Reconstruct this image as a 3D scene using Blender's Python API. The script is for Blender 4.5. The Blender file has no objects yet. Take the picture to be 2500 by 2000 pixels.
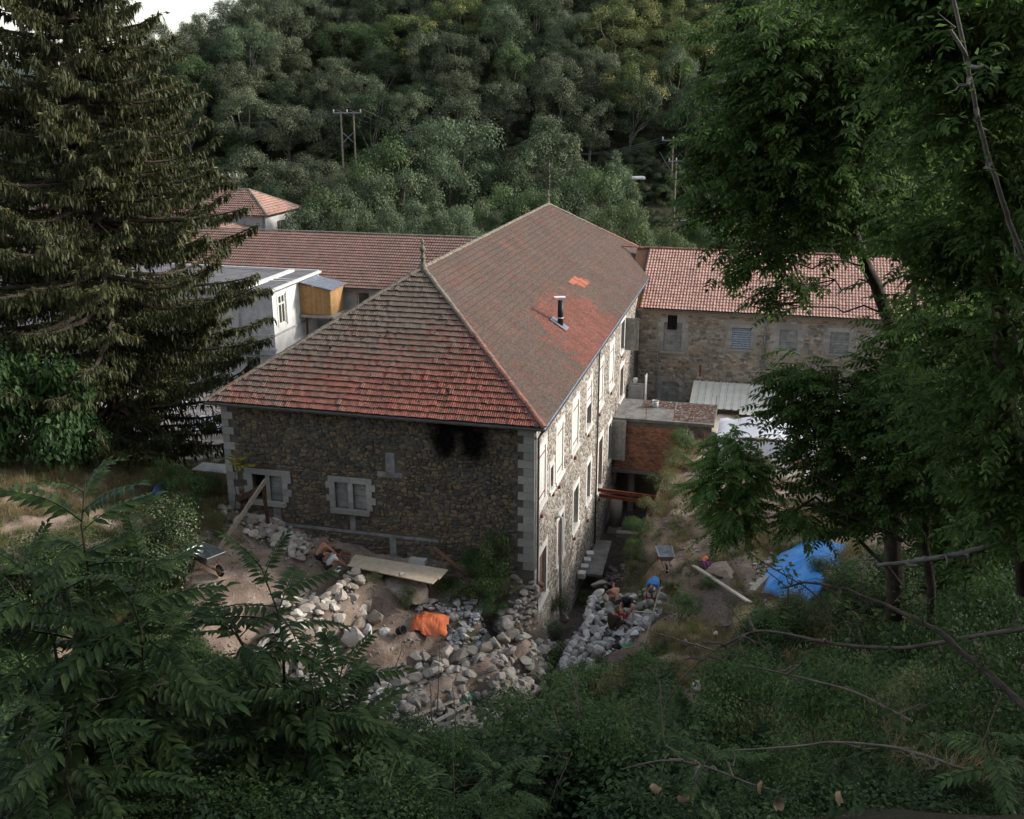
import bpy, math, random
import numpy as np
from mathutils import Vector, Matrix, Euler
R = math.radians
rs = np.random.RandomState(7)
rnd = random.Random(11)
S = bpy.context.scene
COL = S.collection

# ------------------------------------------------------------------ camera, world, sun, exposure
CAMZ = 24.6
cam = bpy.data.objects.new("camera", bpy.data.cameras.new("camera"))
COL.objects.link(cam)
cam.location = (0, 0, CAMZ)
cam.rotation_euler = (R(90 - 17.6), 0, 0)
cam.data.sensor_width = 36
cam.data.lens = 36 * 2491 / 2500
cam.data.clip_start = 0.2
cam.data.clip_end = 6000
S.camera = cam
SUN_EL, SUN_AZ = 25.0, 84.0      # azimuth from +Y (north) towards +X (east)
W = bpy.data.worlds.new("World"); S.world = W; W.use_nodes = True
wn = W.node_tree.nodes; wl = W.node_tree.links
sky = wn.new("ShaderNodeTexSky"); sky.sky_type = 'NISHITA'; sky.sun_disc = False
sky.sun_elevation = R(SUN_EL); sky.sun_rotation = R(SUN_AZ)
sky.air_density = 1.2; sky.dust_density = 1.6; sky.ozone_density = 1.2
bw_ = wn.new("ShaderNodeRGBToBW"); mxs = wn.new("ShaderNodeMix"); mxs.data_type = 'RGBA'; mxs.inputs[0].default_value = .62     # hazy, whitened sky
wl.new(sky.outputs[0], bw_.inputs[0]); wl.new(sky.outputs[0], mxs.inputs[6]); wl.new(bw_.outputs[0], mxs.inputs[7]); wl.new(mxs.outputs[2], wn["Background"].inputs[0])
wn["Background"].inputs[1].default_value = 0.15
sl = bpy.data.lights.new("sun", 'SUN'); sl.energy = 2.0; sl.angle = R(8); sl.color = (1.0, .95, .89)
so = bpy.data.objects.new("sun", sl); COL.objects.link(so)
sdir = Vector((math.sin(R(SUN_AZ)) * math.cos(R(SUN_EL)), math.cos(R(SUN_AZ)) * math.cos(R(SUN_EL)), math.sin(R(SUN_EL))))
so.rotation_euler = sdir.to_track_quat('Z', 'Y').to_euler(); so.location = (60, 20, 60)
S.view_settings.view_transform = 'Standard'; S.view_settings.look = 'None'
S.view_settings.gamma = 1; S.view_settings.use_curve_mapping = False
S.view_settings.exposure = 1.18
S.render.film_transparent = False
S.cycles.max_bounces = 6; S.cycles.transparent_max_bounces = 6; S.cycles.diffuse_bounces = 3
S.cycles.use_denoising = True

# ------------------------------------------------------------------ measuring helpers (photo point -> place in the world)
FP = 2491.; TH = R(17.6); CT, ST = math.cos(TH), math.sin(TH); DK = 1.1596
ES = np.array([.9697, -.2443]); ET = np.array([.2443, .9697]); OO = np.array([1.03, 42.6])
ROT = math.atan2(ES[1], ES[0])
def ray(u, v):
    a = (u * DK - 1250) / FP; b = (v * DK - 1000) / FP
    return np.array([a, CT - b * ST, -ST - b * CT])
def at_z(u, v, z):
    r = ray(u, v); k = (z - CAMZ) / r[2]; return (r[0] * k, r[1] * k, z)
def at_y(u, v, Y):
    r = ray(u, v); k = Y / r[1]; return (r[0] * k, Y, CAMZ + r[2] * k)
def at_t(u, v, t):                                # photo point on the vertical plane a distance t from the front wall
    r = ray(u, v); o = OO + ET * t; k = (o @ ET) / (r[:2] @ ET); return (r[0] * k, r[1] * k, CAMZ + r[2] * k)
def L(s, t, z=0.):
    p = OO + ES * s + ET * t; return (p[0], p[1], z)

# ------------------------------------------------------------------ geometry accumulator
class Geo:
    def __init__(g): g.V = []; g.Q = []; g.T = []; g.A = []; g.MQ = []; g.MT = []; g.n = 0
    def add(g, V, Q=None, T=None, a=0., mi=0):
        V = np.asarray(V, float).reshape(-1, 3)
        if Q is not None and len(Q):
            Q = np.asarray(Q, int).reshape(-1, 4); g.Q.append(Q + g.n); g.MQ.append(np.full(len(Q), mi))
        if T is not None and len(T):
            T = np.asarray(T, int).reshape(-1, 3); g.T.append(T + g.n); g.MT.append(np.full(len(T), mi))
        g.V.append(V); g.A.append(np.broadcast_to(np.asarray(a, float), (len(V),)).copy()); g.n += len(V)
        return g
    def arrays(g):
        V = np.concatenate(g.V) if g.V else np.zeros((0, 3)); A = np.concatenate(g.A) if g.A else np.zeros(0)
        Q = np.concatenate(g.Q) if g.Q else np.zeros((0, 4), int); T = np.concatenate(g.T) if g.T else np.zeros((0, 3), int)
        return V, Q, T, A
    def box(g, c, d, rz=0., M=None, a=0., mi=0, taper=1.):
        x, y, z = [q / 2 for q in d]
        V = np.array([[-x, -y, -z], [x, -y, -z], [x, y, -z], [-x, y, -z], [-x * taper, -y * taper, z], [x * taper, -y * taper, z], [x * taper, y * taper, z], [-x * taper, y * taper, z]])
        if M is not None: V = V @ np.array(M).T
        if rz: cc, ss = math.cos(rz), math.sin(rz); V = V @ np.array([[cc, ss, 0], [-ss, cc, 0], [0, 0, 1]])
        V = V + np.array(c)
        return g.add(V, [[0, 3, 2, 1], [4, 5, 6, 7], [0, 1, 5, 4], [1, 2, 6, 5], [2, 3, 7, 6], [3, 0, 4, 7]], a=a, mi=mi)
    def b2(g, a0, a1, **k):                       # box from two corners
        a0 = np.array(a0, float); a1 = np.array(a1, float)
        return g.box((a0 + a1) / 2, np.abs(a1 - a0), **k)
    def tube(g, P, r, n=6, a=0., mi=0, cap=True):
        P = np.asarray(P, float); m = len(P); r = np.broadcast_to(np.asarray(r, float), (m,))
        d = np.gradient(P, axis=0); d /= np.linalg.norm(d, axis=1)[:, None] + 1e-9
        up = np.array([0, 0, 1.]) if abs(d[:, 2]).mean() < .8 else np.array([1., 0, 0])
        e1 = np.cross(d, up); e1 /= np.linalg.norm(e1, axis=1)[:, None] + 1e-9
        e2 = np.cross(d, e1)
        th = np.arange(n) * 2 * math.pi / n
        V = P[:, None, :] + r[:, None, None] * (np.cos(th)[None, :, None] * e1[:, None, :] + np.sin(th)[None, :, None] * e2[:, None, :])
        V = V.reshape(-1, 3); i = np.arange(n); j = (i + 1) % n
        Q = np.concatenate([np.stack([k * n + i, k * n + j, (k + 1) * n + j, (k + 1) * n + i], 1) for k in range(m - 1)])
        T = []
        if cap:
            V = np.concatenate([V, P[:1], P[-1:]]); c0, c1 = m * n, m * n + 1
            T = np.concatenate([np.stack([j, i, np.full(n, c0)], 1), np.stack([(m - 1) * n + i, (m - 1) * n + j, np.full(n, c1)], 1)])
        return g.add(V, Q, T, a=a, mi=mi)
    def bar(g, p, q, w, h, a=0., mi=0, roll=0.):  # rectangular bar from p to q
        p = np.array(p, float); q = np.array(q, float); d = q - p; ln = np.linalg.norm(d); d /= ln
        up = np.array([0, 0, 1.]) if abs(d[2]) < .95 else np.array([0, 1., 0])
        e = np.cross(d, up); e /= np.linalg.norm(e); u = np.cross(e, d)
        if roll: e, u = e * math.cos(roll) + u * math.sin(roll), u * math.cos(roll) - e * math.sin(roll)
        return g.box((p + q) / 2, (ln, w, h), M=np.stack([d, e, u], 1), a=a, mi=mi)
    def lathe(g, prof, n=12, c=(0, 0, 0), a=0., mi=0):
        prof = np.array(prof, float); m = len(prof); th = np.arange(n) * 2 * math.pi / n
        V = np.stack([prof[:, 0, None] * np.cos(th), prof[:, 0, None] * np.sin(th), np.repeat(prof[:, 1, None], n, 1)], 2).reshape(-1, 3) + np.array(c)
        i = np.arange(n); j = (i + 1) % n
        Q = np.concatenate([np.stack([k * n + i, k * n + j, (k + 1) * n + j, (k + 1) * n + i], 1) for k in range(m - 1)])
        return g.add(V, Q, a=a, mi=mi)
    def many(g, tmpl, pos, mats, scl=None, a=None, mi=0):    # many transformed copies of a template (V,Q,T,A)
        V, Q, T, A = tmpl; n = len(pos); k = len(V)
        if n == 0: return g
        X = np.einsum('nij,kj->nki', mats, V)
        if scl is not None: X = X * np.asarray(scl)[:, None, None]
        X = X + np.asarray(pos)[:, None, :]
        off = (np.arange(n) * k)[:, None, None]
        Aa = np.broadcast_to(A, (n, k)) if a is None else np.repeat(np.asarray(a)[:, None], k, 1)
        return g.add(X.reshape(-1, 3), (Q[None] + off).reshape(-1, 4) if len(Q) else None, (T[None] + off).reshape(-1, 3) if len(T) else None, a=Aa.reshape(-1), mi=mi)
    def mesh(g, name, mats, smooth=False):
        V, Q, T, A = g.arrays(); me = bpy.data.meshes.new(name)
        me.vertices.add(len(V)); me.vertices.foreach_set("co", V.astype(np.float32).ravel())
        nl = len(Q) * 4 + len(T) * 3; me.loops.add(nl)
        me.loops.foreach_set("vertex_index", np.concatenate([Q.ravel(), T.ravel()]).astype(np.int32))
        me.polygons.add(len(Q) + len(T))
        st = np.concatenate([np.arange(len(Q)) * 4, len(Q) * 4 + np.arange(len(T)) * 3]).astype(np.int32)
        me.polygons.foreach_set("loop_start", st)
        MI = np.concatenate([np.concatenate(g.MQ) if g.MQ else np.zeros(0), np.concatenate(g.MT) if g.MT else np.zeros(0)]).astype(np.int32)
        me.polygons.foreach_set("material_index", MI)
        me.polygons.foreach_set("use_smooth", np.full(len(MI), smooth))
        at = me.attributes.new("rnd", 'FLOAT', 'POINT'); at.data.foreach_set("value", A.astype(np.float32))
        for m in (mats if isinstance(mats, (list, tuple)) else [mats]): me.materials.append(m)
        me.update(calc_edges=True); me.validate(); return me
def obj(name, data, parent=None, loc=None, rot=None, scl=None):
    o = bpy.data.objects.new(name, data); COL.objects.link(o)
    if parent: o.parent = parent
    if loc is not None: o.location = loc
    if rot is not None: o.rotation_euler = rot
    if scl is not None: o.scale = scl if hasattr(scl, '__len__') else (scl,) * 3
    return o
def put(name, g, mats, parent=None, smooth=False, **k):
    return obj(name, g.mesh(name, mats, smooth), parent, **k)
def tag(o, label=None, cat=None, group=None, kind=None):
    if label: o["label"] = label
    if cat: o["category"] = cat
    if group: o["group"] = group
    if kind: o["kind"] = kind
    return o
def thing(name, label, cat, loc=(0, 0, 0), rz=0., group=None):
    return tag(obj(name, None, loc=loc, rot=(0, 0, rz)), label, cat, group)
def copy_tree(o, parent=None):
    c = o.copy(); COL.objects.link(c); c.parent = parent
    for ch in o.children: copy_tree(ch, c)
    return c
def stack(*gs): return gs
def eul_mats(E):
    E = np.asarray(E); cx, sx = np.cos(E[:, 0]), np.sin(E[:, 0]); cy, sy = np.cos(E[:, 1]), np.sin(E[:, 1]); cz, sz = np.cos(E[:, 2]), np.sin(E[:, 2])
    M = np.empty((len(E), 3, 3))
    M[:, 0, 0] = cy * cz; M[:, 0, 1] = sx * sy * cz - cx * sz; M[:, 0, 2] = cx * sy * cz + sx * sz
    M[:, 1, 0] = cy * sz; M[:, 1, 1] = sx * sy * sz + cx * cz; M[:, 1, 2] = cx * sy * sz - sx * cz
    M[:, 2, 0] = -sy; M[:, 2, 1] = sx * cy; M[:, 2, 2] = cx * cy
    return M
def frames(D, N):                                 # matrices with x axis along D and z axis near N
    D = D / (np.linalg.norm(D, axis=1)[:, None] + 1e-9)
    Y = np.cross(N, D); Y /= np.linalg.norm(Y, axis=1)[:, None] + 1e-9
    Z = np.cross(D, Y)
    return np.stack([D, Y, Z], 2)

# ------------------------------------------------------------------ materials
class NT:
    def __init__(s, name):
        s.m = bpy.data.materials.new(name); s.m.use_nodes = True; s.t = s.m.node_tree; s.n = s.t.nodes
        s.b = s.n["Principled BSDF"]; s.out = s.n["Material Output"]; s.geo = s.n.new("ShaderNodeNewGeometry"); s._st = None
    def link(s, a, b): s.t.links.new(a, b)
    def _in(s, sock, v):
        if hasattr(v, 'is_output') or isinstance(v, bpy.types.NodeSocket): s.link(v, sock)
        else: sock.default_value = v
    def pos(s): return s.geo.outputs['Position']
    def math(s, op, a, b=0., c=None, clamp=False):
        n = s.n.new("ShaderNodeMath"); n.operation = op; n.use_clamp = clamp
        s._in(n.inputs[0], a); s._in(n.inputs[1], b)
        if c is not None: s._in(n.inputs[2], c)
        return n.outputs[0]
    def st(s):                                    # building coordinates of the shaded point (wall axis s, length axis t, height z)
        if s._st: return s._st
        x = s.n.new("ShaderNodeSeparateXYZ"); s.link(s.pos(), x.inputs[0]); X, Y, Z = x.outputs
        dx = s.math('SUBTRACT', X, float(OO[0])); dy = s.math('SUBTRACT', Y, float(OO[1]))
        a = s.math('ADD', s.math('MULTIPLY', dx, float(ES[0])), s.math('MULTIPLY', dy, float(ES[1])))
        b = s.math('ADD', s.math('MULTIPLY', dx, float(ET[0])), s.math('MULTIPLY', dy, float(ET[1])))
        s._st = (a, b, Z, X, Y); return s._st
    def noise(s, scale, detail=3., rough=.55, vec=None, dist=0.):
        n = s.n.new("ShaderNodeTexNoise"); n.inputs['Scale'].default_value = scale; n.inputs['Detail'].default_value = detail
        n.inputs['Roughness'].default_value = rough; n.inputs['Distortion'].default_value = dist; s.link(vec or s.pos(), n.inputs['Vector']); return n.outputs[0]
    def voro(s, scale, vec=None, feature='F1', out=0, rand=1.):
        n = s.n.new("ShaderNodeTexVoronoi"); n.feature = feature; n.inputs['Scale'].default_value = scale; n.inputs['Randomness'].default_value = rand
        s.link(vec or s.pos(), n.inputs['Vector']); return n.outputs[out]
    def map(s, scl=(1, 1, 1), rot=(0, 0, 0), vec=None):
        n = s.n.new("ShaderNodeMapping"); n.inputs['Scale'].default_value = scl; n.inputs['Rotation'].default_value = rot
        s.link(vec or s.pos(), n.inputs['Vector']); return n.outputs[0]
    def ramp(s, f, stops):
        n = s.n.new("ShaderNodeValToRGB"); e = n.color_ramp.elements
        while len(e) < len(stops): e.new(.5)
        for i, (p, c) in enumerate(stops): e[i].position = p; e[i].color = (*c, 1) if len(c) == 3 else c
        s.link(f, n.inputs[0]); return n.outputs[0]
    def step(s, f, a, b):
        n = s.n.new("ShaderNodeMapRange"); n.interpolation_type = 'SMOOTHSTEP'; s._in(n.inputs[0], f); n.inputs[1].default_value = a; n.inputs[2].default_value = b
        if a > b: n.inputs[1].default_value = b; n.inputs[2].default_value = a; n.inputs[3].default_value = 1; n.inputs[4].default_value = 0
        return n.outputs[0]
    def mix(s, f, a, b, mode='MIX'):
        n = s.n.new("ShaderNodeMix"); n.data_type = 'RGBA'; n.blend_type = mode; s._in(n.inputs[0], f)
        for i, v in ((6, a), (7, b)):
            if isinstance(v, bpy.types.NodeSocket): s.link(v, n.inputs[i])
            else: n.inputs[i].default_value = (*v, 1) if len(v) == 3 else v
        return n.outputs[2]
    def rnd(s):                                   # per piece random: vertex attribute plus object random
        a = s.n.new("ShaderNodeAttribute"); a.attribute_name = "rnd"; o = s.n.new("ShaderNodeObjectInfo")
        return s.math('FRACT', s.math('ADD', a.outputs['Fac'], o.outputs['Random']))
    def attr(s):
        a = s.n.new("ShaderNodeAttribute"); a.attribute_name = "rnd"; return a.outputs['Fac']
    def scalecol(s, c, f):
        n = s.n.new("ShaderNodeVectorMath"); n.operation = 'SCALE'
        if isinstance(c, bpy.types.NodeSocket): s.link(c, n.inputs[0])
        else: n.inputs[0].default_value = c[:3]
        s._in(n.inputs['Scale'], f); return n.outputs[0]
    def bump(s, h, dist=.02, strength=.6):
        n = s.n.new("ShaderNodeBump"); n.inputs['Strength'].default_value = strength; n.inputs['Distance'].default_value = dist
        s.link(h, n.inputs['Height']); s.link(n.outputs[0], s.b.inputs['Normal'])
    def done(s, col, rough=.8, spec=.3, metal=0.):
        if isinstance(col, bpy.types.NodeSocket): s.link(col, s.b.inputs['Base Color'])
        else: s.b.inputs['Base Color'].default_value = (*col, 1)
        s.b.inputs['Roughness'].default_value = rough; s.b.inputs['Specular IOR Level'].default_value = spec; s.b.inputs['Metallic'].default_value = metal
        return s.m
def simple(name, c, c2=None, scale=4., rough=.8, var=.25, bmp=.006, spec=.3, metal=0., detail=5., lo=.35, hi=.65):
    m = NT(name); c2 = c2 or tuple(x * .6 for x in c)
    col = m.ramp(m.noise(scale, detail), [(lo, c2), (hi, c)])
    v = m.math('MULTIPLY_ADD', m.rnd(), var * 2, 1 - var)
    col = m.scalecol(col, v)
    if bmp: m.bump(m.noise(scale * 6, 4), bmp)
    return m.done(col, rough, spec, metal)
def leafmat(name, cols, var=.35, trans=.35, rough=.55, spec=.25, patch=None):
    cols = [(c[0] * 1.03, c[1], c[2] * .84) for c in cols]
    m = NT(name); f = m.rnd()
    col = m.ramp(f, [(i / max(1, len(cols) - 1), c) for i, c in enumerate(cols)])
    o = m.n.new("ShaderNodeObjectInfo"); col = m.scalecol(col, m.math('MULTIPLY_ADD', o.outputs['Random'], var * 2, 1 - var))
    if patch:
        k = m.step(m.noise(patch[1], 2), .5, .62); col = m.mix(m.math('MULTIPLY', k, m.step(m.attr(), .45, .75)), col, patch[0])
    m.done(col, rough, spec)
    tr = m.n.new("ShaderNodeBsdfTranslucent"); m.link(m.scalecol(col, 1.3), tr.inputs[0]); mx = m.n.new("ShaderNodeMixShader"); mx.inputs[0].default_value = trans
    m.link(m.b.outputs[0], mx.inputs[1]); m.link(tr.outputs[0], mx.inputs[2]); m.link(mx.outputs[0], m.out.inputs[0]); return m.m

def soot(m, col):                                 # burnt black stain on the front wall under the eave, and damp dark streaks
    s_, t_, z_, _, _ = m.st(); nz = m.math('MULTIPLY', m.math('SUBTRACT', m.noise(2.6, 5), .5), .9)
    def blob(cs, cz, rx, rz):
        a = m.math('POWER', m.math('DIVIDE', m.math('SUBTRACT', s_, cs), rx), 2.); b = m.math('POWER', m.math('DIVIDE', m.math('SUBTRACT', z_, cz), rz), 2.)
        return m.math('ADD', m.math('SQRT', m.math('ADD', a, b)), nz)
    d = m.math('MINIMUM', m.math('MINIMUM', blob(-4.2, 9.35, .72, 1.05), blob(-2.85, 9.3, .80, 1.05)), blob(-3.55, 10.2, 1.6, .75))
    k = m.math('MULTIPLY', m.step(d, 1.45, .45), m.step(t_, .6, .3))
    return m.mix(k, col, (.004, .0035, .003))
def stone_mat(name, stops, sooty=False, mortar=False, sc=1.5, var=.3):
    m = NT(name)
    if mortar: col = m.ramp(m.noise(sc, 6), stops)
    else: col = m.ramp(m.rnd(), stops)
    col = m.scalecol(col, m.math('MULTIPLY_ADD', m.noise(9., 5), var * 2, 1 - var))
    col = m.scalecol(col, m.math('MULTIPLY_ADD', m.noise(.6, 3), .5, .75))
    if sooty: col = soot(m, col)
    m.bump(m.noise(22., 6), .012, .7)
    return m.done(col, .92, .15)
M = {}
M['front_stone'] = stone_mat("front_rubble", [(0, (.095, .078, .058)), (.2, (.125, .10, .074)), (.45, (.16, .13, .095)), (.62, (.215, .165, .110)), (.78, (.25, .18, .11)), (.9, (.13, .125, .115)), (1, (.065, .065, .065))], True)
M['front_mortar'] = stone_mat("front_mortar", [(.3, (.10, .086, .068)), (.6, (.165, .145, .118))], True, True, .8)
M['quoin'] = stone_mat("dressed_stone", [(0, (.30, .29, .265)), (1, (.42, .40, .365))], True)
M['lime'] = stone_mat("limestone_surround", [(0, (.56, .535, .49)), (1, (.68, .655, .61))], var=.12)
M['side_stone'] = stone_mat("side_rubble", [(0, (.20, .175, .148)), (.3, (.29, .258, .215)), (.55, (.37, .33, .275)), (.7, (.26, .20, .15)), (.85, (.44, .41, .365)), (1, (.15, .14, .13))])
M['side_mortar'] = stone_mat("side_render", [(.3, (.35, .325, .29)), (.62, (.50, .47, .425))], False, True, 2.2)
M['wing_stone'] = stone_mat("wing_rubble", [(0, (.16, .14, .12)), (.3, (.27, .225, .17)), (.55, (.38, .31, .23)), (.75, (.32, .24, .16)), (.9, (.46, .42, .36)), (1, (.14, .14, .14))])
M['wing_mortar'] = stone_mat("wing_mortar", [(.3, (.26, .235, .195)), (.65, (.40, .365, .31))], False, True, .7)
M['block'] = simple("concrete_block", (.33, .34, .32), (.22, .225, .21), 3, .9, .12)
M['cement'] = simple("grey_cement", (.34, .335, .32), (.20, .195, .185), 3, .9, .05)
M['rock'] = stone_mat("field_stone", [(0, (.26, .22, .18)), (.35, (.38, .33, .28)), (.6, (.47, .42, .36)), (.8, (.56, .52, .46)), (1, (.33, .25, .18))])
M['rock_grey'] = stone_mat("grey_stone", [(0, (.24, .235, .23)), (.5, (.40, .395, .385)), (.8, (.56, .55, .54)), (1, (.30, .285, .27))])
M['wall_stone'] = stone_mat("brown_grey_wall_stone", [(0, (.17, .155, .135)), (.4, (.26, .235, .205)), (.75, (.35, .32, .285)), (1, (.22, .19, .155))])
M['boulder'] = stone_mat("boulder_rock", [(0, (.20, .18, .16)), (.5, (.28, .255, .225)), (1, (.36, .33, .29))])
M['white_plaster'] = simple("white_plaster", (.78, .77, .74), (.60, .59, .56), 1.2, .9, .03)
M['grey_plaster'] = simple("grey_plaster", (.46, .455, .45), (.34, .335, .33), 2.0, .9, .03)
M['white_paint'] = simple("white_painted_wood", (.76, .75, .70), (.62, .60, .55), 6, .6, .06)
M['grey_wood'] = simple("weathered_grey_wood", (.34, .33, .30), (.22, .21, .185), 5, .85, .15)
M['pale_wood'] = simple("pale_new_planks", (.62, .52, .38), (.50, .40, .28), 6, .75, .12)
M['silver_wood'] = simple("silvered_plank", (.42, .38, .32), (.28, .245, .20), 7, .8, .15)
M['rust_wood'] = simple("dark_stained_wood", (.15, .075, .04), (.09, .045, .028), 5, .8, .1)
M['door_brown'] = simple("brown_door_wood", (.20, .115, .07), (.13, .07, .045), 4, .7, .1)
M['rust'] = simple("rusty_steel", (.26, .075, .035), (.14, .04, .022), 8, .75, .1)
M['zinc'] = simple("zinc_sheet", (.30, .32, .36), (.20, .215, .25), 3, .45, .05, metal=.6, bmp=.002)
M['gutter'] = simple("grey_gutter", (.19, .20, .21), (.12, .125, .13), 3, .5, .05, metal=.4, bmp=0)
M['black_pipe'] = simple("black_enamel_pipe", (.018, .017, .016), None, 3, .45, .05, bmp=0)
M['dark'] = simple("black_backing", (.012, .011, .010), None, 3, 1., 0, bmp=0)  # near-black colour standing in for the unlit space behind openings
M['glass'] = NT("window_glass").done((.05, .06, .05), .12, .6)
M['green_glass'] = NT("dusty_green_glass").done((.13, .15, .12), .25, .5)
M['slab'] = simple("stained_concrete_slab", (.22, .215, .205), (.13, .12, .11), 1.6, .9, .03)
M['tin_white'] = simple("cream_corrugated_sheet", (.86, .85, .76), (.76, .74, .64), 1.5, .5, .03, bmp=0)
M['tarp_white'] = simple("white_tarpaulin", (.80, .81, .84), (.70, .71, .75), 1, .5, .03, bmp=.01)
M['blue'] = simple("blue_tarpaulin", (.06, .34, .80), (.04, .25, .66), 2.5, .38, .03, spec=.5, bmp=.03)
M['orange'] = simple("orange_tarpaulin", (.78, .20, .07), (.62, .14, .05), 3, .45, .03, spec=.45, bmp=.02)
M['steel'] = simple("galvanised_steel", (.42, .44, .46), (.22, .23, .24), 10, .4, .05, metal=.7, bmp=.002)
M['rubber'] = simple("black_rubber", (.02, .02, .02), None, 3, .8, 0, bmp=0)
M['yellow_rim'] = simple("yellow_rim", (.55, .27, .05), None, 5, .6, 0, bmp=0)
M['bark'] = simple("grey_brown_bark", (.085, .065, .05), (.04, .03, .024), 7, .95, .15, bmp=.03)
M['bark_mid'] = simple("brown_grey_bark", (.14, .115, .09), (.08, .065, .05), 7, .95, .15, bmp=.02)
M['bark_pale'] = simple("pale_grey_bark", (.22, .20, .17), (.12, .105, .09), 5, .9, .15, bmp=.02)
M['stem'] = simple("green_brown_stem", (.07, .075, .04), (.045, .045, .028), 8, .8, .1, bmp=.002)
M['drywood'] = simple("dry_dead_wood", (.23, .19, .15), (.13, .105, .08), 6, .9, .15, bmp=.01)
M['asphalt'] = simple("road_asphalt", (.19, .19, .20), (.15, .15, .155), 1, .9, 0)

# clay tile materials -------------------------------------------------
def tile_mat(name, red, red2, lichen, moss, kind):
    m = NT(name); s_, t_, z_, _, _ = m.st(); r = m.rnd()
    col = m.ramp(r, [(0, red2), (.5, red), (1, tuple(c * 1.15 for c in red))])
    n1 = m.noise(1.1, 5, .6); n2 = m.noise(14., 4, .65); n3 = m.voro(5.5)
    if kind == 'front':      # grey lichen over most of the slope, the lowest right part washed red
        k = m.math('ADD', m.math('MULTIPLY', m.math('ADD', s_, 8.), .052), m.math('MULTIPLY', m.math('SUBTRACT', 12.6, z_), .20))
        k = m.math('SUBTRACT', .57, k)
    elif kind == 'side':     # thick grey brown lichen, a clean red field under the stove pipe and streaks down the hip
        a = m.math('POWER', m.math('DIVIDE', m.math('SUBTRACT', s_, -.6), 3.0), 2.); b = m.math('POWER', m.math('DIVIDE', m.math('SUBTRACT', t_, 15.5), 6.6), 2.)
        k = m.step(m.math('ADD', m.math('SQRT', m.math('ADD', a, b)), m.math('MULTIPLY', m.math('SUBTRACT', n1, .5), .9)), .72, 1.05)
        k = m.math('MULTIPLY_ADD', k, .44, .26)
    else: k = m.math('MULTIPLY_ADD', n1, .3, -.02 if kind == 'wingR' else .12)
    f = m.math('ADD', k, m.math('MULTIPLY', m.math('SUBTRACT', r, .5), .32))
    f = m.math('ADD', f, m.math('MULTIPLY', m.math('SUBTRACT', n2, .5), 2.3)); f = m.math('ADD', f, m.math('MULTIPLY', m.math('SUBTRACT', n1, .5), 1.2))
    lc = m.ramp(m.noise(7, 3), [(.3, lichen), (.7, tuple(c * .62 for c in lichen))])
    col = m.mix(m.step(f, .38, .60), col, lc); col = m.scalecol(col, m.math('MULTIPLY_ADD', m.noise(.7, 4), .6, .70))
    sp = m.noise(17., 4, .7); sp2 = m.noise(9., 5, .7); am = .75 if kind in ('front', 'side') else .25
    col = m.mix(m.math('MULTIPLY', m.step(sp2, .52, .61), am), col, (.055, .042, .03)); col = m.mix(m.math('MULTIPLY', m.step(sp, .515, .60), am * .62 if kind == 'front' else am * .34), col, (.36, .31, .25))
    if moss:
        mm = m.math('ADD', m.math('MULTIPLY', n3, .9), m.math('MULTIPLY', m.noise(3., 2), .8))
        col = m.mix(m.step(mm, .42, .34), col, (.035, .030, .020))
    m.bump(n2, .01, .5); return m.done(col, .85, .25)
M['tile_front'] = tile_mat("front_roof_tiles", (.29, .085, .058), (.17, .062, .048), (.21, .16, .125), (1,), 'front')
M['tile_side'] = tile_mat("side_roof_tiles", (.29, .10, .072), (.19, .075, .058), (.175, .13, .105), None, 'side')
M['tile_wingL'] = tile_mat("left_wing_tiles", (.25, .14, .11), (.21, .125, .10), (.24, .19, .165), None, 'wingL')
M['tile_wingR'] = tile_mat("right_wing_tiles", (.50, .29, .225), (.42, .235, .185), (.50, .42, .37), None, 'wingR')
M['ridge'] = tile_mat("ridge_tiles", (.28, .11, .08), (.2, .08, .06), (.23, .20, .155), None, 'front')

# ground -------------------------------------------------------------
def ground_mat():
    m = NT("ground_soil"); s_, t_, z_, X, Y = m.st()
    n = m.noise(.35, 6, .6); n2 = m.noise(4., 6, .65)
    dirt = m.ramp(m.noise(1.3, 7, .62), [(.28, (.165, .12, .09)), (.5, (.27, .20, .155)), (.72, (.37, .29, .23))])
    grass = m.ramp(n2, [(.3, (.16, .13, .06)), (.6, (.30, .235, .12)), (.8, (.10, .12, .05))])
    gm = m.math('MULTIPLY', m.step(n, .50, .62), m.math('MAXIMUM', m.math('MAXIMUM', m.step(s_, -14.5, -15.5), m.step(s_, 4., 5.)), m.step(t_, -12., -14.)))
    col = m.mix(gm, dirt, grass)
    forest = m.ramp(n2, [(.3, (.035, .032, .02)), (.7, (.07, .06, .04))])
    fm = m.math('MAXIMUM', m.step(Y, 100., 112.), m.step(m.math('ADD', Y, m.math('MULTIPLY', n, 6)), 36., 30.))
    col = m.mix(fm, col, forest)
    yard = m.ramp(m.noise(.8, 6), [(.3, (.44, .38, .33)), (.7, (.60, .53, .46))])
    ym = m.math('MULTIPLY', m.step(t_, 7.5, 9.), m.step(t_, 60., 56.)); ym = m.math('MULTIPLY', ym, m.math('MAXIMUM', m.step(s_, -17., -18.5), m.math('MULTIPLY', m.step(t_, 16., 19.), m.step(s_, 5.5, 7.))))
    col = m.mix(ym, col, yard)
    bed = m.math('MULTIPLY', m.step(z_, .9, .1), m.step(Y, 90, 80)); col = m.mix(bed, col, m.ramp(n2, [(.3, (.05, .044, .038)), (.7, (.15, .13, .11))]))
    col = m.scalecol(col, m.math('MULTIPLY_ADD', m.noise(14., 6, .75), .9, .55)); m.bump(m.noise(9., 8, .7), .08, .9); return m.done(col, .95, .1)
M['ground'] = ground_mat()

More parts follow.
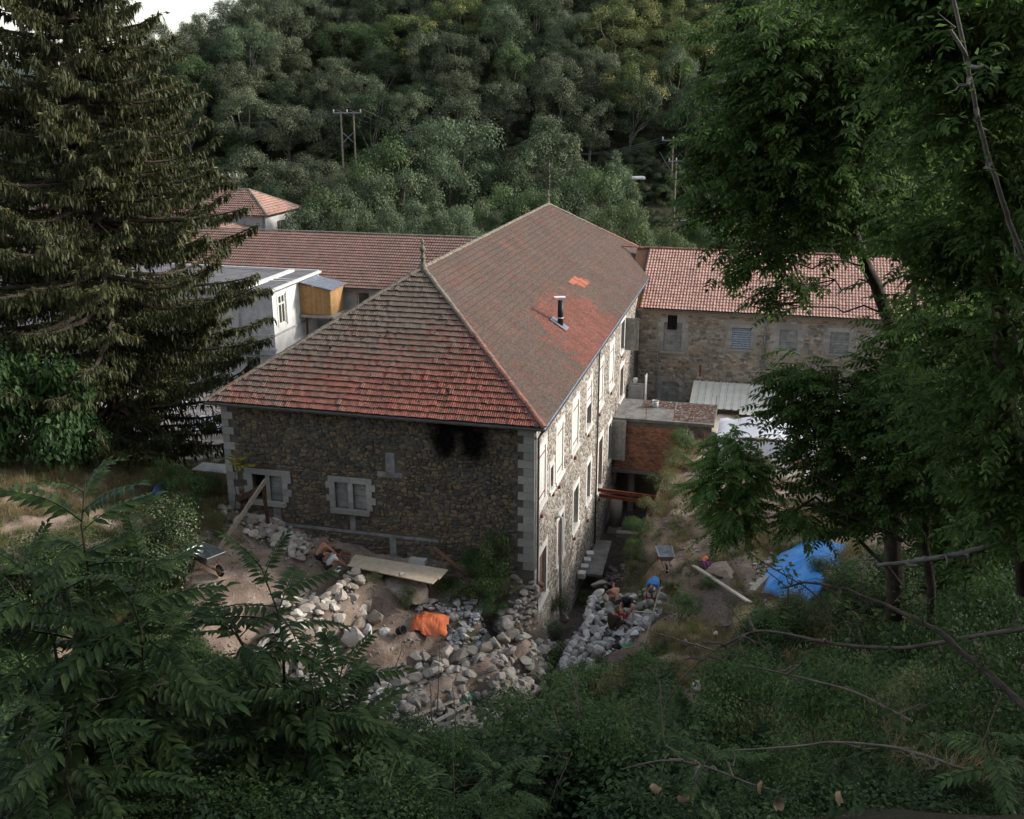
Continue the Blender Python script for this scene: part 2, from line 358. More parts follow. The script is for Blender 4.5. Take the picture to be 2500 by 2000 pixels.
# ------------------------------------------------------------------ terrain: one sheet through surveyed points
CP = []
def cp(u, v, z): CP.append(at_z(u, v, z))
def cl(s, t, z): CP.append(L(s, t, z))
for a in [(300, 1000, 6.0), (200, 960, 6.2), (100, 1000, 6.6), (0, 1020, 7.), (380, 1030, 5.6), (440, 1070, 5.2), (300, 1070, 5.6), (150, 1080, 6.0), (0, 1100, 6.3), (390, 1110, 5.0),
          (250, 1135, 5.5), (100, 1145, 5.8), (0, 1140, 6.0), (430, 1130, 4.7), (470, 1100, 4.8), (430, 1200, 4.1), (430, 1290, 3.8), (520, 1200, 3.9), (600, 1150, 3.95), (640, 1150, 3.9), (560, 1120, 4.1), (680, 1170, 3.8),
          (600, 1250, 3.7), (500, 1300, 3.6), (700, 1215, 3.5), (630, 1245, 3.5), (540, 1310, 3.3), (480, 1350, 3.0),
          (790, 1310, 1.7), (800, 1360, 1.6), (900, 1380, 1.55), (860, 1335, 1.65), (940, 1345, 1.65), (980, 1330, 1.6), (880, 1290, 1.8), (1000, 1290, 1.7), (1040, 1340, 1.6), (820, 1410, 1.3), (880, 1410, 1.4), (760, 1420, 1.5),
          (960, 1470, -.6), (1020, 1450, -.8), (1080, 1470, -1), (1090, 1410, -1), (880, 1500, -.4), (1150, 1500, -.9), (1180, 1400, -1.3), (1140, 1370, -1.2), (1200, 1440, -1.0), (1000, 1520, -.6), (930, 1540, -.2), (1100, 1540, -.8), (850, 1560, .4), (780, 1600, 1.2), (780, 1500, .5), (720, 1480, 1.0),
          (640, 1400, 1.4), (700, 1370, 1.45), (740, 1340, 1.5), (770, 1310, 1.5), (660, 1370, 1.4), (600, 1450, 1.5), (520, 1420, 2.2), (450, 1440, 2.2), (400, 1340, 2.6), (300, 1400, 2.2), (150, 1450, 2.6), (0, 1450, 3.1), (350, 1300, 3.2),
          (1200, 1340, .1), (1190, 1390, -.1), (1245, 1290, .2), (1290, 1320, .35), (1330, 1300, .5), (1250, 1370, .1), (1300, 1380, .5), (1230, 1410, 0), (1400, 1240, 1.1), (1370, 1340, .9), (1360, 1260, .7), (1330, 1240, .4), (1420, 1300, 1.5),
          (1400, 1190, 1.6), (1460, 1150, 1.9), (1500, 1080, 2.1), (1480, 1020, 2.1), (1430, 960, 2.0), (1330, 1180, .4), (1350, 1130, .6), (1380, 1080, 1.1), (1420, 1020, 1.7),
          (1465, 1192, 2.2), (1575, 1265, 2.6), (1690, 1145, 3.4), (1600, 1255, 3.1), (1680, 1280, 3.5), (1770, 1190, 4.4), (1600, 1180, 2.9), (1550, 1120, 2.5), (1490, 1330, 2.4), (1475, 1435, 2.9), (1600, 1300, 3.1), (1420, 1400, 2.2), (1380, 1440, 2.0), (1550, 1400, 3.2), (1300, 1450, 1.4), (1300, 1520, 1.8), (1400, 1520, 2.8),
          (1500, 1000, 2), (1700, 1000, 2), (1600, 960, 1.95), (1650, 1060, 2.2), (1750, 1090, 2.8), (1880, 1180, 5), (1850, 1050, 3.2)]: cp(*a)
for t in np.arange(1.5, 33, 1.6):
    bz = max(-3.9, -1.25 - .27 * t)
    for s in (.3, 1.5, 2.5): cl(s, t, bz)
    if t > 9:
        cl(3.9 + .05 * t, t, .6 + min(1.2, (t - 9) * .14)); cl(4.8 + .05 * t, t, 1.0 + min(1., (t - 9) * .14))
for s in (7, 10, 14, 18, 23, 28): 
    for t in (22, 27, 33): cl(s, t, 1.65 + max(0, s - 18) * .2)
for t in (10, 18, 26, 34, 45): cl(s := 34, t, 5 + 4); cl(45, t, 15); cl(60, t, 24)
for x in (18, 24): cl(x, 10, 3 + (x - 18) * .3)
for s in np.arange(-15, -.5, 1.5): cl(s, .6, 3.6 if s > -12 else 4.4); cl(s, 1.6, 3.4)
for s, z in [(-13.5, 4.4), (-12, 4.05), (-10.5, 3.9), (-9, 3.6), (-7.5, 3.1), (-6, 3.0), (-5, 3.1), (-4, 3.2), (-3, 3.2), (-2, 3.2), (-1, 3.1), (-.5, 3.0)]: cl(s, -.25, z)
for s, z in [(-6.5, 2.9), (-5.6, 2.9), (-4.6, 2.7), (-3.4, 2.5), (-2.2, 2.5), (-1, 2.5)]: cl(s, -1.0, z)
for s in (-4.5, -3.3, -2., -1.): cl(s, -2.0, 1.9)
for s, t, z in [(-17, 1, 5.0), (-18, 3, 4.6), (-17, 4, 4), (-16.5, 6.5, 3.0), (-19, 7, 3.2), (-24, 4, 4.6), (-24, 7, 3.6), (-30, 6, 5), (-22, 10, 2.1), (-30, 11, 2.4), (-17, 10, 2.0), (-25, 14, 2), (-32, 14, 2.3), (-40, 14, 3), (-18, 20, 2), (-28, 22, 2), (-40, 24, 2), (-18, 32, 2), (-30, 34, 2), (-45, 36, 2), (-10, 20, 2), (-8, 40, 2), (-30, 50, 1.5), (0, 50, 1.0), (20, 50, 1.5), (-55, 10, 7)]: cl(s, t, z)
WALL1 = [at_z(*q) for q in ((752, 1196, 3.5), (728, 1216, 3.45), (700, 1240, 3.4), (668, 1258, 3.35), (635, 1280, 3.3), (600, 1305, 3.2), (565, 1335, 3.0), (540, 1370, 2.8))]
WALL2 = [at_z(*q) for q in ((1056, 1270, 1.9), (1068, 1300, 1.85), (1074, 1332, 1.75), (1035, 1352, 1.7), (990, 1362, 1.6), (950, 1376, 1.55), (915, 1404, 1.4), (860, 1425, 1.3), (805, 1440, 1.2), (760, 1450, 1.2))]
WALL3 = [at_z(*q) for q in ((1262, 1240, .45), (1247, 1262, .4), (1238, 1305, .25), (1208, 1345, .1), (1188, 1385, -.05), (1196, 1425, -.2), (1225, 1450, -.1))]
WALL4 = [L(.0, -.1, 3.0), L(-.25, -.7, 2.6), L(-.55, -1.3, 2.2), L(-.85, -1.7, 1.9)]
for wl_, zb_, out_ in ((WALL1, 1.5, 1), (WALL2, -.9, 1), (WALL3, -1.5, 1), (WALL4, -1.0, -1)):
    A = np.array(wl_); seg_ = np.concatenate([[0], np.cumsum(np.linalg.norm(np.diff(A[:, :2], axis=0), axis=1))])
    for q in np.arange(.1, seg_[-1], .45):
        a_, b_ = [np.array([np.interp(w_, seg_, A[:, k]) for k in range(3)]) for w_ in (q, min(seg_[-1], q + .1))]; d_ = (b_ - a_)[:2]; d_ /= np.linalg.norm(d_) + 1e-9; n_ = np.array([d_[1], -d_[0]]) * out_
        CP.append((*(a_[:2] - n_ * .45), a_[2] - .12)); CP.append((*(a_[:2] - n_ * .05), a_[2] - .5)); CP.append((*(a_[:2] + n_ * .45), zb_))
def slope(x, y):
    z = 22.75 - .66 * y
    if x > 2: z += min((x - 2) * .10 + max(0, x - 8) * .16, 9)
    if x < -8: z += (-8 - x) * .05
    return z
for x in np.arange(-60, 80, 4.):
    for y in list(np.arange(-60, 1, 8)) + list(np.arange(2, 31.5, 3)):
        z = slope(x, y)
        if y > 22: z = max(z, 1.2 + (.2 if x < -4 else 0))
        CP.append((x, y, z))
for y in (34, 39, 44, 50, 56, 64, 72):
    for x in (22, 30, 38, 46, 60, 80):
        z = 4.8 + (x - 20) * .36 + max(0, 44 - y) * .22 if x > 20 else 5
        if y > 52: z = 2.2 + max(0, x - 26) * .5
        CP.append((x, y, z))
    for x in (-30, -40, -60, -80): CP.append((x, y, (6 + (-30 - x) * .05) if y < 52 else 2.2))
CP = np.array(CP)
def near_z(P):
    out = np.empty(len(P))
    for i in range(0, len(P), 4000):
        d2 = ((P[i:i + 4000, None, :] - CP[None, :, :2]) ** 2).sum(2) + .22
        w = d2 ** -2.4; out[i:i + 4000] = (w * CP[None, :, 2]).sum(1) / w.sum(1)
    return out
def far_z(x, y):
    z = np.interp(y, [84, 100, 128, 133, 139, 142, 150, 300, 700], [1.5, .5, 4.5, 7.9, 7.9, 10, 16, 105, 120])
    zl = 23 + .62 * (x + 53); zl = np.maximum(zl, 3 + 0 * zl)        # shoulder of the hill falls off to the left
    z = np.where(y > 142, np.minimum(z, np.maximum(zl, np.minimum(z, 8))), z)
    return z
def hgt(P):
    P = np.atleast_2d(np.asarray(P, float)); z = near_z(P); f = far_z(P[:, 0], P[:, 1]); k = np.clip((P[:, 1] - 84) / 14, 0, 1); k = k * k * (3 - 2 * k)
    return z * (1 - k) + f * k
def gz(x, y): return float(hgt([[x, y]])[0])
def hit(u, v, dz=0.):
    r_ = ray(u, v); k = np.linspace(6, 80, 1500); X = r_[0] * k; Y = r_[1] * k; Z = CAMZ + r_[2] * k; G = hgt(np.stack([X, Y], 1)) + dz; i = int(np.argmax(Z < G)); return (X[i], Y[i], G[i])
def vnoise(x, y, s, seed):
    r = np.random.RandomState(seed).rand(64, 64); X = x / s; Y = y / s; i = np.floor(X).astype(int); j = np.floor(Y).astype(int); a = X - i; b = Y - j
    a = a * a * (3 - 2 * a); b = b * b * (3 - 2 * b); g = lambda p, q: r[p % 64, q % 64]
    return (g(i, j) * (1 - a) + g(i + 1, j) * a) * (1 - b) + (g(i, j + 1) * (1 - a) + g(i + 1, j + 1) * a) * b - .5
def axis(lo, hi, d, a, b, gr=1.12):
    c = list(np.arange(a, b, d)); st = d; x = a
    while x > lo: st *= gr; x -= st; c.insert(0, x)
    st = d; x = c[-1]
    while x < hi: st *= gr; x += st; c.append(x)
    return np.array(c)
gx = axis(-900, 900, .32, -20, 20); gy = axis(-120, 900, .32, 26, 66)
GX, GY = np.meshgrid(gx, gy); P2 = np.stack([GX.ravel(), GY.ravel()], 1)
zz = hgt(P2); x_, y_ = P2.T
zz += vnoise(x_, y_, 1.1, 1) * .16 + vnoise(x_, y_, .45, 2) * .10 + (1 - 2 * abs(vnoise(x_, y_, .8, 4)) * 2) * .05
zz += np.clip((y_ - 140) / 30, 0, 1) * vnoise(x_, y_, 22, 3) * 9
nx, ny = len(gx), len(gy); ii = (np.arange(ny - 1)[:, None] * nx + np.arange(nx - 1)[None, :]).ravel()
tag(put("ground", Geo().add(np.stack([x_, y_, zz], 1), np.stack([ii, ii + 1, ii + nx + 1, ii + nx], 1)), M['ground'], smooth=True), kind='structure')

# far mountains behind the spruce
g = Geo(); xs = np.linspace(-1500, 1200, 70)
for k, (Y, h, sd) in enumerate([(1250, 30, 5), (1700, 62, 9)]):
    top = h + 36 * vnoise(xs, xs * 0, 260, sd) + 14 * vnoise(xs, xs * 0, 70, sd + 1) + np.where(xs < -500, (xs + 500) * -.06, 0)
    V = np.concatenate([np.stack([xs, np.full(70, Y - 500.), np.full(70, -20.)], 1), np.stack([xs, np.full(70, Y * 1.), top], 1), np.stack([xs, np.full(70, Y + 500.), np.full(70, -20.)], 1)])
    i = np.arange(69); g.add(V, np.concatenate([np.stack([i, i + 1, i + 71, i + 70], 1), np.stack([i + 70, i + 71, i + 141, i + 140], 1)]))
M['far_hill'] = simple("forested_mountain", (.06, .085, .06), (.035, .05, .04), .02, .95, 0, bmp=0)
tag(put("distant_mountains", g, M['far_hill'], smooth=True), kind='structure')
# road across the valley
g = Geo(); xs = np.linspace(-120, 200, 80)
for k, (y0, y1, z0, m) in enumerate([(133.6, 138.6, 7.93, 0)]):
    V = np.concatenate([np.stack([xs, np.full(80, y0), np.full(80, z0)], 1), np.stack([xs, np.full(80, y1), np.full(80, z0 + .05)], 1), np.stack([xs, np.full(80, y0), np.full(80, z0 - 1.2)], 1)])
    i = np.arange(79); g.add(V, np.concatenate([np.stack([i, i + 1, i + 81, i + 80], 1), np.stack([i + 160, i + 161, i + 1, i], 1)]))
tag(put("road", g, M['asphalt']), kind='structure')

# ------------------------------------------------------------------ templates: stones, tiles
def ico(sub):
    import bmesh
    bm = bmesh.new(); bmesh.ops.create_icosphere(bm, subdivisions=sub, radius=1.); bm.verts.ensure_lookup_table()
    V = np.array([v.co[:] for v in bm.verts]); T = np.array([[v.index for v in f.verts] for f in bm.faces]); bm.free(); return V, T
IC = {1: ico(1), 2: ico(2), 3: ico(3)}
def rock_t(seed, sub=2, cuts=9, flat=1.):
    r = np.random.RandomState(seed); V, T = IC[sub]; V = V.copy()
    for _ in range(cuts):
        n = r.randn(3); n /= np.linalg.norm(n); d = r.uniform(.45, .82); p = V @ n; V -= np.clip(p - d, 0, None)[:, None] * n
    V *= (1 + r.randn(len(V), 1) * .03); V[:, 2] *= flat
    V /= np.abs(V).max(0); return V, np.zeros((0, 4), int), T, np.full(len(V), r.rand())
ROCK = [rock_t(100 + i, 2 if i < 4 else 1) for i in range(12)]
BOULD = [rock_t(300 + i, 3, 12) for i in range(5)]
def cobble_t(seed):                                # irregular face stone for rubble masonry: lies in x-z, proud along -y
    r = np.random.RandomState(seed); n = 7; th = np.arange(n) * 2 * math.pi / n + r.uniform(-.25, .25, n); sq = 1 / np.maximum(abs(np.cos(th)), abs(np.sin(th))) ** .6
    o = np.stack([np.cos(th) * sq, np.zeros(n), np.sin(th) * sq], 1); o /= np.abs(o).max(0) + 1e-6; o[:, 1] = .0
    m_ = o * [.86, 1, .84]; m_[:, 1] = -.8 + r.uniform(-.15, .15, n); c = np.array([[0, -1., 0]])
    V = np.concatenate([o, m_, c]); i = np.arange(n); j = (i + 1) % n
    Q = np.stack([i, j, j + n, i + n], 1); T = np.stack([i + n, j + n, np.full(n, 2 * n)], 1)
    V[:, [0, 2]] *= .5
    return V, Q, T, np.full(2 * n + 1, r.rand())
COB = [cobble_t(i) for i in range(14)]
def tmesh(name, t, mats, smooth=False):
    return Geo().add(t[0], t[1], t[2], a=t[3]).mesh(name, mats, smooth)

# a rubble-stone wall face: O origin at foot, U along, N outward normal; largest stones near the camera become parts
def rubble(parent, O_, U, N, W0, W1, z0, z1, holes, mat, row=.2, wid=.3, parts=0, seed=1, proud=.035, zfun=None, name="stone"):
    r = np.random.RandomState(seed); O_ = np.array(O_, float); U = np.array(U, float); N = np.array(N, float); st = []
    z = z0
    while z < z1:
        h = row * r.uniform(.75, 1.35); x = W0 + r.uniform(-.2, 0)
        while x < W1:
            w = wid * r.uniform(.45, 1.75); cx = x + w / 2; cz = z + h / 2 + r.uniform(-.42, .42) * h; hh = h * r.uniform(.7, 1.3)
            if W0 < cx - w * .42 and cx + w * .42 < W1 and cz - hh * .4 > z0 - .1 and cz + hh * .4 < z1 and not any(a - w * .4 < cx < b + w * .4 and c - hh * .4 < cz < d + hh * .4 for a, b, c, d in holes) and (zfun is None or cz > zfun(cx)):
                st.append((cx, cz, w * .97, hh * .96))
            x += w
        z += h
    st.sort(key=lambda q: -q[2] * q[3])
    B = np.stack([U, -N, np.array([0, 0, 1.])], 1); meshes = [tmesh("stone", t, mat) for t in COB] if parts else None
    g = Geo(); grp = {i: [] for i in range(len(COB))}
    for k, (cx, cz, w, h) in enumerate(st):
        ti = r.randint(len(COB)); p = O_ + U * cx; p = np.array([p[0], p[1], p[2] + cz]); a = r.normal(0, .2); fl = 1
        Rm = np.array([[math.cos(a), 0, -math.sin(a)], [0, 1, 0], [math.sin(a), 0, math.cos(a)]]); Mx = B @ Rm @ np.diag([w, proud * r.uniform(.6, 1.5), h])
        if k < parts:
            o = obj("stone", meshes[ti], parent); M4 = np.eye(4); M4[:3, :3] = Mx; M4[:3, 3] = p; o.matrix_local = Matrix(M4.tolist())
        else: grp[ti].append((p, Mx, r.rand()))
    for ti, l in grp.items():
        if l: g.many(COB[ti], [q[0] for q in l], np.array([q[1] for q in l]), a=[q[2] for q in l])
    if g.n: tag(put(name + "work", g, mat, parent), kind='stuff')

def wall_face(g, O_, U, N, W0, W1, z0, z1, holes, depth=.3, mi=0, back=None):
    O_ = np.array(O_, float); U = np.array(U, float); N = np.array(N, float)
    P = lambda x, z, d=0: O_ + U * x - N * d + np.array([0, 0, z])
    xs = sorted({W0, W1, *[h[0] for h in holes], *[h[1] for h in holes]}); zs = sorted({z0, z1, *[h[2] for h in holes], *[h[3] for h in holes]})
    for a, b in zip(xs, xs[1:]):
        for c, d in zip(zs, zs[1:]):
            if not any(h[0] <= (a + b) / 2 <= h[1] and h[2] <= (c + d) / 2 <= h[3] for h in holes): g.add([P(a, c), P(b, c), P(b, d), P(a, d)], [[0, 1, 2, 3]], mi=mi)
    for a, b, c, d in holes:
        for p, q in (((a, c), (b, c)), ((b, c), (b, d)), ((b, d), (a, d)), ((a, d), (a, c))): g.add([P(*p), P(*q), P(*q, depth), P(*p, depth)], [[0, 1, 2, 3]], mi=mi)
def tile_t(w, l, ribs=2, lift=.03, th=.035, pts=3):
    xs = np.linspace(0, w, ribs * pts + 1); hs = np.array([0 if i % pts == 0 else th for i in range(len(xs))]); n = len(xs)
    V = np.concatenate([np.stack([xs, np.zeros(n), hs + lift], 1), np.stack([xs, np.full(n, l * 1.04), hs], 1), np.stack([xs, np.zeros(n), hs - .01], 1)]); V[:, 0] -= w / 2
    i = np.arange(n - 1); Q = np.concatenate([np.stack([i, i + 1, i + 1 + n, i + n], 1), np.stack([i + 2 * n, i + 1 + 2 * n, i + 1, i], 1)])
    return V, Q, np.zeros((0, 3), int), np.zeros(len(V))
LIP = simple("dark_tile_edge", (.075, .055, .04), (.035, .028, .02), 9, .95, .3)  # darker brown for the lower edge of every tile
def tiling(parent, O_, U, Vd, poly, w, l, mat, parts=0, ribs=2, pts=3, seed=1, lift=.045, th=.035, jit=.012, skip=None):
    """tiles on the plane O_ + U*x + Vd*y, clipped to a convex polygon in (x, y)"""
    r = np.random.RandomState(seed); O_, U, Vd = [np.array(q, float) for q in (O_, U, Vd)]; N = np.cross(U, Vd); B = np.stack([U, Vd, N], 1)
    poly = np.array(poly, float); X0, Y0 = poly.min(0); X1, Y1 = poly.max(0); T = tile_t(w, l, ribs, lift, th, pts); nq = ribs * pts; T1 = (T[0], T[1][:nq], T[2], T[3]); T2 = (T[0], T[1][nq:], T[2], T[3]); pos = []; mats = []; aa = []
    me = None; np_ = 0; k = 0; y = Y0
    while y < Y1:
        x = X0 + w / 2
        while x < X1 + w:
            cx, cy = x, y + l / 2; ins = all((b[0] - a[0]) * (cy - a[1]) - (b[1] - a[1]) * (cx - a[0]) >= -.10 * w for a, b in zip(poly, np.roll(poly, -1, 0)))
            if ins and not (skip and skip(cx, cy)):
                a = r.normal(0, .012); dz = abs(r.normal(0, jit)); Rm = np.array([[math.cos(a), -math.sin(a), 0], [math.sin(a), math.cos(a), 0], [0, 0, 1]])
                p = O_ + U * cx + Vd * (y + r.normal(0, jit * .7)) + N * (dz + .02); Mx = B @ Rm
                if np_ < parts:
                    if me is None: me = [Geo().add(T[0], T1[1], a=r.rand()).add(T[0], T2[1], mi=1).mesh("tile", [mat, LIP]) for _ in range(3)]
                    o = obj("tile", me[r.randint(3)], parent); M4 = np.eye(4); M4[:3, :3] = Mx; M4[:3, 3] = p; o.matrix_local = Matrix(M4.tolist()); np_ += 1
                else: pos.append(p); mats.append(Mx); aa.append(r.rand())
            x += w
        y += l
    g = Geo(); g.many(T1, pos, np.array(mats), a=aa); g.many(T2, pos, np.array(mats), a=aa, mi=1)
    tag(put("tiling", g, [mat, LIP], parent), kind='stuff')

# ------------------------------------------------------------------ main stone building (local axes: x along the front wall, y along the long wall)
ZE, ZR, HW = 10.4, 15.7, 8.18
B = thing("stone_building", "large rubble stone mill building with the long hipped roof of lichened clay tiles", "building", (OO[0], OO[1], 0), ROT)
LB = 46.
fh = [(-14.0, -13.30, 5.45, 6.77), (-13.08, -12.42, 5.45, 6.77), (-9.71, -9.04, 5.45, 6.75), (-8.80, -8.11, 5.45, 6.75)]
up = [(.6, 2.15, 6.1, 8.8), (4.78, 6.3, 5.9, 8.55), (8.9, 10.55, 5.9, 8.5), (13.2, 14.7, 5.75, 8.4), (17.2, 18.8, 5.8, 8.5), (21.5, 23.1, 5.8, 8.55), (26.2, 27.9, 7.1, 9.15)]
slit = [(3.3, 3.95, 5.95, 7.1)]
low = [(.95, 2.5, .95, 3.5), (5.3, 6.7, 1.0, 3.45), (9.55, 11.0, 1.0, 3.4), (13.75, 14.95, 1.0, 3.35), (17.8, 19.35, .1, 3.45), (21.8, 22.9, .6, 3.2), (26.5, 28.1, 3.5, 5.8)]
sh = up + slit + low
g = Geo()
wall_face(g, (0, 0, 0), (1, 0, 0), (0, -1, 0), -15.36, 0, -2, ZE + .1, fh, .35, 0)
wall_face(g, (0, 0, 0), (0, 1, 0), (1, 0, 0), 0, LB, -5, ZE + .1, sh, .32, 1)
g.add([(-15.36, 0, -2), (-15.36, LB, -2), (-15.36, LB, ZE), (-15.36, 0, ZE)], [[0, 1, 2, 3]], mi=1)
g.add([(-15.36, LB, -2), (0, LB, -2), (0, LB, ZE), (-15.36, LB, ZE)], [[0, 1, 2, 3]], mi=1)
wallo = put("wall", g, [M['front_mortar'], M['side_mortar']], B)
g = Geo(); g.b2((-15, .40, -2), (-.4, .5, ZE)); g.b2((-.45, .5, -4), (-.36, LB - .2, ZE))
put("black_backing", g, M['dark'], B)
# rubble of the front wall and of the long wall
exh = [(-14.42, -11.95, 5.2, 7.08), (-10.05, -7.75, 5.1, 7.08), (-7.1, -6.65, 7.3, 8.46), (-7.55, -6.3, 7.25, 7.5), (-9.02, -8.75, 4.3, 5.1), (-13, -12.6, 4.3, 5.2), (-7.05, -6.72, 3.2, 4.24), (-15.4, -14.9, 0, 11), (-.75, .1, 0, 11), (-13.4, -4.6, 4.18, 4.34)]
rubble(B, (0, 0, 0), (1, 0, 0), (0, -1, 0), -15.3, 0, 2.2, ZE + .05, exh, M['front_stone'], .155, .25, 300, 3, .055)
exs = [(a - .3, b + .3, c - .25, d + .35) for a, b, c, d in sh]
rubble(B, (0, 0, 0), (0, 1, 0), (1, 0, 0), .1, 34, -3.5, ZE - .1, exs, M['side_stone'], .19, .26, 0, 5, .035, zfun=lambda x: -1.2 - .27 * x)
# dressed corner stones
g1 = Geo().box((0, 0, 0), (1, 1, 1), taper=.97).mesh("quoin", M['quoin'])
def quoin(x, z, w, h, y=-.022, d=.07):
    o = obj("quoin", g1, B, (x, y, z), None, (w, d, h)); return o
z = 3.3; k = 0
while z < 10.2:
    w = .36 if k % 2 else .60; w2 = .78 if k % 2 else .52
    if z > 4.6: quoin(-15.36 + w / 2, z + .19, w, .365)
    quoin(-w2 / 2 - .005 + .0, z + .19, w2, .37)
    o = obj("quoin", g1, B, (.015, (.30 if k % 2 else .42) / 2 + .02, z + .19), None, (.06, .30 if k % 2 else .42, .372)); z += .385; k += 1
# cement patches and plinth line
g = Geo()
for a, b, c, d in exh[2:7]: g.b2((a, -.026, c), (b, .01, d))
g.b2((-13.4, -.035, 4.19), (-4.6, .01, 4.33)); g.b2((-13.4, -.05, 3.0), (-4.4, .0, 3.25))
put("cement_band", g, M['cement'], B)
# front wall windows: surround blocks, sill, block infill
def front_window(x0, x1, lights, openl):
    w = obj("window", None, B, (0, 0, 0))
    sb = g1
    def blk(a, b, c, d, y=-.03, dd=.10, nm="surround_block"):
        return obj(nm, M_['blk'], w, ((a + b) / 2, y, (c + d) / 2), None, (b - a, dd, d - c))
    xs = [lights[0][0], lights[-1][1]]
    blk(x0 + .02, (x0 + x1) / 2 - .005, 6.775, 7.05); blk((x0 + x1) / 2 + .005, x1 - .02, 6.775, 7.05)
    zc = [5.45, 5.78, 6.11, 6.44, 6.77]
    for i in range(4):
        e = .18 if i % 2 else 0
        blk(xs[0] - .27 - e, xs[0] - .004, zc[i] + .004, zc[i + 1] - .004); blk(xs[1] + .004, xs[1] + .27 + e, zc[i] + .004, zc[i + 1] - .004)
        blk(lights[0][1] + .003, lights[1][0] - .003, zc[i] + .002, zc[i + 1] - .002, y=.06, dd=.22)
    blk(xs[0] - .22, xs[1] + .14, 5.22, 5.444, y=-.09, dd=.24, nm="sill")
    for k, (a, b) in enumerate(lights):
        if k == openl: continue
        for i in range(4):
            obj("concrete_block", M_['inf'], w, ((a + b) / 2, .16, 5.45 + .33 * i + .165), None, (b - a - .01, .12, .315))
M_ = {'blk': Geo().box((0, 0, 0), (1, 1, 1)).mesh("surround_block", M['quoin']), 'inf': Geo().box((0, 0, 0), (1, 1, 1)).mesh("concrete_block", M['block'])}
front_window(-14.4, -11.95, [(-14.0, -13.30), (-13.08, -12.42)], 0)
front_window(-10.05, -7.80, [(-9.71, -9.04), (-8.80, -8.11)], -1)
# long wall windows
lim = Geo().box((0, 0, 0), (1, 1, 1)).mesh("frame_stone", M['lime'])
def bx_(nm, p, c0, c1, me):
    c0 = np.array(c0, float); c1 = np.array(c1, float); return obj(nm, me, p, tuple((c0 + c1) / 2), None, tuple(np.abs(c1 - c0)))
wp = Geo().box((0, 0, 0), (1, 1, 1)).mesh("panel", M['white_paint']); gp = Geo().box((0, 0, 0), (1, 1, 1)).mesh("pane", M['green_glass']); bp = Geo().box((0, 0, 0), (1, 1, 1)).mesh("door_leaf", M['door_brown'])
gw = Geo().box((0, 0, 0), (1, 1, 1)).mesh("plank", M['grey_wood']); dk_ = Geo().box((0, 0, 0), (1, 1, 1)).mesh("pane", M['glass']); rst = Geo().box((0, 0, 0), (1, 1, 1)).mesh("bracket", M['rust'])
def surround(w, a, b, c, d, f=.26):
    bx_("jamb", w, (-.02, a - f, c), (.028, a - .002, d), lim); bx_("jamb", w, (-.02, b + .002, c), (.028, b + f, d), lim)
    bx_("lintel", w, (-.02, a - f, d + .003), (.032, b + f, d + .28), lim); bx_("sill", w, (-.05, a - f - .05, c - .2), (.10, b + f + .05, c - .003), lim)
def white_shutters(w, a, b, c, d, x=-.07):
    m_ = (a + b) / 2
    for p, q in ((a + .01, m_ - .01), (m_ + .01, b - .01)):
        n = 4; wd = (q - p) / n
        for i in range(n): bx_("shutter_board", w, (x, p + i * wd + .003, c + .01), (x + .035 + .008 * (i % 2), p + (i + 1) * wd - .003, d - .01), wp)
    for z in (c + .35, d - .35): bx_("hinge", w, (x + .045, a + .05, z - .03), (x + .06, b - .05, z + .03), rst)
for i, (a, b, c, d) in enumerate(up):
    w = obj("window", None, B); surround(w, a, b, c, d)
    if i == 3:
        white_shutters(w, a, b, 7.1, d); bx_("transom", w, (-.1, a, 7.0), (-.02, b, 7.1), lim); bx_("pane", w, (-.25, a, c), (-.22, b, 7.0), dk_); bx_("mullion", w, (-.22, (a + b) / 2 - .04, c), (-.17, (a + b) / 2 + .04, 7), wp)
    elif i == 6:
        bx_("pane", w, (-.25, a, c), (-.22, b, d), dk_); bx_("mullion", w, (-.22, (a + b) / 2 - .04, c), (-.17, (a + b) / 2 + .04, d), wp)
        for k in range(4): bx_("shutter_board", w, (.06 + k * .24, b + .02, 6.9), (.06 + k * .24 + .235, b + .06, 9.2), gw)
    else: white_shutters(w, a, b, c, d)
w = obj("window", None, B); a, b, c, d = slit[0]; surround(w, a, b, c, d, .2); bx_("pane", w, (-.25, a, c), (-.22, b, d), dk_)
for i, (a, b, c, d) in enumerate(low):
    w = obj("window", None, B); surround(w, a, b, c, d, .3)
    if i in (2, 3):
        bx_("pane", w, (-.24, a, c), (-.21, b, d), gp)
        for y in (a + .02, (a + b) / 2, b - .02): bx_("sash", w, (-.2, y - .035, c), (-.15, y + .035, d), wp)
    elif i == 5:
        bx_("pane", w, (-.25, a, c), (-.22, b, d), dk_)
        for k in range(4): bx_("shutter_board", w, (.05 + k * .24, b + .02, .5), (.05 + k * .24 + .235, b + .06, 3.3), gw)
    else:
        n = 3
        for k in range(n): bx_("door_board", w, (-.2, a + (b - a) * k / n + .004, c), (-.16 + .01 * (k % 2), a + (b - a) * (k + 1) / n - .004, d), bp)
        for z in (c + .6, (c + d) / 2, d - .5): bx_("rail", w, (-.155, a + .03, z - .05), (-.13, b - .03, z + .05), bp)
# little square beam ends in the wall and iron stays
g = Geo()
for t, z in ((1.0, 5.5), (3.6, 5.55), (5.1, 5.35), (9.4, 5.35), (13.5, 5.25), (17.4, 5.3), (22.0, 5.35), (26.4, 6.7), (18.1, -.6), (14.0, -.3), (9.6, .5)): g.b2((-.02, t, z), (.14, t + .16, z + .16))
put("beam_end", g, M['rust'], B)
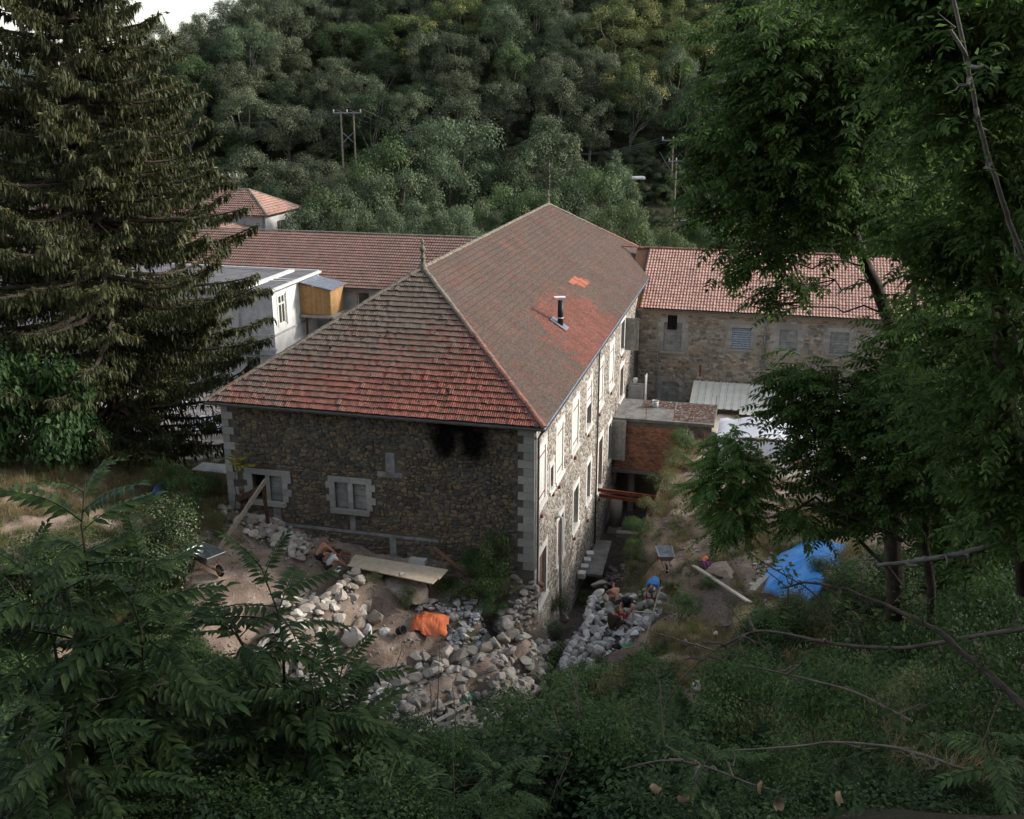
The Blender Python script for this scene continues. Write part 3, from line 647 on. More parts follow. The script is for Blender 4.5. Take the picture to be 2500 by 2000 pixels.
# roof sheets
RF = obj("roof", None, B)
o = .5; e0, e1, e2, e3 = (-15.86, -.5, ZE), (.5, -.5, ZE), (.5, LB + .5, ZE), (-15.86, LB + .5, ZE); r1, r2 = (-7.68, 7.68, ZR), (-7.68, 37.9, ZR)
put("roof_deck", Geo().add([e0, e1, e2, e3, r1, r2], [[1, 2, 5, 4], [3, 0, 4, 5]], [[0, 1, 4], [2, 3, 5]]).add([(a[0], a[1], a[2] - .12) for a in (e0, e1, e2, e3)], [[0, 3, 2, 1]]), M['rust_wood'], RF)
SL = math.hypot(HW, ZR - ZE); cv, sv = HW / SL, (ZR - ZE) / SL
def chim(x, y): return False
tiling(RF, e0, (1, 0, 0), (0, cv, sv), [(0, 0), (16.36, 0), (8.18, SL)], .2045, .361, M['tile_front'], 300, seed=2, lift=.06, jit=.016)
tiling(RF, e1, (0, 1, 0), (-cv, 0, sv), [(0, 0), (LB + 1, 0), (38.4, SL), (8.18, SL)], .2045, .361, M['tile_side'], 0, seed=3, jit=.006)
# moss cushions on the front slope
mt = simple("roof_moss", (.045, .038, .02), (.025, .02, .012), 20, 1., .2); g = Geo(); pos = []; scl = []
while len(pos) < 620:
    x = rs.uniform(-7.9, 7.9); y = rs.uniform(0, 1) ** 1.1 * SL
    if abs(x) < 8.0 * (1 - y / SL) - .1:
        if rs.rand() < .55: y = round(y / .361) * .361 + .04
        pos.append((-7.68 + x, -.5 + y * cv, ZE + y * sv + .055)); scl.append(rs.uniform(.02, .055) * (1 + (rs.rand() < .1)))
g.many((IC[1][0] * [1.3, 1, .6], np.zeros((0, 4), int), IC[1][1], np.zeros(42)), pos, eul_mats(rs.rand(len(pos), 3) * 6), scl, a=rs.rand(len(pos)))
tag(put("moss", g, mt, RF), kind='stuff')
# ridge and hip tiles, flashing strips, finials
def ridge_line(p, q, parent, mat, n=None, rad=.13, stepl=.4, lift=.06):
    p = np.array(p, float); q = np.array(q, float); d = q - p; ln = np.linalg.norm(d); n = n or int(ln / stepl); d /= ln
    th = np.linspace(0, math.pi, 6); V = []; 
    for k, (x, rr) in enumerate(((0, rad * 1.12), (ln / n * 1.12, rad))): V += [(x, math.cos(a) * rr, math.sin(a) * rr * .75) for a in th]
    i = np.arange(5); me = Geo().add(V, np.stack([i, i + 1, i + 7, i + 6], 1)).add([(0, math.cos(a) * rad * 1.12, math.sin(a) * rad * .84) for a in th] + [(0, 0, 0)], None, [[k + 1, k, 6] for k in range(5)], a=.3).mesh("ridge_tile", mat)
    e = np.cross([0, 0, 1.], d); e /= np.linalg.norm(e); u = np.cross(d, e)
    for k in range(n):
        o_ = obj("ridge_tile", me, parent); M4 = np.eye(4); M4[:3, :3] = np.stack([d, e, u], 1); M4[:3, 3] = p + d * ln * k / n + u * (lift + rnd.uniform(-.01, .012)) + e * rnd.uniform(-.012, .012); o_.matrix_local = Matrix(M4.tolist())
ridge_line(e0, r1, RF, M['ridge']); ridge_line(e1, r1, RF, M['ridge']); ridge_line(r1, r2, RF, M['ridge']); ridge_line(e2, r2, RF, M['ridge'])
g = Geo()
for p, q, a0, a1 in ((e1, r1, .0, .42), (e0, r1, 0, .62)):
    p = np.array(p); q = np.array(q); s_ = 1 if p[0] > -5 else -1
    g.bar(p + (q - p) * a0 + np.array([-s_ * .22, 0, .08]), p + (q - p) * a1 + np.array([-s_ * .22, 0, .08]), .10, .012)
put("flashing_strip", g, M['zinc'], RF)
def finial(p):
    f = Geo().lathe([(.22, -.1), (.20, .1), (.13, .2), (.11, .45), (.16, .5), (.10, .55), (.07, .75), (.15, .86), (.16, .95), (.09, 1.06), (.05, 1.12), (.05, 1.22), (.08, 1.3), (.06, 1.38), (.01, 1.46)], 10)
    return put("finial", f, M['ridge'], RF, smooth=True, loc=p)
finial((r1[0], r1[1], r1[2] + .05)); finial((r2[0], r2[1], r2[2] + .05)).scale = (.85, .85, .75)
# gutters, downpipes
def gutter(p, q, r=.075):
    g = Geo(); p = np.array(p, float); q = np.array(q, float); d = (q - p) / np.linalg.norm(q - p); e = np.cross(d, [0, 0, 1.]); th = np.linspace(0, math.pi, 7)
    V = [P + e * math.cos(a) * rr - np.array([0, 0, math.sin(a) * rr]) for rr in (r, r * .88) for P in (p, q) for a in th]
    i = np.arange(6); Q = np.concatenate([np.stack([i, i + 1, i + 8, i + 7], 1), np.stack([i + 14, i + 21, i + 22, i + 15], 1), [[0, 7, 21, 14], [6, 20, 27, 13]]]); return g.add(V, Q)
put("gutter", gutter((-15.9, -.57, ZE - .02), (.55, -.57, ZE - .02)), M['gutter'], B)
put("gutter", gutter((.57, -.55, ZE - .02), (.57, LB + .5, ZE - .02)), M['zinc'], B)
put("fascia", Geo().b2((-15.82, -.47, ZE - .16), (.46, -.44, ZE)).b2((.44, -.44, ZE - .16), (.47, LB, ZE)), M['grey_wood'], B)
put("downpipe", Geo().tube([(.5, -.5, ZE - .1), (.3, -.1, ZE - .35), (.12, .15, ZE - .7), (.12, .15, 1.3), (.16, -.05, .5)], .055, 8), M['gutter'], B, smooth=True)
put("downpipe", Geo().tube([(.5, 16.6, ZE - .05), (.12, 16.55, ZE - .5), (.12, 16.6, -2.9)], .055, 8), M['gutter'], B, smooth=True)
put("downpipe", Geo().tube([(.0, 4.4, 4.0), (.2, 4.5, 4.15), (.32, 4.65, 4.0), (.30, 4.7, 1.3), (.28, 4.9, .6), (.2, 5.4, -.9)], .085, 8), M['grey_plaster'], B, smooth=True)
# stove pipe on the side slope
sx, sy = -1.6, 13.2; sz = ZE + (.5 - sx) * (ZR - ZE) / HW
sp = obj("stove_pipe", Geo().tube([(0, 0, -.1), (0, 0, 1.5)], .16, 14).mesh("stove_pipe", M['black_pipe'], True), B, (sx, sy, sz))
put("collar", Geo().tube([(0, 0, .5), (0, 0, .55)], .175, 14), M['white_paint'], sp)
put("cap", Geo().box((-.05, 0, 1.68), (.62, .42, .03), rz=.4).bar((0, 0, 1.5), (0, 0, 1.68), .03, .03), M['tarp_white'], sp)
put("flashing", Geo().add([(-.5, -.45, .33), (.42, -.45, -.26), (.42, .4, -.26), (-.5, .4, .33)], [[0, 1, 2, 3]]).add([(-.5, -.45, .36), (.42, -.45, -.23), (.42, .4, -.23), (-.5, .4, .36)], [[0, 1, 2, 3]]), M['zinc'], sp, loc=(0, 0, .13))
# replaced orange tiles and a white scrap on the slope
def onroof(s, t): return (s, t, ZE + (.5 - s) * (ZR - ZE) / HW)
mt = simple("new_orange_tiles", (.55, .20, .12), (.45, .15, .09), 9, .8, .15)
T = tile_t(.2045, .361); Bm = np.stack([[0, 1., 0], [-cv, 0, sv], np.cross([0, 1., 0], [-cv, 0, sv])], 1)
me = Geo().add(T[0], T[1], a=.4).mesh("new_tile", mt)
for k in range(30):
    i, j = k % 10, k // 10
    if rnd.random() < .3: continue
    p = np.array(onroof(-2.6 + .30 * j * .9, 22.0 + .2045 * i + j * .5)) + Bm[:, 2] * .075; o_ = obj("new_tile", me, RF); M4 = np.eye(4); M4[:3, :3] = Bm; M4[:3, 3] = p; o_.matrix_local = Matrix(M4.tolist())

# ------------------------------------------------------------------ right stone wing
TW = 34.2
Bw = thing("stone_wing", "right hand stone wing with pale orange pantile roof behind the lean-to shed", "building", (OO[0], OO[1], 0), ROT)
wh = [(2.15, 3.5, 5.42, 7.65), (7.2, 8.55, 5.92, 7.5), (10.62, 11.9, 6.0, 7.6), (14.2, 15.5, 6.0, 7.6), (2.15, 3.5, 1.0, 2.95), (19., 20.3, 6, 7.6)]
g = Geo(); wall_face(g, (0, TW, 0), (1, 0, 0), (0, -1, 0), .02, 36, 0, 8.72, wh, .3, 0)
g.add([(36, TW, 0), (36, TW + 13, 0), (36, TW + 13, 8.7), (36, TW, 8.7)], [[0, 1, 2, 3]]).add([(36, TW, 8.7), (36, TW + 13, 8.7), (36, TW + 6.5, 12)], None, [[0, 1, 2]]); put("wall", g, M['wing_mortar'], Bw)
put("black_backing", Geo().b2((.5, TW + .42, 0), (35, TW + .5, 8.5)), M['dark'], Bw)
exw = [(a - .38, b + .38, c - .3, d + .4) for a, b, c, d in wh] + [(.0, 36, 8.3, 9)]
rubble(Bw, (0, TW, 0), (1, 0, 0), (0, -1, 0), .1, 26, 1.2, 8.4, exw, M['wing_stone'], .23, .32, 120, 8, .055)
put("cornice", Geo().b2((.02, TW - .16, 8.36), (36, TW + .0, 8.44)).b2((.02, TW - .26, 8.44), (36, TW, 8.56)).b2((.02, TW - .36, 8.56), (36, TW, 8.68)), M['wing_stone'], Bw)
bl = Geo().box((0, 0, 0), (1, 1, 1)).mesh("infill_block", M['block']); lq = Geo().box((0, 0, 0), (1, 1, 1)).mesh("frame_stone", M['quoin'])
alu = Geo().box((0, 0, 0), (1, 1, 1)).mesh("louvre_slat", M['steel'])
for k, (a, b, c, d) in enumerate(wh):
    w = obj("window", None, Bw); y0 = TW - .03; nz = 6
    for i in range(nz):
        zz0 = c + (d - c) * i / nz; zz1 = c + (d - c) * (i + 1) / nz; e = .16 if i % 2 else 0
        bx_("frame_stone", w, (a - .28 - e, y0, zz0 + .005), (a - .004, TW + .02, zz1 - .005), lq); bx_("frame_stone", w, (b + .004, y0, zz0 + .005), (b + .28 + e, TW + .02, zz1 - .005), lq)
    if k == 4:
        for i in range(9):
            an = math.pi * (i + .5) / 9; cx = (a + b) / 2 - math.cos(an) * .82; cz = d - .1 + math.sin(an) * .42
            o_ = obj("arch_stone", lq, w, (cx, TW - .02, cz), (0, -(math.pi / 2 - an) * .6, 0), (.2, .1, .3))
    else: bx_("lintel", w, (a - .25, y0, d + .004), (b + .25, TW + .02, d + .3), lq)
    bx_("sill", w, (a - .3, TW - .14, c - .16), (b + .3, TW + .02, c - .004), lq)
    if k == 1:
        for i in range(9): o_ = bx_("louvre_slat", w, (a, TW + .1, c + .02 + i * .172), (b, TW + .13, c + .16 + i * .172), alu); o_.rotation_euler = (R(-28), 0, 0)
    elif k != 4 and k != 0 or k in (0, 4):
        n = 9 if k == 0 else 8
        for i in range(n):
            z0_ = c + (d - c) * i / n; z1_ = c + (d - c) * (i + 1) / n
            m_ = (a + b) / 2 + (.2 if i % 2 else -.15)
            bx_("infill_block", w, (a, TW + .1, z0_ + .006), (m_ - .006, TW + .18, z1_ - .006), bl); bx_("infill_block", w, (m_ + .006, TW + .1, z0_ + .006), (b, TW + .18, z1_ - .006), bl)
bx_("black_opening_box", Bw, (2.4, TW - .036, 7.1), (3.1, TW + .05, 8.2), Geo().box((0, 0, 0), (1, 1, 1)).mesh("black_opening_box", M['dark']))  # black box on the wall, painted as the dark of a hole
RW = obj("roof", None, Bw); rise, hd = 3.45, 6.9; sw = math.hypot(rise, hd)
put("roof_deck", Geo().add([(-.9, TW - .4, 8.7), (36.4, TW - .4, 8.7), (36.4, TW + 6.5, 12.15), (-.9, TW + 6.5, 12.15), (36.4, TW + 13.4, 8.7), (-.9, TW + 13.4, 8.7)], [[0, 1, 2, 3], [3, 2, 4, 5]]), M['rust_wood'], RW)
tiling(RW, (.3, TW - .42, 8.71), (1, 0, 0), (0, hd / sw, rise / sw), [(0, 0), (36, 0), (36, sw), (-.2, sw)], .23, .36, M['tile_wingR'], 0, ribs=1, pts=2, seed=6, lift=.035, th=.05, jit=.008)
ridge_line((36.4, TW + 6.5, 12.15), (-2.5, TW + 6.5, 12.15), RW, M['ridge'])
put("gutter", gutter((.6, TW - .48, 8.66), (36.4, TW - .48, 8.66), .09), M['gutter'], Bw)
put("downpipe", Geo().tube([(9.7, TW - .45, 8.55), (9.6, TW - .12, 8.1), (9.45, TW - .12, 1.7)], .06, 8), M['steel'], Bw, smooth=True)
put("downpipe", Geo().tube([(.12, TW - .45, 8.6), (.25, TW - .15, 8.0), (.25, TW - .12, 1.7)], .06, 8), M['gutter'], Bw, smooth=True)
put("conduit", Geo().tube([(1.75, TW - .08, 5.3), (1.82, TW - .08, 1.5)], .04, 6), M['steel'], Bw)
put("conduit", Geo().b2((4.95, TW - .06, 3.6), (5.08, TW - .01, 4.5)), M['rust'], Bw)

# ------------------------------------------------------------------ left wing
TL = 36.6
Bl = thing("plastered_wing", "left hand plastered wing under the long brownish tiled roof", "building", (OO[0], OO[1], 0), ROT)
lh = [(-23.6, -22.5, 7.2, 8.2), (-19, -18, 6, 7.5)]
g = Geo(); wall_face(g, (0, TL, 0), (1, 0, 0), (0, -1, 0), -62, -15.4, 0, 8.72, lh, .3, 0); g.add([(-62, TL, 0), (-62, TL + 13, 0), (-62, TL + 13, 8.7), (-62, TL, 8.7)], [[0, 1, 2, 3]]); put("wall", g, M['grey_plaster'], Bl)
put("black_backing", Geo().b2((-61, TL + .42, 0), (-16, TL + .5, 8.5)), M['dark'], Bl)
w = obj("window", None, Bl)
for a, b, c, d in lh:
    bx_("sash", w, (a, TL + .15, c), (a + .08, TL + .2, d), wp); bx_("sash", w, (b - .08, TL + .15, c), (b, TL + .2, d), wp); bx_("pane", w, (a + .08, TL + .2, c), (b - .08, TL + .22, d), dk_)
RL = obj("roof", None, Bl)
put("roof_deck", Geo().add([(-62.4, TL - .4, 8.6), (-12, TL - .4, 8.6), (-12, TL + 6.5, 12.1), (-62.4, TL + 6.5, 12.1), (-12, TL + 13.4, 8.6), (-62.4, TL + 13.4, 8.6)], [[0, 1, 2, 3], [3, 2, 4, 5]]), M['rust_wood'], RL)
tiling(RL, (-62.3, TL - .42, 8.61), (1, 0, 0), (0, 6.9 / 7.73, 3.5 / 7.73), [(0, 0), (46.5, 0), (51, 7.73), (0, 7.73)], .23, .40, M['tile_wingL'], 0, ribs=1, pts=2, seed=7, lift=.06, th=.04, jit=.006)
ridge_line((-62, TL + 6.5, 12.1), (-11, TL + 6.5, 12.1), RL, M['ridge'])
put("gutter", gutter((-24.9, TL - .48, 8.58), (-15.5, TL - .48, 8.58), .09), M['gutter'], Bl)

# ------------------------------------------------------------------ white flat-roofed house with timber box, far houses
Bh = thing("white_house", "white rendered house with grey flat roof and tall casement window, left of the hip roof", "building", (OO[0], OO[1], 0), ROT)
hx, hy0, hy1, hz = -27.3, 28.8, 37.4, 9.6
g = Geo(); wall_face(g, (0, hy0, 0), (1, 0, 0), (0, -1, 0), -44, hx, 0, hz - .1, [(-29.9, -28.7, 3.2, 5.0), (-34.5, -33.2, 3.4, 5.3), (-34.5, -33.2, 6.4, 8.4), (-39, -37.8, 6.4, 8.4)], .25, 1)
wall_face(g, (hx, 0, 0), (0, 1, 0), (1, 0, 0), hy0, hy1, 0, hz - .1, [(29.75, 30.95, 6.75, 9.05)], .22, 0)
put("wall", g, [M['white_plaster'], M['grey_plaster']], Bh); put("black_backing", Geo().b2((-43, hy0 + .35, 0), (hx - .4, hy0 + .4, 9)).b2((hx - .4, hy0 + .4, 0), (hx - .35, hy1, 9)), M['dark'], Bh)
put("roof", Geo().b2((-44.2, hy0 - .25, hz - .1), (hx + .2, hy1, hz + .02)), simple("bitumen_roof", (.17, .165, .17), (.11, .105, .11), 1.5, .9, 0), Bh)
for (x0, x1) in ((-30.0, -29.45), (hx - .08, hx + .26)): put("roof_upstand", Geo().b2((x0, hy0 - .3, hz + .02), (x1, hy1, hz + .16)), M['white_paint'], Bh)
put("roof_edge", Geo().b2((-44.3, hy0 - .33, hz - .14), (hx + .27, hy0 - .25, hz + .06)), M['gutter'], Bh); put("roof_edge", Geo().b2((-44, hy1 - .05, hz + .02), (hx, hy1 + .1, hz + .2)), M['white_paint'], Bh)
for y in (32.6, 33.4): put("skylight_bar", Geo().b2((-29.4, y, hz + .03), (hx - .1, y + .12, hz + .1)), M['white_paint'], Bh)
w = obj("window", None, Bh); put("frame", Geo().b2((hx - .12, 29.75, 6.75), (hx - .06, 29.87, 9.05)).b2((hx - .12, 30.83, 6.75), (hx - .06, 30.95, 9.05)).b2((hx - .12, 30.3, 6.75), (hx - .05, 30.4, 9.05)).b2((hx - .12, 29.75, 8.3), (hx - .05, 30.95, 8.42)).b2((hx - .12, 29.75, 6.7), (hx - .06, 30.95, 6.85)).b2((hx - .12, 29.75, 8.95), (hx - .06, 30.95, 9.05)), M['white_paint'], w)
put("pane", Geo().b2((hx - .16, 29.8, 6.8), (hx - .13, 30.9, 9.0)), M['glass'], w); put("surround", Geo().b2((hx, 29.5, 6.6), (hx + .04, 29.72, 9.2)).b2((hx, 31.0, 6.6), (hx + .08, 31.2, 9.2)), M['white_paint'], w)
put("string_course", Geo().b2((-30.1, hy0 - .1, 6.05), (hx + .1, hy0 - .01, 6.2)).b2((hx + .01, hy0, 6.05), (hx + .1, hy1, 6.2)), M['grey_plaster'], Bh); put("string_course", Geo().b2((-30.1, hy0 - .14, 4.9), (hx + .14, hy0 - .01, 5.1)), M['grey_plaster'], Bh)
put("zinc_ledge", Geo().b2((-30.3, hy0 - .55, 4.45), (hx + .2, hy0 - .01, 4.52)), M['zinc'], Bh)
put("downpipe", Geo().tube([(-30.2, hy0 - .12, hz - .1), (-30.2, hy0 - .12, 4.6)], .06, 8), M['steel'], Bh, smooth=True)
for a, b, c, d in [(-34.5, -33.2, 6.4, 8.4), (-34.5, -33.2, 3.4, 5.3), (-29.9, -28.7, 3.2, 5.0), (-39, -37.8, 6.4, 8.4)]:
    w = obj("window", None, Bh); bx_("pane", w, (a, hy0 + .2, c), (b, hy0 + .23, d), dk_); bx_("sash", w, ((a + b) / 2 - .05, hy0 + .15, c), ((a + b) / 2 + .05, hy0 + .19, d), wp)
# timber box
Bt = obj("timber_box", None, Bh); bw = simple("orange_boarding", (.44, .26, .11), (.33, .19, .08), 4, .7, .12)
pl = Geo().box((0, 0, 0), (1, 1, 1)).mesh("board", bw)
for i in range(14): bx_("board", Bt, (-27.28 + i * .19, 33.5 + .008 * (i % 2), 6.9), (-27.28 + i * .19 + .184, 33.55, 9.35 - i * .035), pl)
for i in range(12): bx_("board", Bt, (-24.6, 33.56 + i * .22, 6.9), (-24.64 + .01 * (i % 2), 33.56 + i * .22 + .214, 8.9), pl)
put("box_roof", Geo().add([(-27.4, 33.2, 9.62), (-24.35, 33.2, 9.02), (-24.35, 36.4, 9.02), (-27.4, 36.4, 9.62), (-27.4, 33.2, 9.55), (-24.35, 33.2, 8.95), (-24.35, 36.4, 8.95), (-27.4, 36.4, 9.55)], [[0, 1, 2, 3], [4, 7, 6, 5], [0, 4, 5, 1], [1, 5, 6, 2]]), M['zinc'], Bt)
put("platform", Geo().b2((-27.3, 33.2, 6.65), (-24.3, 36.4, 6.85)), M['silver_wood'], Bt); put("post", Geo().b2((-24.8, 33.5, 3), (-24.65, 33.65, 6.65)), M['rust_wood'], Bt); put("post", Geo().b2((-26.9, 33.5, 3), (-26.75, 33.65, 6.65)), M['rust_wood'], Bt)
# far house with hip roof
def hip_house(name, label, s0, s1, t0, t1, zb, ze, zr, over=.6):
    H = thing(name, label, "building", (OO[0], OO[1], 0), ROT); g = Geo()
    wall_face(g, (0, t0, 0), (1, 0, 0), (0, -1, 0), s0, s1, zb, ze, [], .2, 1); wall_face(g, (s1, 0, 0), (0, 1, 0), (1, 0, 0), t0, t1, zb, ze, [(t0 + 3.1, t0 + 4.0, ze - 2.3, ze - .9)], .2, 0)
    g.add([(s0, t1, zb), (s1, t1, zb), (s1, t1, ze), (s0, t1, ze), (s0, t0, zb), (s0, t0, ze)], [[0, 1, 2, 3], [4, 0, 3, 5]], mi=1); put("wall", g, [M['white_plaster'], M['grey_plaster']], H)
    m_ = (t0 + t1) / 2; hw = m_ - t0 + over; A = (s0 - over, t0 - over, ze); Bq = (s1 + over, t0 - over, ze); Cq = (s1 + over, t1 + over, ze); D = (s0 - over, t1 + over, ze); p = (s0 - over + hw, m_, zr); q = (s1 + over - hw, m_, zr)
    Rr = obj("roof", None, H); put("roof_deck", Geo().add([A, Bq, Cq, D, p, q], [[0, 1, 5, 4], [2, 3, 4, 5], [0, 3, 2, 1]], [[1, 2, 5], [3, 0, 4]]), M['rust_wood'], Rr)
    sl_ = math.hypot(hw, zr - ze); W_ = s1 - s0 + 2 * over
    tiling(Rr, A, (1, 0, 0), (0, hw / sl_, (zr - ze) / sl_), [(0, 0), (W_, 0), (W_ - hw, sl_), (hw, sl_)], .25, .4, M['tile_wingL'], 0, ribs=1, pts=2, seed=9, lift=.05, th=.05)
    tiling(Rr, Bq, (0, 1, 0), (-hw / sl_, 0, (zr - ze) / sl_), [(0, 0), (2 * hw, 0), (hw, sl_)], .25, .4, M['tile_wingR'], 0, ribs=1, pts=2, seed=10, lift=.05, th=.05)
    for a, b in ((Bq, q), (A, p), (p, q), (Cq, q)): ridge_line(a, b, Rr, M['ridge'], rad=.12, stepl=.45)
    w = obj("window", None, H); a, b, c, d = t0 + 3.1, t0 + 4.0, ze - 2.3, ze - .9
    bx_("pane", w, (s1 - .2, a, c), (s1 - .17, b, d), dk_); bx_("sash", w, (s1 - .16, (a + b) / 2 - .04, c), (s1 - .1, (a + b) / 2 + .04, d), wp)
    bx_("shutter", w, (s1 + .02, a - .5, c), (s1 + .08, a, d), bp); bx_("shutter", w, (s1 + .02, b, c), (s1 + .08, b + .5, d), bp)
    put("downpipe", Geo().tube([(s1 - .25, t0 - .1, ze - .1), (s1 - .25, t0 - .1, zb)], .06, 6), M['steel'], H)
    return H
hip_house("far_house", "small white house with red hipped roof and brown shutters beyond the left wing", -53, -41.1, 55, 62, 2, 11.9, 14.1)
hip_house("far_house", "house half hidden by the spruce, only its pale red roof end and wall showing", -66, -57, 50, 58, 2, 11.5, 14.6)
hip_house("far_house", "low red roof corner between the spruce and the small white house", -47, -43.2, 48, 54.5, 2, 10.6, 11.9)

# ------------------------------------------------------------------ brick annex on its concrete slab, over the channel
Ba = thing("brick_annex", "square brick annex under a stained flat concrete slab, bridging the channel beside the long wall", "building", (OO[0], OO[1], 0), ROT)
ty = 23.6
put("roof_slab", Geo().b2((.02, ty - .25, 3.16), (6.75, 27.9, 3.36)), M['slab'], Ba)
put("lintel_beam", Geo().b2((.05, ty - .02, 2.82), (5.4, ty + .3, 3.155)).b2((5.42, ty, 2.75), (6.6, ty + .25, 3.155)), M['slab'], Ba)
put("floor_beam", Geo().b2((.02, ty - .08, -.62), (5.2, ty + .3, -.4)), M['slab'], Ba)
g = Geo().b2((.1, ty + .06, -.4), (4.9, ty + .2, 2.82)); g.b2((4.8, ty + .2, -.4), (4.9, 27.6, 3.1)); put("wall", g, simple("brick_mortar", (.20, .16, .13), None, 3), Ba)
bm_ = simple("weathered_brick", (.42, .20, .125), (.28, .15, .105), 1.2, .9, .35)
g = Geo(); r_ = np.random.RandomState(4); nb = 0; bme = Geo().box((0, 0, 0), (1, 1, 1)).mesh("brick", bm_)
for j in range(28):
    for i in range(20):
        x = .14 + i * .232 + (j % 2) * .11; z = -.385 + j * .1135
        if x + .22 > 4.75 or z > 2.72 or (i in (8,) and j == 17) or (i == 14 and j == 9) or (i == 11 and j == 6): continue
        if nb < 300: bx_("brick", Ba, (x, ty + .01 + r_.uniform(0, .02), z), (x + .22, ty + .1, z + .1), bme); nb += 1
        else: g.b2((x, ty + .01 + r_.uniform(0, .02), z), (x + .22, ty + .1, z + .1), a=r_.rand())
tag(put("brickwork", g, bm_, Ba), kind='stuff')
put("corner_post", Geo().b2((4.78, ty - .03, -.4), (4.98, ty + .25, 2.82)), M['cement'], Ba); put("slab_post", Geo().b2((5.15, ty + .02, 1.2), (5.4, ty + .26, 2.74)), M['silver_wood'], Ba)
put("under_wall", Geo().b2((-.0, ty + 3.2, -5), (5, ty + 3.3, -.6)).b2((1.1, ty + .9, -4.6), (1.5, ty + 1.3, -.65)), M['boulder'], Ba)
for x, y, h in ((.15, 23.7, 1.25), (2.25, 23.5, 1.0), (4.1, 23.5, 1.15), (5.3, 23.5, 1.15), (6.6, 27.5, .8)): put("reinforcing_rod", Geo().tube([(x, y, 3.3), (x + .02, y, 3.36 + h)], .02, 5), M['rust'], Ba)
put("reinforcing_rod", Geo().tube([(4.95, 23.5, 3.36), (5.3, 23.5, 4.2)], .018, 5), M['rust'], Ba)
g = Geo(); ps = []
for i in range(260):
    x = rs.uniform(.3, 6.6); y = rs.uniform(23.5, 27.8)
    if x < 2.2 and rs.rand() < .8: continue
    ps.append((x, y, 3.375))
g.many((ROCK[8][0] * [1, 1, .35], *ROCK[8][1:]), ps, eul_mats(rs.rand(len(ps), 3) * [.3, .3, 6]), rs.uniform(.02, .07, len(ps)), a=rs.rand(len(ps)))
tag(put("slab_debris", g, M['rock'], Ba), kind='stuff')
mm = NT("leaf_litter"); put("leaf_litter", Geo().b2((4.0, 23.6, 3.364), (6.7, 27.8, 3.368)).b2((1.6, 26.1, 3.364), (3.9, 27.8, 3.367)), mm.done(mm.ramp(mm.noise(3.2, 5), [(.42, (.13, .12, .11)), (.52, (.075, .035, .022))]), .95), Ba)
# lime bucket on the slab
bk = thing("paint_bucket", "white paint bucket with blue label and orange rim on the annex slab", "bucket", L(2.55, 26.35, 3.37))
put("pail", Geo().lathe([(.001, 0), (.19, 0), (.23, .46), (.215, .46), (.18, .03), (.001, .03)], 16), M['white_plaster'], bk, smooth=True); put("rim", Geo().lathe([(.235, .44), (.25, .45), (.25, .48), (.235, .49), (.22, .48)], 16), simple("orange_rim", (.5, .24, .08)), bk)
put("label_band", Geo().tube([(.0, 0, .14), (.0, 0, .34)], [.205, .222], 16, cap=False), simple("blue_label", (.25, .40, .68), (.70, .72, .75), 6, .6, 0, lo=.45, hi=.52), bk)
# things beside the annex, at the foot of the long wall
tk = thing("oil_tank", "grey cabinet with a small white canister, in the corner behind the annex", "cabinet", L(.6, 30.6, 2.2), ROT)
put("cabinet", Geo().b2((-.4, -.6, -1.2), (.7, .3, 1.5)), M['grey_plaster'], tk); put("canister", Geo().tube([(0, -.2, 1.5), (0, -.2, 2.0)], .16, 12), M['white_paint'], tk, smooth=True); put("side_panel", Geo().b2((.75, -.7, -1.2), (.82, .3, 2.3)), M['white_paint'], tk)
# ------------------------------------------------------------------ lean-to shed with cream sheet roof
Bs = thing("lean_to_shed", "open lean-to shed with cream corrugated sheet roof against the right stone wing", "shed", (OO[0], OO[1], 0), ROT)
def corr(x0, x1, y0, z0, y1, z1, n):
    for i in range(n):
        a = x0 + (x1 - x0) * i / n; b = x0 + (x1 - x0) * (i + 1) / n - .01
        g = Geo().add([(a, y0, z0), (b - .1, y0, z0), (b - .07, y0, z0 + .06), (b, y0, z0 + .06), (a, y1, z1), (b - .1, y1, z1), (b - .07, y1, z1 + .06), (b, y1, z1 + .06)], [[0, 1, 5, 4], [1, 2, 6, 5], [2, 3, 7, 6]])
        put("roof_sheet", g, M['tin_white'], Bs)
corr(4.6, 8.2, 29.9, 2.45, 34.0, 3.3, 7); corr(8.2, 15.5, 29.3, 2.35, 34.0, 3.3, 14)
for x in (4.8, 8.2, 11.5, 15.2): put("post", Geo().b2((x, 30.2, 1.2), (x + .15, 30.35, 2.3)), M['rust_wood'], Bs)
put("beam", Geo().b2((4.7, 30.1, 2.05), (15.4, 30.3, 2.22)), M['rust_wood'], Bs); put("black_back_panel", Geo().b2((4.7, 33.4, 1.2), (15.4, 33.5, 3.0)), M['dark'], Bs)  # back panel painted near-black for the shade inside the shed
# white marquee beside the shed
tn = thing("white_canopy", "white tarpaulin canopy with sagging top, half hidden by the sapling in the yard", "canopy", L(9.6, 24.6, 1.7), ROT)
xs, ys = np.meshgrid(np.linspace(-2.6, 3.6, 14), np.linspace(-1.7, 2.4, 10)); rr = np.sqrt(((xs - .4) / 3) ** 2 + ((ys - .3) / 2) ** 2); zz_ = 2.15 - .95 * np.clip(rr, 0, 1.2) + .05 * np.sin(xs * 5) * rr
i = (np.arange(9)[:, None] * 14 + np.arange(13)[None]).ravel(); put("canopy", Geo().add(np.stack([xs, ys, zz_], 2).reshape(-1, 3), np.stack([i, i + 1, i + 15, i + 14], 1)), M['tarp_white'], tn, smooth=True)
put("side_cloth", Geo().add([(-2.6, -1.7, .95), (3.6, -1.7, .95), (3.7, -2.2, .05), (-2.3, -2.1, .1)], [[0, 1, 2, 3]]), M['tarp_white'], tn)
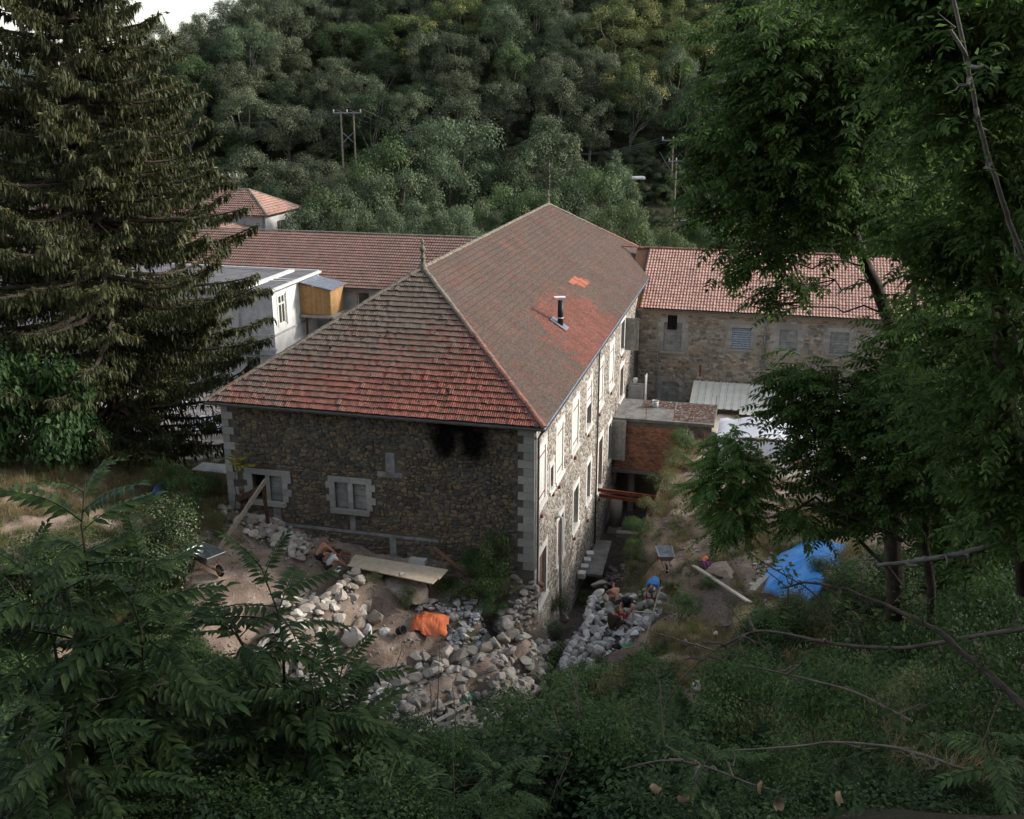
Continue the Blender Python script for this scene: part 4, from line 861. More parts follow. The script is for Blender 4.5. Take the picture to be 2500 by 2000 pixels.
for x, y in ((-2.5, -1.6), (3.5, -1.6), (-2.5, 2.3), (3.5, 2.3)): put("pole", Geo().tube([(x, y, -.2), (x, y, 1.0)], .03, 6), M['steel'], tn)
for k, (s, t, c, lb) in enumerate([(7.0, 24.2, (.55, .03, .09), "crimson cloth bundle beside the white canopy"), (8.2, 23.6, (.50, .05, .10), "second crimson cloth lying behind the yard sapling"), (12.2, 21.6, (.55, .06, .08), "red and white cloth on the yard right of the canopy")]):
    p = L(s, t); V, Q, T, A = BOULD[k]; g = Geo().add(V * [.45, .3, .16], T=T); tag(put("cloth_bundle", g, simple("crimson_cloth", c, tuple(min(.8, q + .3) for q in c) if k == 2 else None, 6), loc=(p[0], p[1], gz(p[0], p[1]) + .12)), lb, "cloth")
cb = thing("utility_trolley", "small white appliance frame standing in shade under the annex slab", "appliance", L(6.0, 26.6, 1.75), ROT)
put("body", Geo().b2((-.35, -.3, .5), (.35, .3, 1.0)), M['white_paint'], cb); put("black_opening_plate", Geo().b2((-.2, -.32, .6), (.15, -.301, .9)), M['dark'], cb)  # black plate on the front, colour stands in for a shaded recess
for x in (-.3, .3): put("leg", Geo().b2((x - .03, -.25, 0), (x + .03, -.2, .5)), M['white_paint'], cb)
sk = thing("sheet_metal_tray", "crumpled silver sheet lying by the annex corner post", "metal sheet", L(6.6, 22.2, 1.75), ROT)
put("tray", Geo().add([(-.8, -.3, .0), (.7, -.35, .02), (.8, .4, .12), (-.7, .5, .25), (-.85, -.35, .2), (.75, -.4, .18)], [[0, 1, 2, 3], [4, 5, 1, 0]]), M['steel'], sk)
tb = tag(put("tub", Geo().lathe([(.001, 0), (.28, 0), (.36, .36), (.33, .36), (.26, .04), (.001, .04)], 14), M['rubber'], smooth=True, loc=L(7.0, 18.5, 2.0)), "black rubber tub on the pale yard beside the fence post", "tub")
p = L(6.4, 18.0); tag(put("fence_post", Geo().tube([(0, 0, -.3), (.02, 0, 1.2), (.05, .02, 2.75)], [.045, .04, .035], 6), M['rust'], loc=(p[0], p[1], 1.9)), "thin rusty post standing in the weeds above the channel", "post")
# ------------------------------------------------------------------ beams, planks and props
def beam(name, label, cat, p, q, w, h, mat, roll=0., group=None):
    p = np.array(p, float); q = np.array(q, float)
    return tag(put(name, Geo().bar(np.zeros(3), q - p, w, h, roll=roll), mat, loc=tuple(p)), label, cat, group)
for k, z in enumerate((.28, -.08)):
    a = L(-.05, 18.1, z); b = L(3.9, 18.3 - k * .2, z - .25); bm = thing("rusty_beam", ["upper rusty steel beam spanning the channel from the long wall", "lower rusty steel beam spanning the channel from the long wall"][k], "beam", a, group="rusty beams over the channel")
    d = np.array(b) - np.array(a); put("flange", Geo().bar((0, 0, 0), d, .16, .025), M['rust'], bm); put("flange", Geo().bar((0, 0, -.17), d + [0, 0, -.17], .16, .025), M['rust'], bm); put("web", Geo().bar((0, 0, -.085), d + [0, 0, -.085], .03, .15), M['rust'], bm)
beam("concrete_plank", "long pale concrete plank laid along the foot of the long wall in the channel", "plank", at_z(1272, 1140, -2.45), at_z(1250, 1212, -2.3), .95, .14, M['slab'])
beam("concrete_slab", "short grey slab across the channel beyond the concrete plank", "slab", L(1.4, 17.2, -2.3), L(3.4, 17.3, -2.3), .5, .3, M['slab'])
for k in range(4):
    p = L(.32, 11.0 + k * .9, -2.25); tag(put("white_block", Geo().box((0, 0, 0), (.42, .5, .3), rz=ROT + .1 * k), M['lime'], loc=p), ["nearest white block along the concrete plank", "second white block along the concrete plank", "third white block along the concrete plank", "farthest white block along the concrete plank"][k], "block", "white blocks beside the concrete plank")
p = L(.75, 21.3, -4.2); cl_ = thing("stone_bollard", "squat grey cement pier with chamfered foot at the channel wall", "pier", p, ROT); put("shaft", Geo().tube([(0, 0, .6), (0, 0, 2.6)], .42, 12), M['boulder'], cl_, smooth=True); put("foot", Geo().box((0, 0, .3), (1.1, 1.1, .6), taper=.75), M['boulder'], cl_)
# trestle of boards at the left end of the front wall
a0 = at_z(462, 1158, 4.15); top = at_z(556, 1014, 6.6)
a0 = hit(460, 1160); top = np.array(at_t(560, 1010, -1.3)); pt0 = np.array(at_t(553, 1022, -1.2)); pt1 = np.array(hit(566, 1108)) - [0, 0, .1]; br1 = np.array(hit(478, 1068))
tr = thing("timber_prop", "long pale board leaning on a dark brace by the open left window", "timber prop", a0)
put("leaning_board", Geo().bar((0, 0, 0), top - a0, .30, .05, roll=1.2), M['silver_wood'], tr)
put("post", Geo().bar(pt0 - a0, pt1 - a0, .16, .12), M['rust_wood'], tr)
put("brace", Geo().bar(pt0 - a0 - [.1, 0, .1], br1 - a0, .26, .06, roll=1.3), M['rust_wood'], tr)
# footbridge of three planks
q0, q1, q2, q3 = [np.array(at_z(*q)) for q in ((745, 1170, 3.42), (943, 1200, 3.36), (915, 1231, 3.36), (735, 1190, 3.42))]
fb = thing("plank_bridge", "walkway of three pale new planks beside the front wall", "walkway", tuple(q0))
for k in range(3):
    a = q0 + (q3 - q0) * (k + .5) / 3; b = q1 + (q2 - q1) * (k + .5) / 3
    if k == 2: b = b + (b - a) * -.02
    put("plank", Geo().bar(a - q0, b - q0, np.linalg.norm(q2 - q1) / 3 - .02, .05), M['pale_wood'], fb)
# boards by the stream
beam("scaffold_board", "far one of two grey boards leaning in the stream bed below the dry stone wall", "board", np.array(hit(862, 1512, .6)), np.array(hit(958, 1476, .6)), .25, .05, M['silver_wood'], .25)
beam("scaffold_board", "longest grey board lying nearest the camera in the stream bed", "board", np.array(hit(868, 1547, .6)), np.array(hit(986, 1484, .6)), .24, .05, M['silver_wood'], .2)
beam("long_board", "long grey board lying across the sand heap right of the workers", "board", np.array(hit(1462, 1192, .5)), np.array(hit(1577, 1268, .45)), .30, .06, M['silver_wood'], .3)
beam("short_board", "short board lying on the bare bank under the spruce", "board", at_z(248, 1076, 6.0), at_z(305, 1043, 6.0), .25, .05, M['silver_wood'])
beam("wood_offcut", "short brown offcut stuck beside the blue tarpaulin", "board", at_z(1583, 1243, 3.2), at_z(1612, 1212, 3.3), .3, .04, M['silver_wood'])
beam("terracotta_offcut", "red tile piece at the end of the plank walkway", "tile", at_z(715, 1163, 3.8), at_z(738, 1167, 3.6), .25, .04, M['rust'])
# pipes sticking from the walls
pp = tag(put("clay_pipe", Geo().tube([np.zeros(3), np.array(at_z(1143, 1233, 2.2)) - np.array(at_z(1108, 1220, 2.35))], .13, 10), M['door_brown'], smooth=True, loc=at_z(1108, 1220, 2.35)), "brown clay pipe jutting from the bank at the building corner", "pipe")
a = np.array(L(-4.76, -.35, 4.1)); b = np.array(L(-3.0, -.9, 3.15)); tag(put("iron_pipe", Geo().tube([[0, 0, 0], b - a], .10, 8), M['door_brown'], smooth=True, loc=tuple(a)), "dark iron pipe slanting down the foot of the front wall", "pipe")
pc = np.array(at_z(890, 1180, 3.0)); tag(put("concrete_block", Geo().box((0, 0, 0), (.9, 1.5, .55), rz=-.35, taper=.9), M['lime'], loc=(pc[0], pc[1], 3.05)), "pale broken concrete block behind the plank walkway", "block")
# concrete ledge under the walkway
lg = at_z(855, 1240, 2.55); tag(obj("rock_ledge", tmesh("rock_ledge", rock_t(555, 3, 14), simple("pale_ledge_rock", (.42, .37, .31), (.26, .215, .17), 2.5, .95, 0, bmp=.05)), None, lg, (0.05, .05, -.3), (1.25, .75, .5)), "pale weathered rock ledge under the end of the plank walkway", "rock")

# ------------------------------------------------------------------ dry stone walls, heaps and boulders
def stone_parts(parent, items, mat, maxparts=280, sub=None, seed=0):
    r = np.random.RandomState(seed); items = sorted(items, key=lambda q: -q[2][0] * q[2][2]); me = [tmesh("stone", t, mat) for t in ROCK]; g = Geo(); rest = {i: [] for i in range(12)}
    for k, (p, e, s) in enumerate(items):
        ti = r.randint(4) if max(s) > .22 else r.randint(4, 12)
        if k < maxparts: obj("stone", me[ti], parent, tuple(np.array(p) - np.array(parent.location)), tuple(e), tuple(s))
        else: rest[ti].append((np.array(p) - np.array(parent.location), eul_mats([e])[0] @ np.diag(s), r.rand()))
    for ti, l in rest.items():
        if l: g.many(ROCK[ti], [q[0] for q in l], np.array([q[1] for q in l]), a=[q[2] for q in l])
    if g.n: tag(put("small_stones", g, mat, parent), kind='stuff')
def dry_wall(label, top, zb, out, mat, thick=.45, sl=.40, sh=.21, seed=1, batter=.18, maxparts=280, extra=None):
    """top: list of world points along the wall crest; out: +1/-1 side of the face"""
    r = np.random.RandomState(seed); top = np.array(top, float); W_ = thing("dry_stone_wall", label, "stone wall", tuple(top[len(top) // 2])); items = []
    seg = np.linalg.norm(np.diff(top[:, :2], axis=0), axis=1); cum = np.concatenate([[0], np.cumsum(seg)]); tot = cum[-1]
    def at(s): return np.array([np.interp(s, cum, top[:, k]) for k in range(3)])
    zmax = top[:, 2].max(); zlev = 0.
    while True:
        h = sh * r.uniform(.75, 1.3); s = r.uniform(0, .2); anyp = False
        while s < tot:
            l = sl * r.uniform(.5, 1.5); p = at(s); pe = at(min(tot, s + .1)); pb = at(max(0, s - .1)); d = (pe - pb)[:2]; d = d / (np.linalg.norm(d) + 1e-9); nn = np.array([d[1], -d[0]]) * out
            base = zb if np.isscalar(zb) else np.interp(s, np.linspace(0, tot, len(zb)), zb)
            z = p[2] - zlev - h / 2
            if z > base - .2:
                anyp = True; q = p[:2] + nn * (zlev * batter + r.uniform(-.05, .05)); items.append(((q[0], q[1], z), (r.normal(0, .12), r.normal(0, .12), math.atan2(d[1], d[0]) + r.normal(0, .2)), (l * .58, thick * .5 * r.uniform(.8, 1.2), h * .62)))
            s += l * .95
        zlev += h * .93
        if not anyp or zlev > 6: break
    if extra: items += extra
    stone_parts(W_, items, mat, maxparts, seed=seed); return W_
def heap_items(poly, n, s0, s1, seed, flat=.6, zoff=0., zf=None):
    """stones strewn over a polygon given as photo points with heights"""
    r = np.random.RandomState(seed); P = np.array([at_z(*q) for q in poly]); out = []; x0, y0 = P[:, :2].min(0); x1, y1 = P[:, :2].max(0); m = len(P)
    while len(out) < n:
        x, y = r.uniform(x0, x1), r.uniform(y0, y1); c = False; j = m - 1
        for i in range(m):
            if (P[i, 1] > y) != (P[j, 1] > y) and x < (P[j, 0] - P[i, 0]) * (y - P[i, 1]) / (P[j, 1] - P[i, 1]) + P[i, 0]: c = not c
            j = i
        if c:
            s = s0 + (s1 - s0) * r.rand() ** 2.2; z = (zf(x, y) if zf else gz(x, y)) + zoff + r.uniform(0, .5) * s; out.append(((x, y, z), (r.normal(0, .35), r.normal(0, .35), r.uniform(0, 6.3)), (s * r.uniform(.8, 1.4), s * r.uniform(.7, 1.1), s * flat * r.uniform(.7, 1.3))))
    return out
dry_wall("curved pale dry stone retaining wall below the two crouching workers by the planks", WALL1, 1.3, 1, M['rock'], sl=.42, sh=.24, thick=.6, seed=2, batter=.16)
dry_wall("lower rough dry stone wall dropping to the stream below the orange tarpaulin", WALL2, -1.0, 1, M['wall_stone'], thick=.7, sl=.60, sh=.34, seed=3, batter=.16)
dry_wall("unfinished dry stone wall edge beside the channel where four workers build", WALL3, -1.6, 1, M['rock_grey'], thick=.5, sl=.45, sh=.25, seed=4, batter=.15)
dry_wall("old brown rubble wall holding the bank at the building corner", WALL4, -1.2, -1, M['boulder'], thick=.45, sl=.36, sh=.2, seed=5, batter=.06)
def heap(label, poly, n, s0, s1, mat, seed, **k):
    it = heap_items(poly, n, s0, s1, seed, **k); h = thing("stone_heap", label, "stone heap", tuple(np.array(it[0][0])))
    stone_parts(h, it, mat, 280, seed=seed); return h
heap("pale loose stones heaped along the foot of the front wall under the timber prop", [(462, 1105, 4.2), (520, 1090, 4.2), (600, 1110, 4), (660, 1140, 3.9), (655, 1165, 3.8), (630, 1175, 3.8), (560, 1150, 4), (480, 1120, 4.2)], 260, .07, .34, M['rock'], 21, flat=.6, zoff=.08)
heap("flat pale stones spread on top of the curved retaining wall", [(640, 1195, 3.7), (720, 1232, 3.5), (690, 1245, 3.4), (640, 1275, 3.4), (590, 1305, 3.3), (545, 1330, 3.2), (580, 1260, 3.6), (620, 1200, 3.7)], 320, .06, .24, M['rock'], 22, flat=.45)
heap("white grey rubble behind the orange tarpaulin on top of the lower wall", [(880, 1278, 1.8), (1055, 1272, 1.8), (1070, 1335, 1.7), (1000, 1350, 1.6), (950, 1340, 1.6), (945, 1300, 1.7), (880, 1292, 1.8)], 330, .06, .24, M['rock_grey'], 23, flat=.55, zoff=.1)
heap("white rubble that the four workers stand on by the channel", [(1262, 1240, .4), (1395, 1235, 1.1), (1405, 1275, 1.2), (1385, 1310, 1), (1330, 1345, .8), (1290, 1370, .4), (1240, 1400, .1), (1195, 1395, -.1), (1212, 1345, .1), (1245, 1290, .2)], 420, .06, .30, M['rock_grey'], 24, flat=.6, zoff=.08)
heap("rubble and small rocks along the near edge of the lower terrace", [(760, 1440, 1.2), (860, 1400, 1.4), (950, 1375, 1.5), (945, 1400, 1.), (880, 1470, .2), (800, 1530, .3), (740, 1520, .6)], 240, .07, .32, M['rock_grey'], 25, flat=.6)
heap("pale stones in the gap under the centre sapling", [(560, 1430, 2), (680, 1400, 1.9), (760, 1470, 1.), (780, 1560, .8), (700, 1590, 1.2), (600, 1520, 1.8)], 160, .08, .30, M['rock'], 26)
heap("large tumbled rocks at the foot of the curved retaining wall", [(600, 1320, 2), (700, 1270, 2), (765, 1235, 2.2), (785, 1290, 1.7), (760, 1360, 1.5), (700, 1410, 1.4), (600, 1420, 1.6)], 170, .10, .42, M['rock'], 30, flat=.7)
heap("stones scattered along the edge of the blue tarpaulin", [(1588, 1180, 3), (1640, 1150, 3.2), (1630, 1170, 3.2), (1598, 1225, 3.1), (1578, 1225, 3.0)], 60, .06, .15, M['rock'], 27)
heap("stream bed cobbles below the building corner", [(1080, 1360, -1), (1190, 1370, -1.1), (1180, 1440, -1), (1140, 1540, -.8), (980, 1560, -.6), (880, 1545, -.2), (960, 1470, -.6), (1060, 1420, -.9)], 300, .07, .34, M['boulder'], 28)
heap("stones in the dark channel between the long wall and the bank", [(1220, 1220, -2.4), (1300, 1150, -2.8), (1340, 1170, -2.6), (1300, 1230, -2.3), (1260, 1240, -1.8)], 120, .08, .3, M['boulder'], 29)
bl_ = [(1080, 1478, -1, .95, .7, .45, "large smooth brown boulder in the middle of the stream bed"), (1132, 1498, -.95, .45, .4, .35, "split grey boulder right of the large smooth boulder"), (1135, 1475, -1, .42, .35, .3, "square topped rock above the split boulder"), (1108, 1373, -.9, .75, .5, .45, "wedge of grey rock against the building corner in the stream"),
       (1010, 1440, -.8, .5, .4, .35, "tilted rock at the foot of the lower wall"), (1040, 1425, -.9, .4, .3, .3, "small tilted slab rock in the stream"), (965, 1500, -.5, 1.2, .9, .5, "broad flat rock under the two grey boards"), (1190, 1302, -1.4, .6, .45, .45, "mossy rock at the wall foot by the downpipe"), (1262, 1230, -1.4, .9, .35, .3, "long mossy rock in the channel behind the beanie worker"),
       (942, 1372, 1.5, .55, .4, .3, "big pale rock at the lip of the lower terrace"), (880, 1403, 1.3, .42, .3, .22, "dark block on the front edge of the lower terrace"), (920, 1400, 1.3, .45, .35, .3, "round pale rock next to the dark block on the terrace edge"), (792, 1298, 2.0, .75, .6, .55, "large weathered rock face below the walkway"), (745, 1345, 1.9, .6, 1.0, .8, "tall pale rock between the curved wall and lower terrace"), (775, 1330, 1.7, .45, .4, .4, "dark rounded rock left of the bucket"), (810, 1330, 1.7, .4, .35, .3, "low brown rock beside the bucket"),
       (1468, 1443, 3.0, .5, .32, .25, "squared pale rock on the right hand bank"), (1507, 1334, 2.6, .3, .22, .2, "white stone on the path edge below the sand heap"), (1468, 1362, 2.5, .24, .2, .2, "blue grey stone on the right bank"), (1443, 1352, 2.4, .2, .2, .18, "brown stone next to the blue grey stone"), (1585, 1300, 3.1, .4, .3, .3, "shaded boulder below the blue tarpaulin"),
       (1505, 1138, 2.6, .25, .2, .15, "small stone in the dry grass beyond the path"), (1620, 1183, 3.1, .3, .2, .15, "white stone by the blue tarpaulin"), (365, 1118, 5.0, .34, .3, .26, "round pale rock left of the wheelbarrow on the terrace"), (547, 1118, 4.15, .45, .35, .3, "largest white rock in the heap under the timber prop"), (512, 1108, 4.2, .32, .4, .36, "upright brown rock in the heap under the timber prop"), (610, 1133, 4.0, .42, .3, .22, "flat pale rock between the prop and the crouching man"), (845, 1208, 3.5, .24, .18, .16, "brown stone weighing down the plank walkway"), (712, 1200, 3.6, .34, .26, .2, "grey rock right in front of the crouching woman"), (1275, 1260, .5, .48, .3, .2, "squared pale slab in front of the beanie worker"), (905, 1520, .3, .5, .4, .2, "flat rock between the boards and the lower wall")]
for k, (u, v, z, a, b, c, lb) in enumerate(bl_):
    p = at_z(u, v, z + c * .4); t = BOULD[k % 5]; mt = M['rock'] if 'pale' in lb or 'white' in lb or (z > 1.8 and 'grey' not in lb) else M['boulder'] if z < 0 else M['rock_grey']
    o_ = obj("boulder", tmesh("boulder", t, mt), None, p, (rnd.uniform(-.2, .2), rnd.uniform(-.2, .2), rnd.uniform(0, 6)), (a * .62, b * .62, c * .75)); tag(o_, lb, "rock", "loose boulders and rocks")

# ------------------------------------------------------------------ foliage building blocks
LEAF = (np.array([[0, 0, 0], [.45, .28, .04], [1, 0, -.06], [.45, -.28, .04]]), np.array([[0, 1, 2, 3]]), np.zeros((0, 3), int), np.zeros(4))
def rdir(n, r=rs):
    d = r.randn(n, 3); return d / np.linalg.norm(d, axis=1)[:, None]
def leaf_cloud(g, C, Nrm, size, seed, mi=0, var=.3, a=None, tmpl=LEAF):
    r = np.random.RandomState(seed); n = len(C); N_ = Nrm + .75 * r.randn(n, 3) * .6 + [0, 0, .35]; D = np.cross(N_, rdir(n, r)); 
    g.many(tmpl, C, frames(D, N_), size * r.uniform(1 - var, 1 + var, n), a=r.rand(n) if a is None else a, mi=mi)
def crown(seed, nblob=18, leaves=5000, leaf=.075, rx=1., h=1.3, z0=.5, blob=.36, cone=0.):
    """crown of unit radius built from leafy clumps; centre of the crown body at height z0..z0+h"""
    r = np.random.RandomState(seed); g = Geo(); C = []; Rb = []
    while len(C) < nblob:
        d = rdir(1, r)[0]; k = r.uniform(.55, .80); z = d[2] * k; w = 1 - cone * (z + .8) / 1.6
        C.append((d[0] * k * w * rx, d[1] * k * w * rx, z0 + h * .5 + z * h * .58)); Rb.append(blob * r.uniform(.7, 1.25) * (1 - .35 * cone * (z + .8) / 1.6))
    C = np.array(C); Rb = np.array(Rb); bi = r.choice(nblob, leaves, p=Rb ** 2 / (Rb ** 2).sum()); d = rdir(leaves, r); d[:, 2] = np.where(d[:, 2] < -.35, -d[:, 2], d[:, 2])
    rad = Rb[bi] * r.uniform(.55, 1.08, leaves) * (1 + .16 * np.sin(d[:, 0] * 9 + bi) * np.cos(d[:, 1] * 8 + bi)); P = C[bi] + d * rad[:, None] * [1, 1, .85]
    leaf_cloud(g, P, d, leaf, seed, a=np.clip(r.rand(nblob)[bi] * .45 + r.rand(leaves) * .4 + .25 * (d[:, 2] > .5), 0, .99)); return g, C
def limb(r, p, q, r0, r1, n=6, wob=.08):
    P = np.linspace(p, q, n); ln = np.linalg.norm(np.array(q) - p); P[1:-1] += r.randn(n - 2, 3) * wob * ln * .5; return P, np.linspace(r0, r1, n)
LM = {
 'oak': leafmat("holm_oak_leaves", [(.034, .050, .032), (.066, .088, .056), (.11, .135, .088), (.185, .205, .145)], .25, .25),
 'green': leafmat("fresh_green_leaves", [(.042, .074, .036), (.078, .12, .056), (.13, .175, .08)], .22, .3),
 'ash': leafmat("valley_tree_leaves", [(.052, .080, .052), (.092, .130, .082), (.155, .195, .125)], .2, .3),
 'chest': leafmat("chestnut_leaves_in_flower", [(.05, .085, .03), (.09, .13, .05), (.15, .17, .07)], .2, .3, patch=((.48, .42, .18), .35)),
 'dark': leafmat("dark_green_leaves", [(.022, .040, .022), (.038, .064, .034), (.062, .095, .046)], .25, .25),  # darkest green among the tree kinds
}
PROT = {}
for i in range(5):
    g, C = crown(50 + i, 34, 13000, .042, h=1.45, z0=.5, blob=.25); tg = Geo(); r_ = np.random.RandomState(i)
    tg.tube([(0, 0, -.3), (.02, .01, .3), (0, .02, .75)], [.055, .045, .03], 5)
    for c in C[:7]: P, rr = limb(r_, np.array([0, 0, .35 + r_.rand() * .3]), c, .022, .007, 4); tg.tube(P, rr, 4)
    PROT[i] = (g, tg)
for i in range(3):                                  # pointed crowns of the valley trees
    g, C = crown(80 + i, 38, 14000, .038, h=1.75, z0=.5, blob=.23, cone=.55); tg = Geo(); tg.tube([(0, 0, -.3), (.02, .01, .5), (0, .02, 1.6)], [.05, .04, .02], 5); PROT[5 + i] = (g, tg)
MESHC = {}
def tree_mesh(i, k):
    if (i, k) not in MESHC: MESHC[(i, k)] = PROT[i][0].mesh("crown", LM[k])
    return MESHC[(i, k)]
trunkm = {i: PROT[i][1].mesh("trunk", M['bark_pale']) for i in PROT}
KNAME = {'oak': 'greyish oak', 'green': 'fresh green tree', 'ash': 'soft green tree', 'chest': 'yellow blossoming chestnut', 'dark': 'dark shaded tree'}
WOOD = []
def wood_tree(x, y, rad, hh, k, i, label, group, z=None):
    z = gz(x, y) if z is None else z; t = thing("tree", label, "tree", (x, y, z), rnd.uniform(0, 6.28), group)
    hs = 2.3 if i >= 5 else 1.95
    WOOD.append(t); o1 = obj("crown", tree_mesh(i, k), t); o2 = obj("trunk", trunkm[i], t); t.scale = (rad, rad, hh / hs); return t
def vpos(x, y, z):                                  # photo place of a point, for wording only
    zz0 = z - CAMZ; d = y * CT - zz0 * ST; return (1250 + FP * x / d) / DK, (1000 - FP * (y * ST + zz0 * CT) / d) / DK
def where(x, y, z):
    u, v = vpos(x, y, z); h_ = "above the spruce's right side" if u < 560 else "above the double pole" if u < 800 else "above the front roof finial" if u < 1010 else "above the rear roof finial" if u < 1260 else "above the right wing's near end" if u < 1480 else "behind the right hand foreground trees"
    w_ = "at the top edge" if v < 70 else "upper hillside" if v < 150 else "mid hillside" if v < 250 else "low hillside"
    return w_ + " " + h_
def inv(lst):
    return lst
# valley trees in front of the road, each with its own crown height read from the photo
VT = [(950, 238, 122, 7.2, 'ash', 0), (868, 272, 119, 6.5, 'ash', 5), (800, 305, 116, 5.5, 'green', 1), (1158, 232, 126, 6.6, 'ash', 5), (1105, 300, 121, 5.5, 'ash', 6), (1205, 318, 120, 5.5, 'ash', 7), (1300, 305, 124, 4.2, 'ash', 6), (1262, 350, 112, 5.0, 'green', 2),
      (820, 352, 112, 5.2, 'ash', 0), (760, 380, 110, 4.6, 'ash', 3), (690, 408, 107, 4.6, 'green', 1), (640, 430, 105, 4.2, 'ash', 2), (880, 418, 104, 4.0, 'ash', 5), (955, 428, 102, 3.6, 'ash', 0), (1020, 408, 106, 4.2, 'ash', 6), (1075, 392, 112, 4.4, 'green', 3), (1130, 400, 108, 4.0, 'green', 4),
      (1190, 385, 110, 4.4, 'ash', 0), (1310, 420, 100, 4.0, 'green', 2), (1010, 300, 128, 4.4, 'dark', 2), (1060, 345, 118, 3.6, 'dark', 1), (930, 330, 116, 4.6, 'ash', 1), (1250, 440, 104, 3.6, 'ash', 3), (735, 440, 103, 3.4, 'ash', 4), (830, 450, 100, 3.2, 'ash', 1),
      (1360, 470, 112, 3.4, 'green', 0), (1420, 490, 108, 3.0, 'green', 1), (1490, 470, 114, 3.8, 'green', 2), (1560, 440, 116, 5, 'green', 3), (1640, 400, 118, 6, 'green', 4), (1730, 380, 118, 6, 'green', 5), (1830, 420, 112, 6, 'green', 0), (1920, 400, 112, 6, 'green', 1), (2030, 380, 110, 6.5, 'green', 2), (2120, 420, 106, 6, 'green', 3), (1500, 380, 128, 4, 'dark', 3),
      (470, 350, 128, 4.6, 'oak', 0), (530, 320, 132, 5, 'oak', 1), (600, 340, 130, 5, 'oak', 2), (660, 330, 133, 4.6, 'oak', 3), (700, 370, 126, 3.6, 'oak', 4), (560, 380, 124, 3.4, 'dark', 0), (430, 420, 120, 4, 'dark', 1), (330, 400, 125, 5, 'green', 2), (200, 380, 125, 6, 'green', 3), (80, 400, 122, 6, 'green', 4), (380, 330, 136, 5, 'oak', 2)]
lbs = {}
for n, (u, v, Y, rad, k, i) in enumerate(VT):
    x, y, zt = at_y(u, v, Y); zg = gz(x, y)
    nb = "left of the small white house" if u < 470 else "just right of the spruce, above the small white house" if u < 610 else "under the double pole" if u < 760 else "above the middle of the left wing roof" if u < 900 else "left of the rear finial" if u < 1090 else "right behind the rear finial" if u < 1230 else "above the junction with the right wing" if u < 1350 else "beyond the right wing ridge"
    rw = "back row" if v < 330 else "middle row" if v < 400 else "front row"
    wood_tree(x, y, rad, zt - zg, k, i, f"{KNAME[k]} {nb}, {rw}", "trees on the valley floor", zg)
# hillside wood
hill = []; yy = 147.
while yy < 226:
    xx = -.44 * yy + rnd.uniform(-3, 3)
    while xx < .56 * yy:
        x = xx + rnd.uniform(-2, 2); y = yy + rnd.uniform(-2.2, 2.2); z = gz(x, y); u, v = vpos(x, y, z + 7)
        if -40 < u < 2250 and v > -90 and len(hill) < 520:
            hill.append((x, y, z, u, v))
        xx += 6.3 if -.36 * yy < xx < .22 * yy else 10.5
    yy += 6.0
hill = [h for h in hill if h[4] > -60][:296]
for n, (x, y, z, u, v) in enumerate(hill):
    q = rnd.random(); k = 'oak' if q < .62 else 'green' if q < .74 else 'dark' if q < .92 else 'ash'
    if u > 1180 and v > 120 and q < .75: k = 'dark' if q < .55 else 'oak'
    if v > 280: k = 'green' if q < .35 else 'dark'
    rad = rnd.uniform(3.4, 5.2); hh = rnd.uniform(8, 12)
    for (cu, cv_, rr, kk) in ((1370, 80, 95, 'chest'), (850, 105, 38, 'chest'), (1480, 25, 60, 'chest'), (1640, 90, 60, 'chest'), (960, 25, 40, 'chest'), (1012, 130, 42, 'green'), (1080, 140, 30, 'green'), (1330, 165, 40, 'chest')):
        if math.hypot(u - cu, v - cv_) < rr: k = kk
    if k == 'chest': rad *= 1.2
    wood_tree(x, y, rad, hh, k, rnd.randrange(5), f"{KNAME[k]} {where(x, y, z + 7)}", f"wood on the hillside", z)
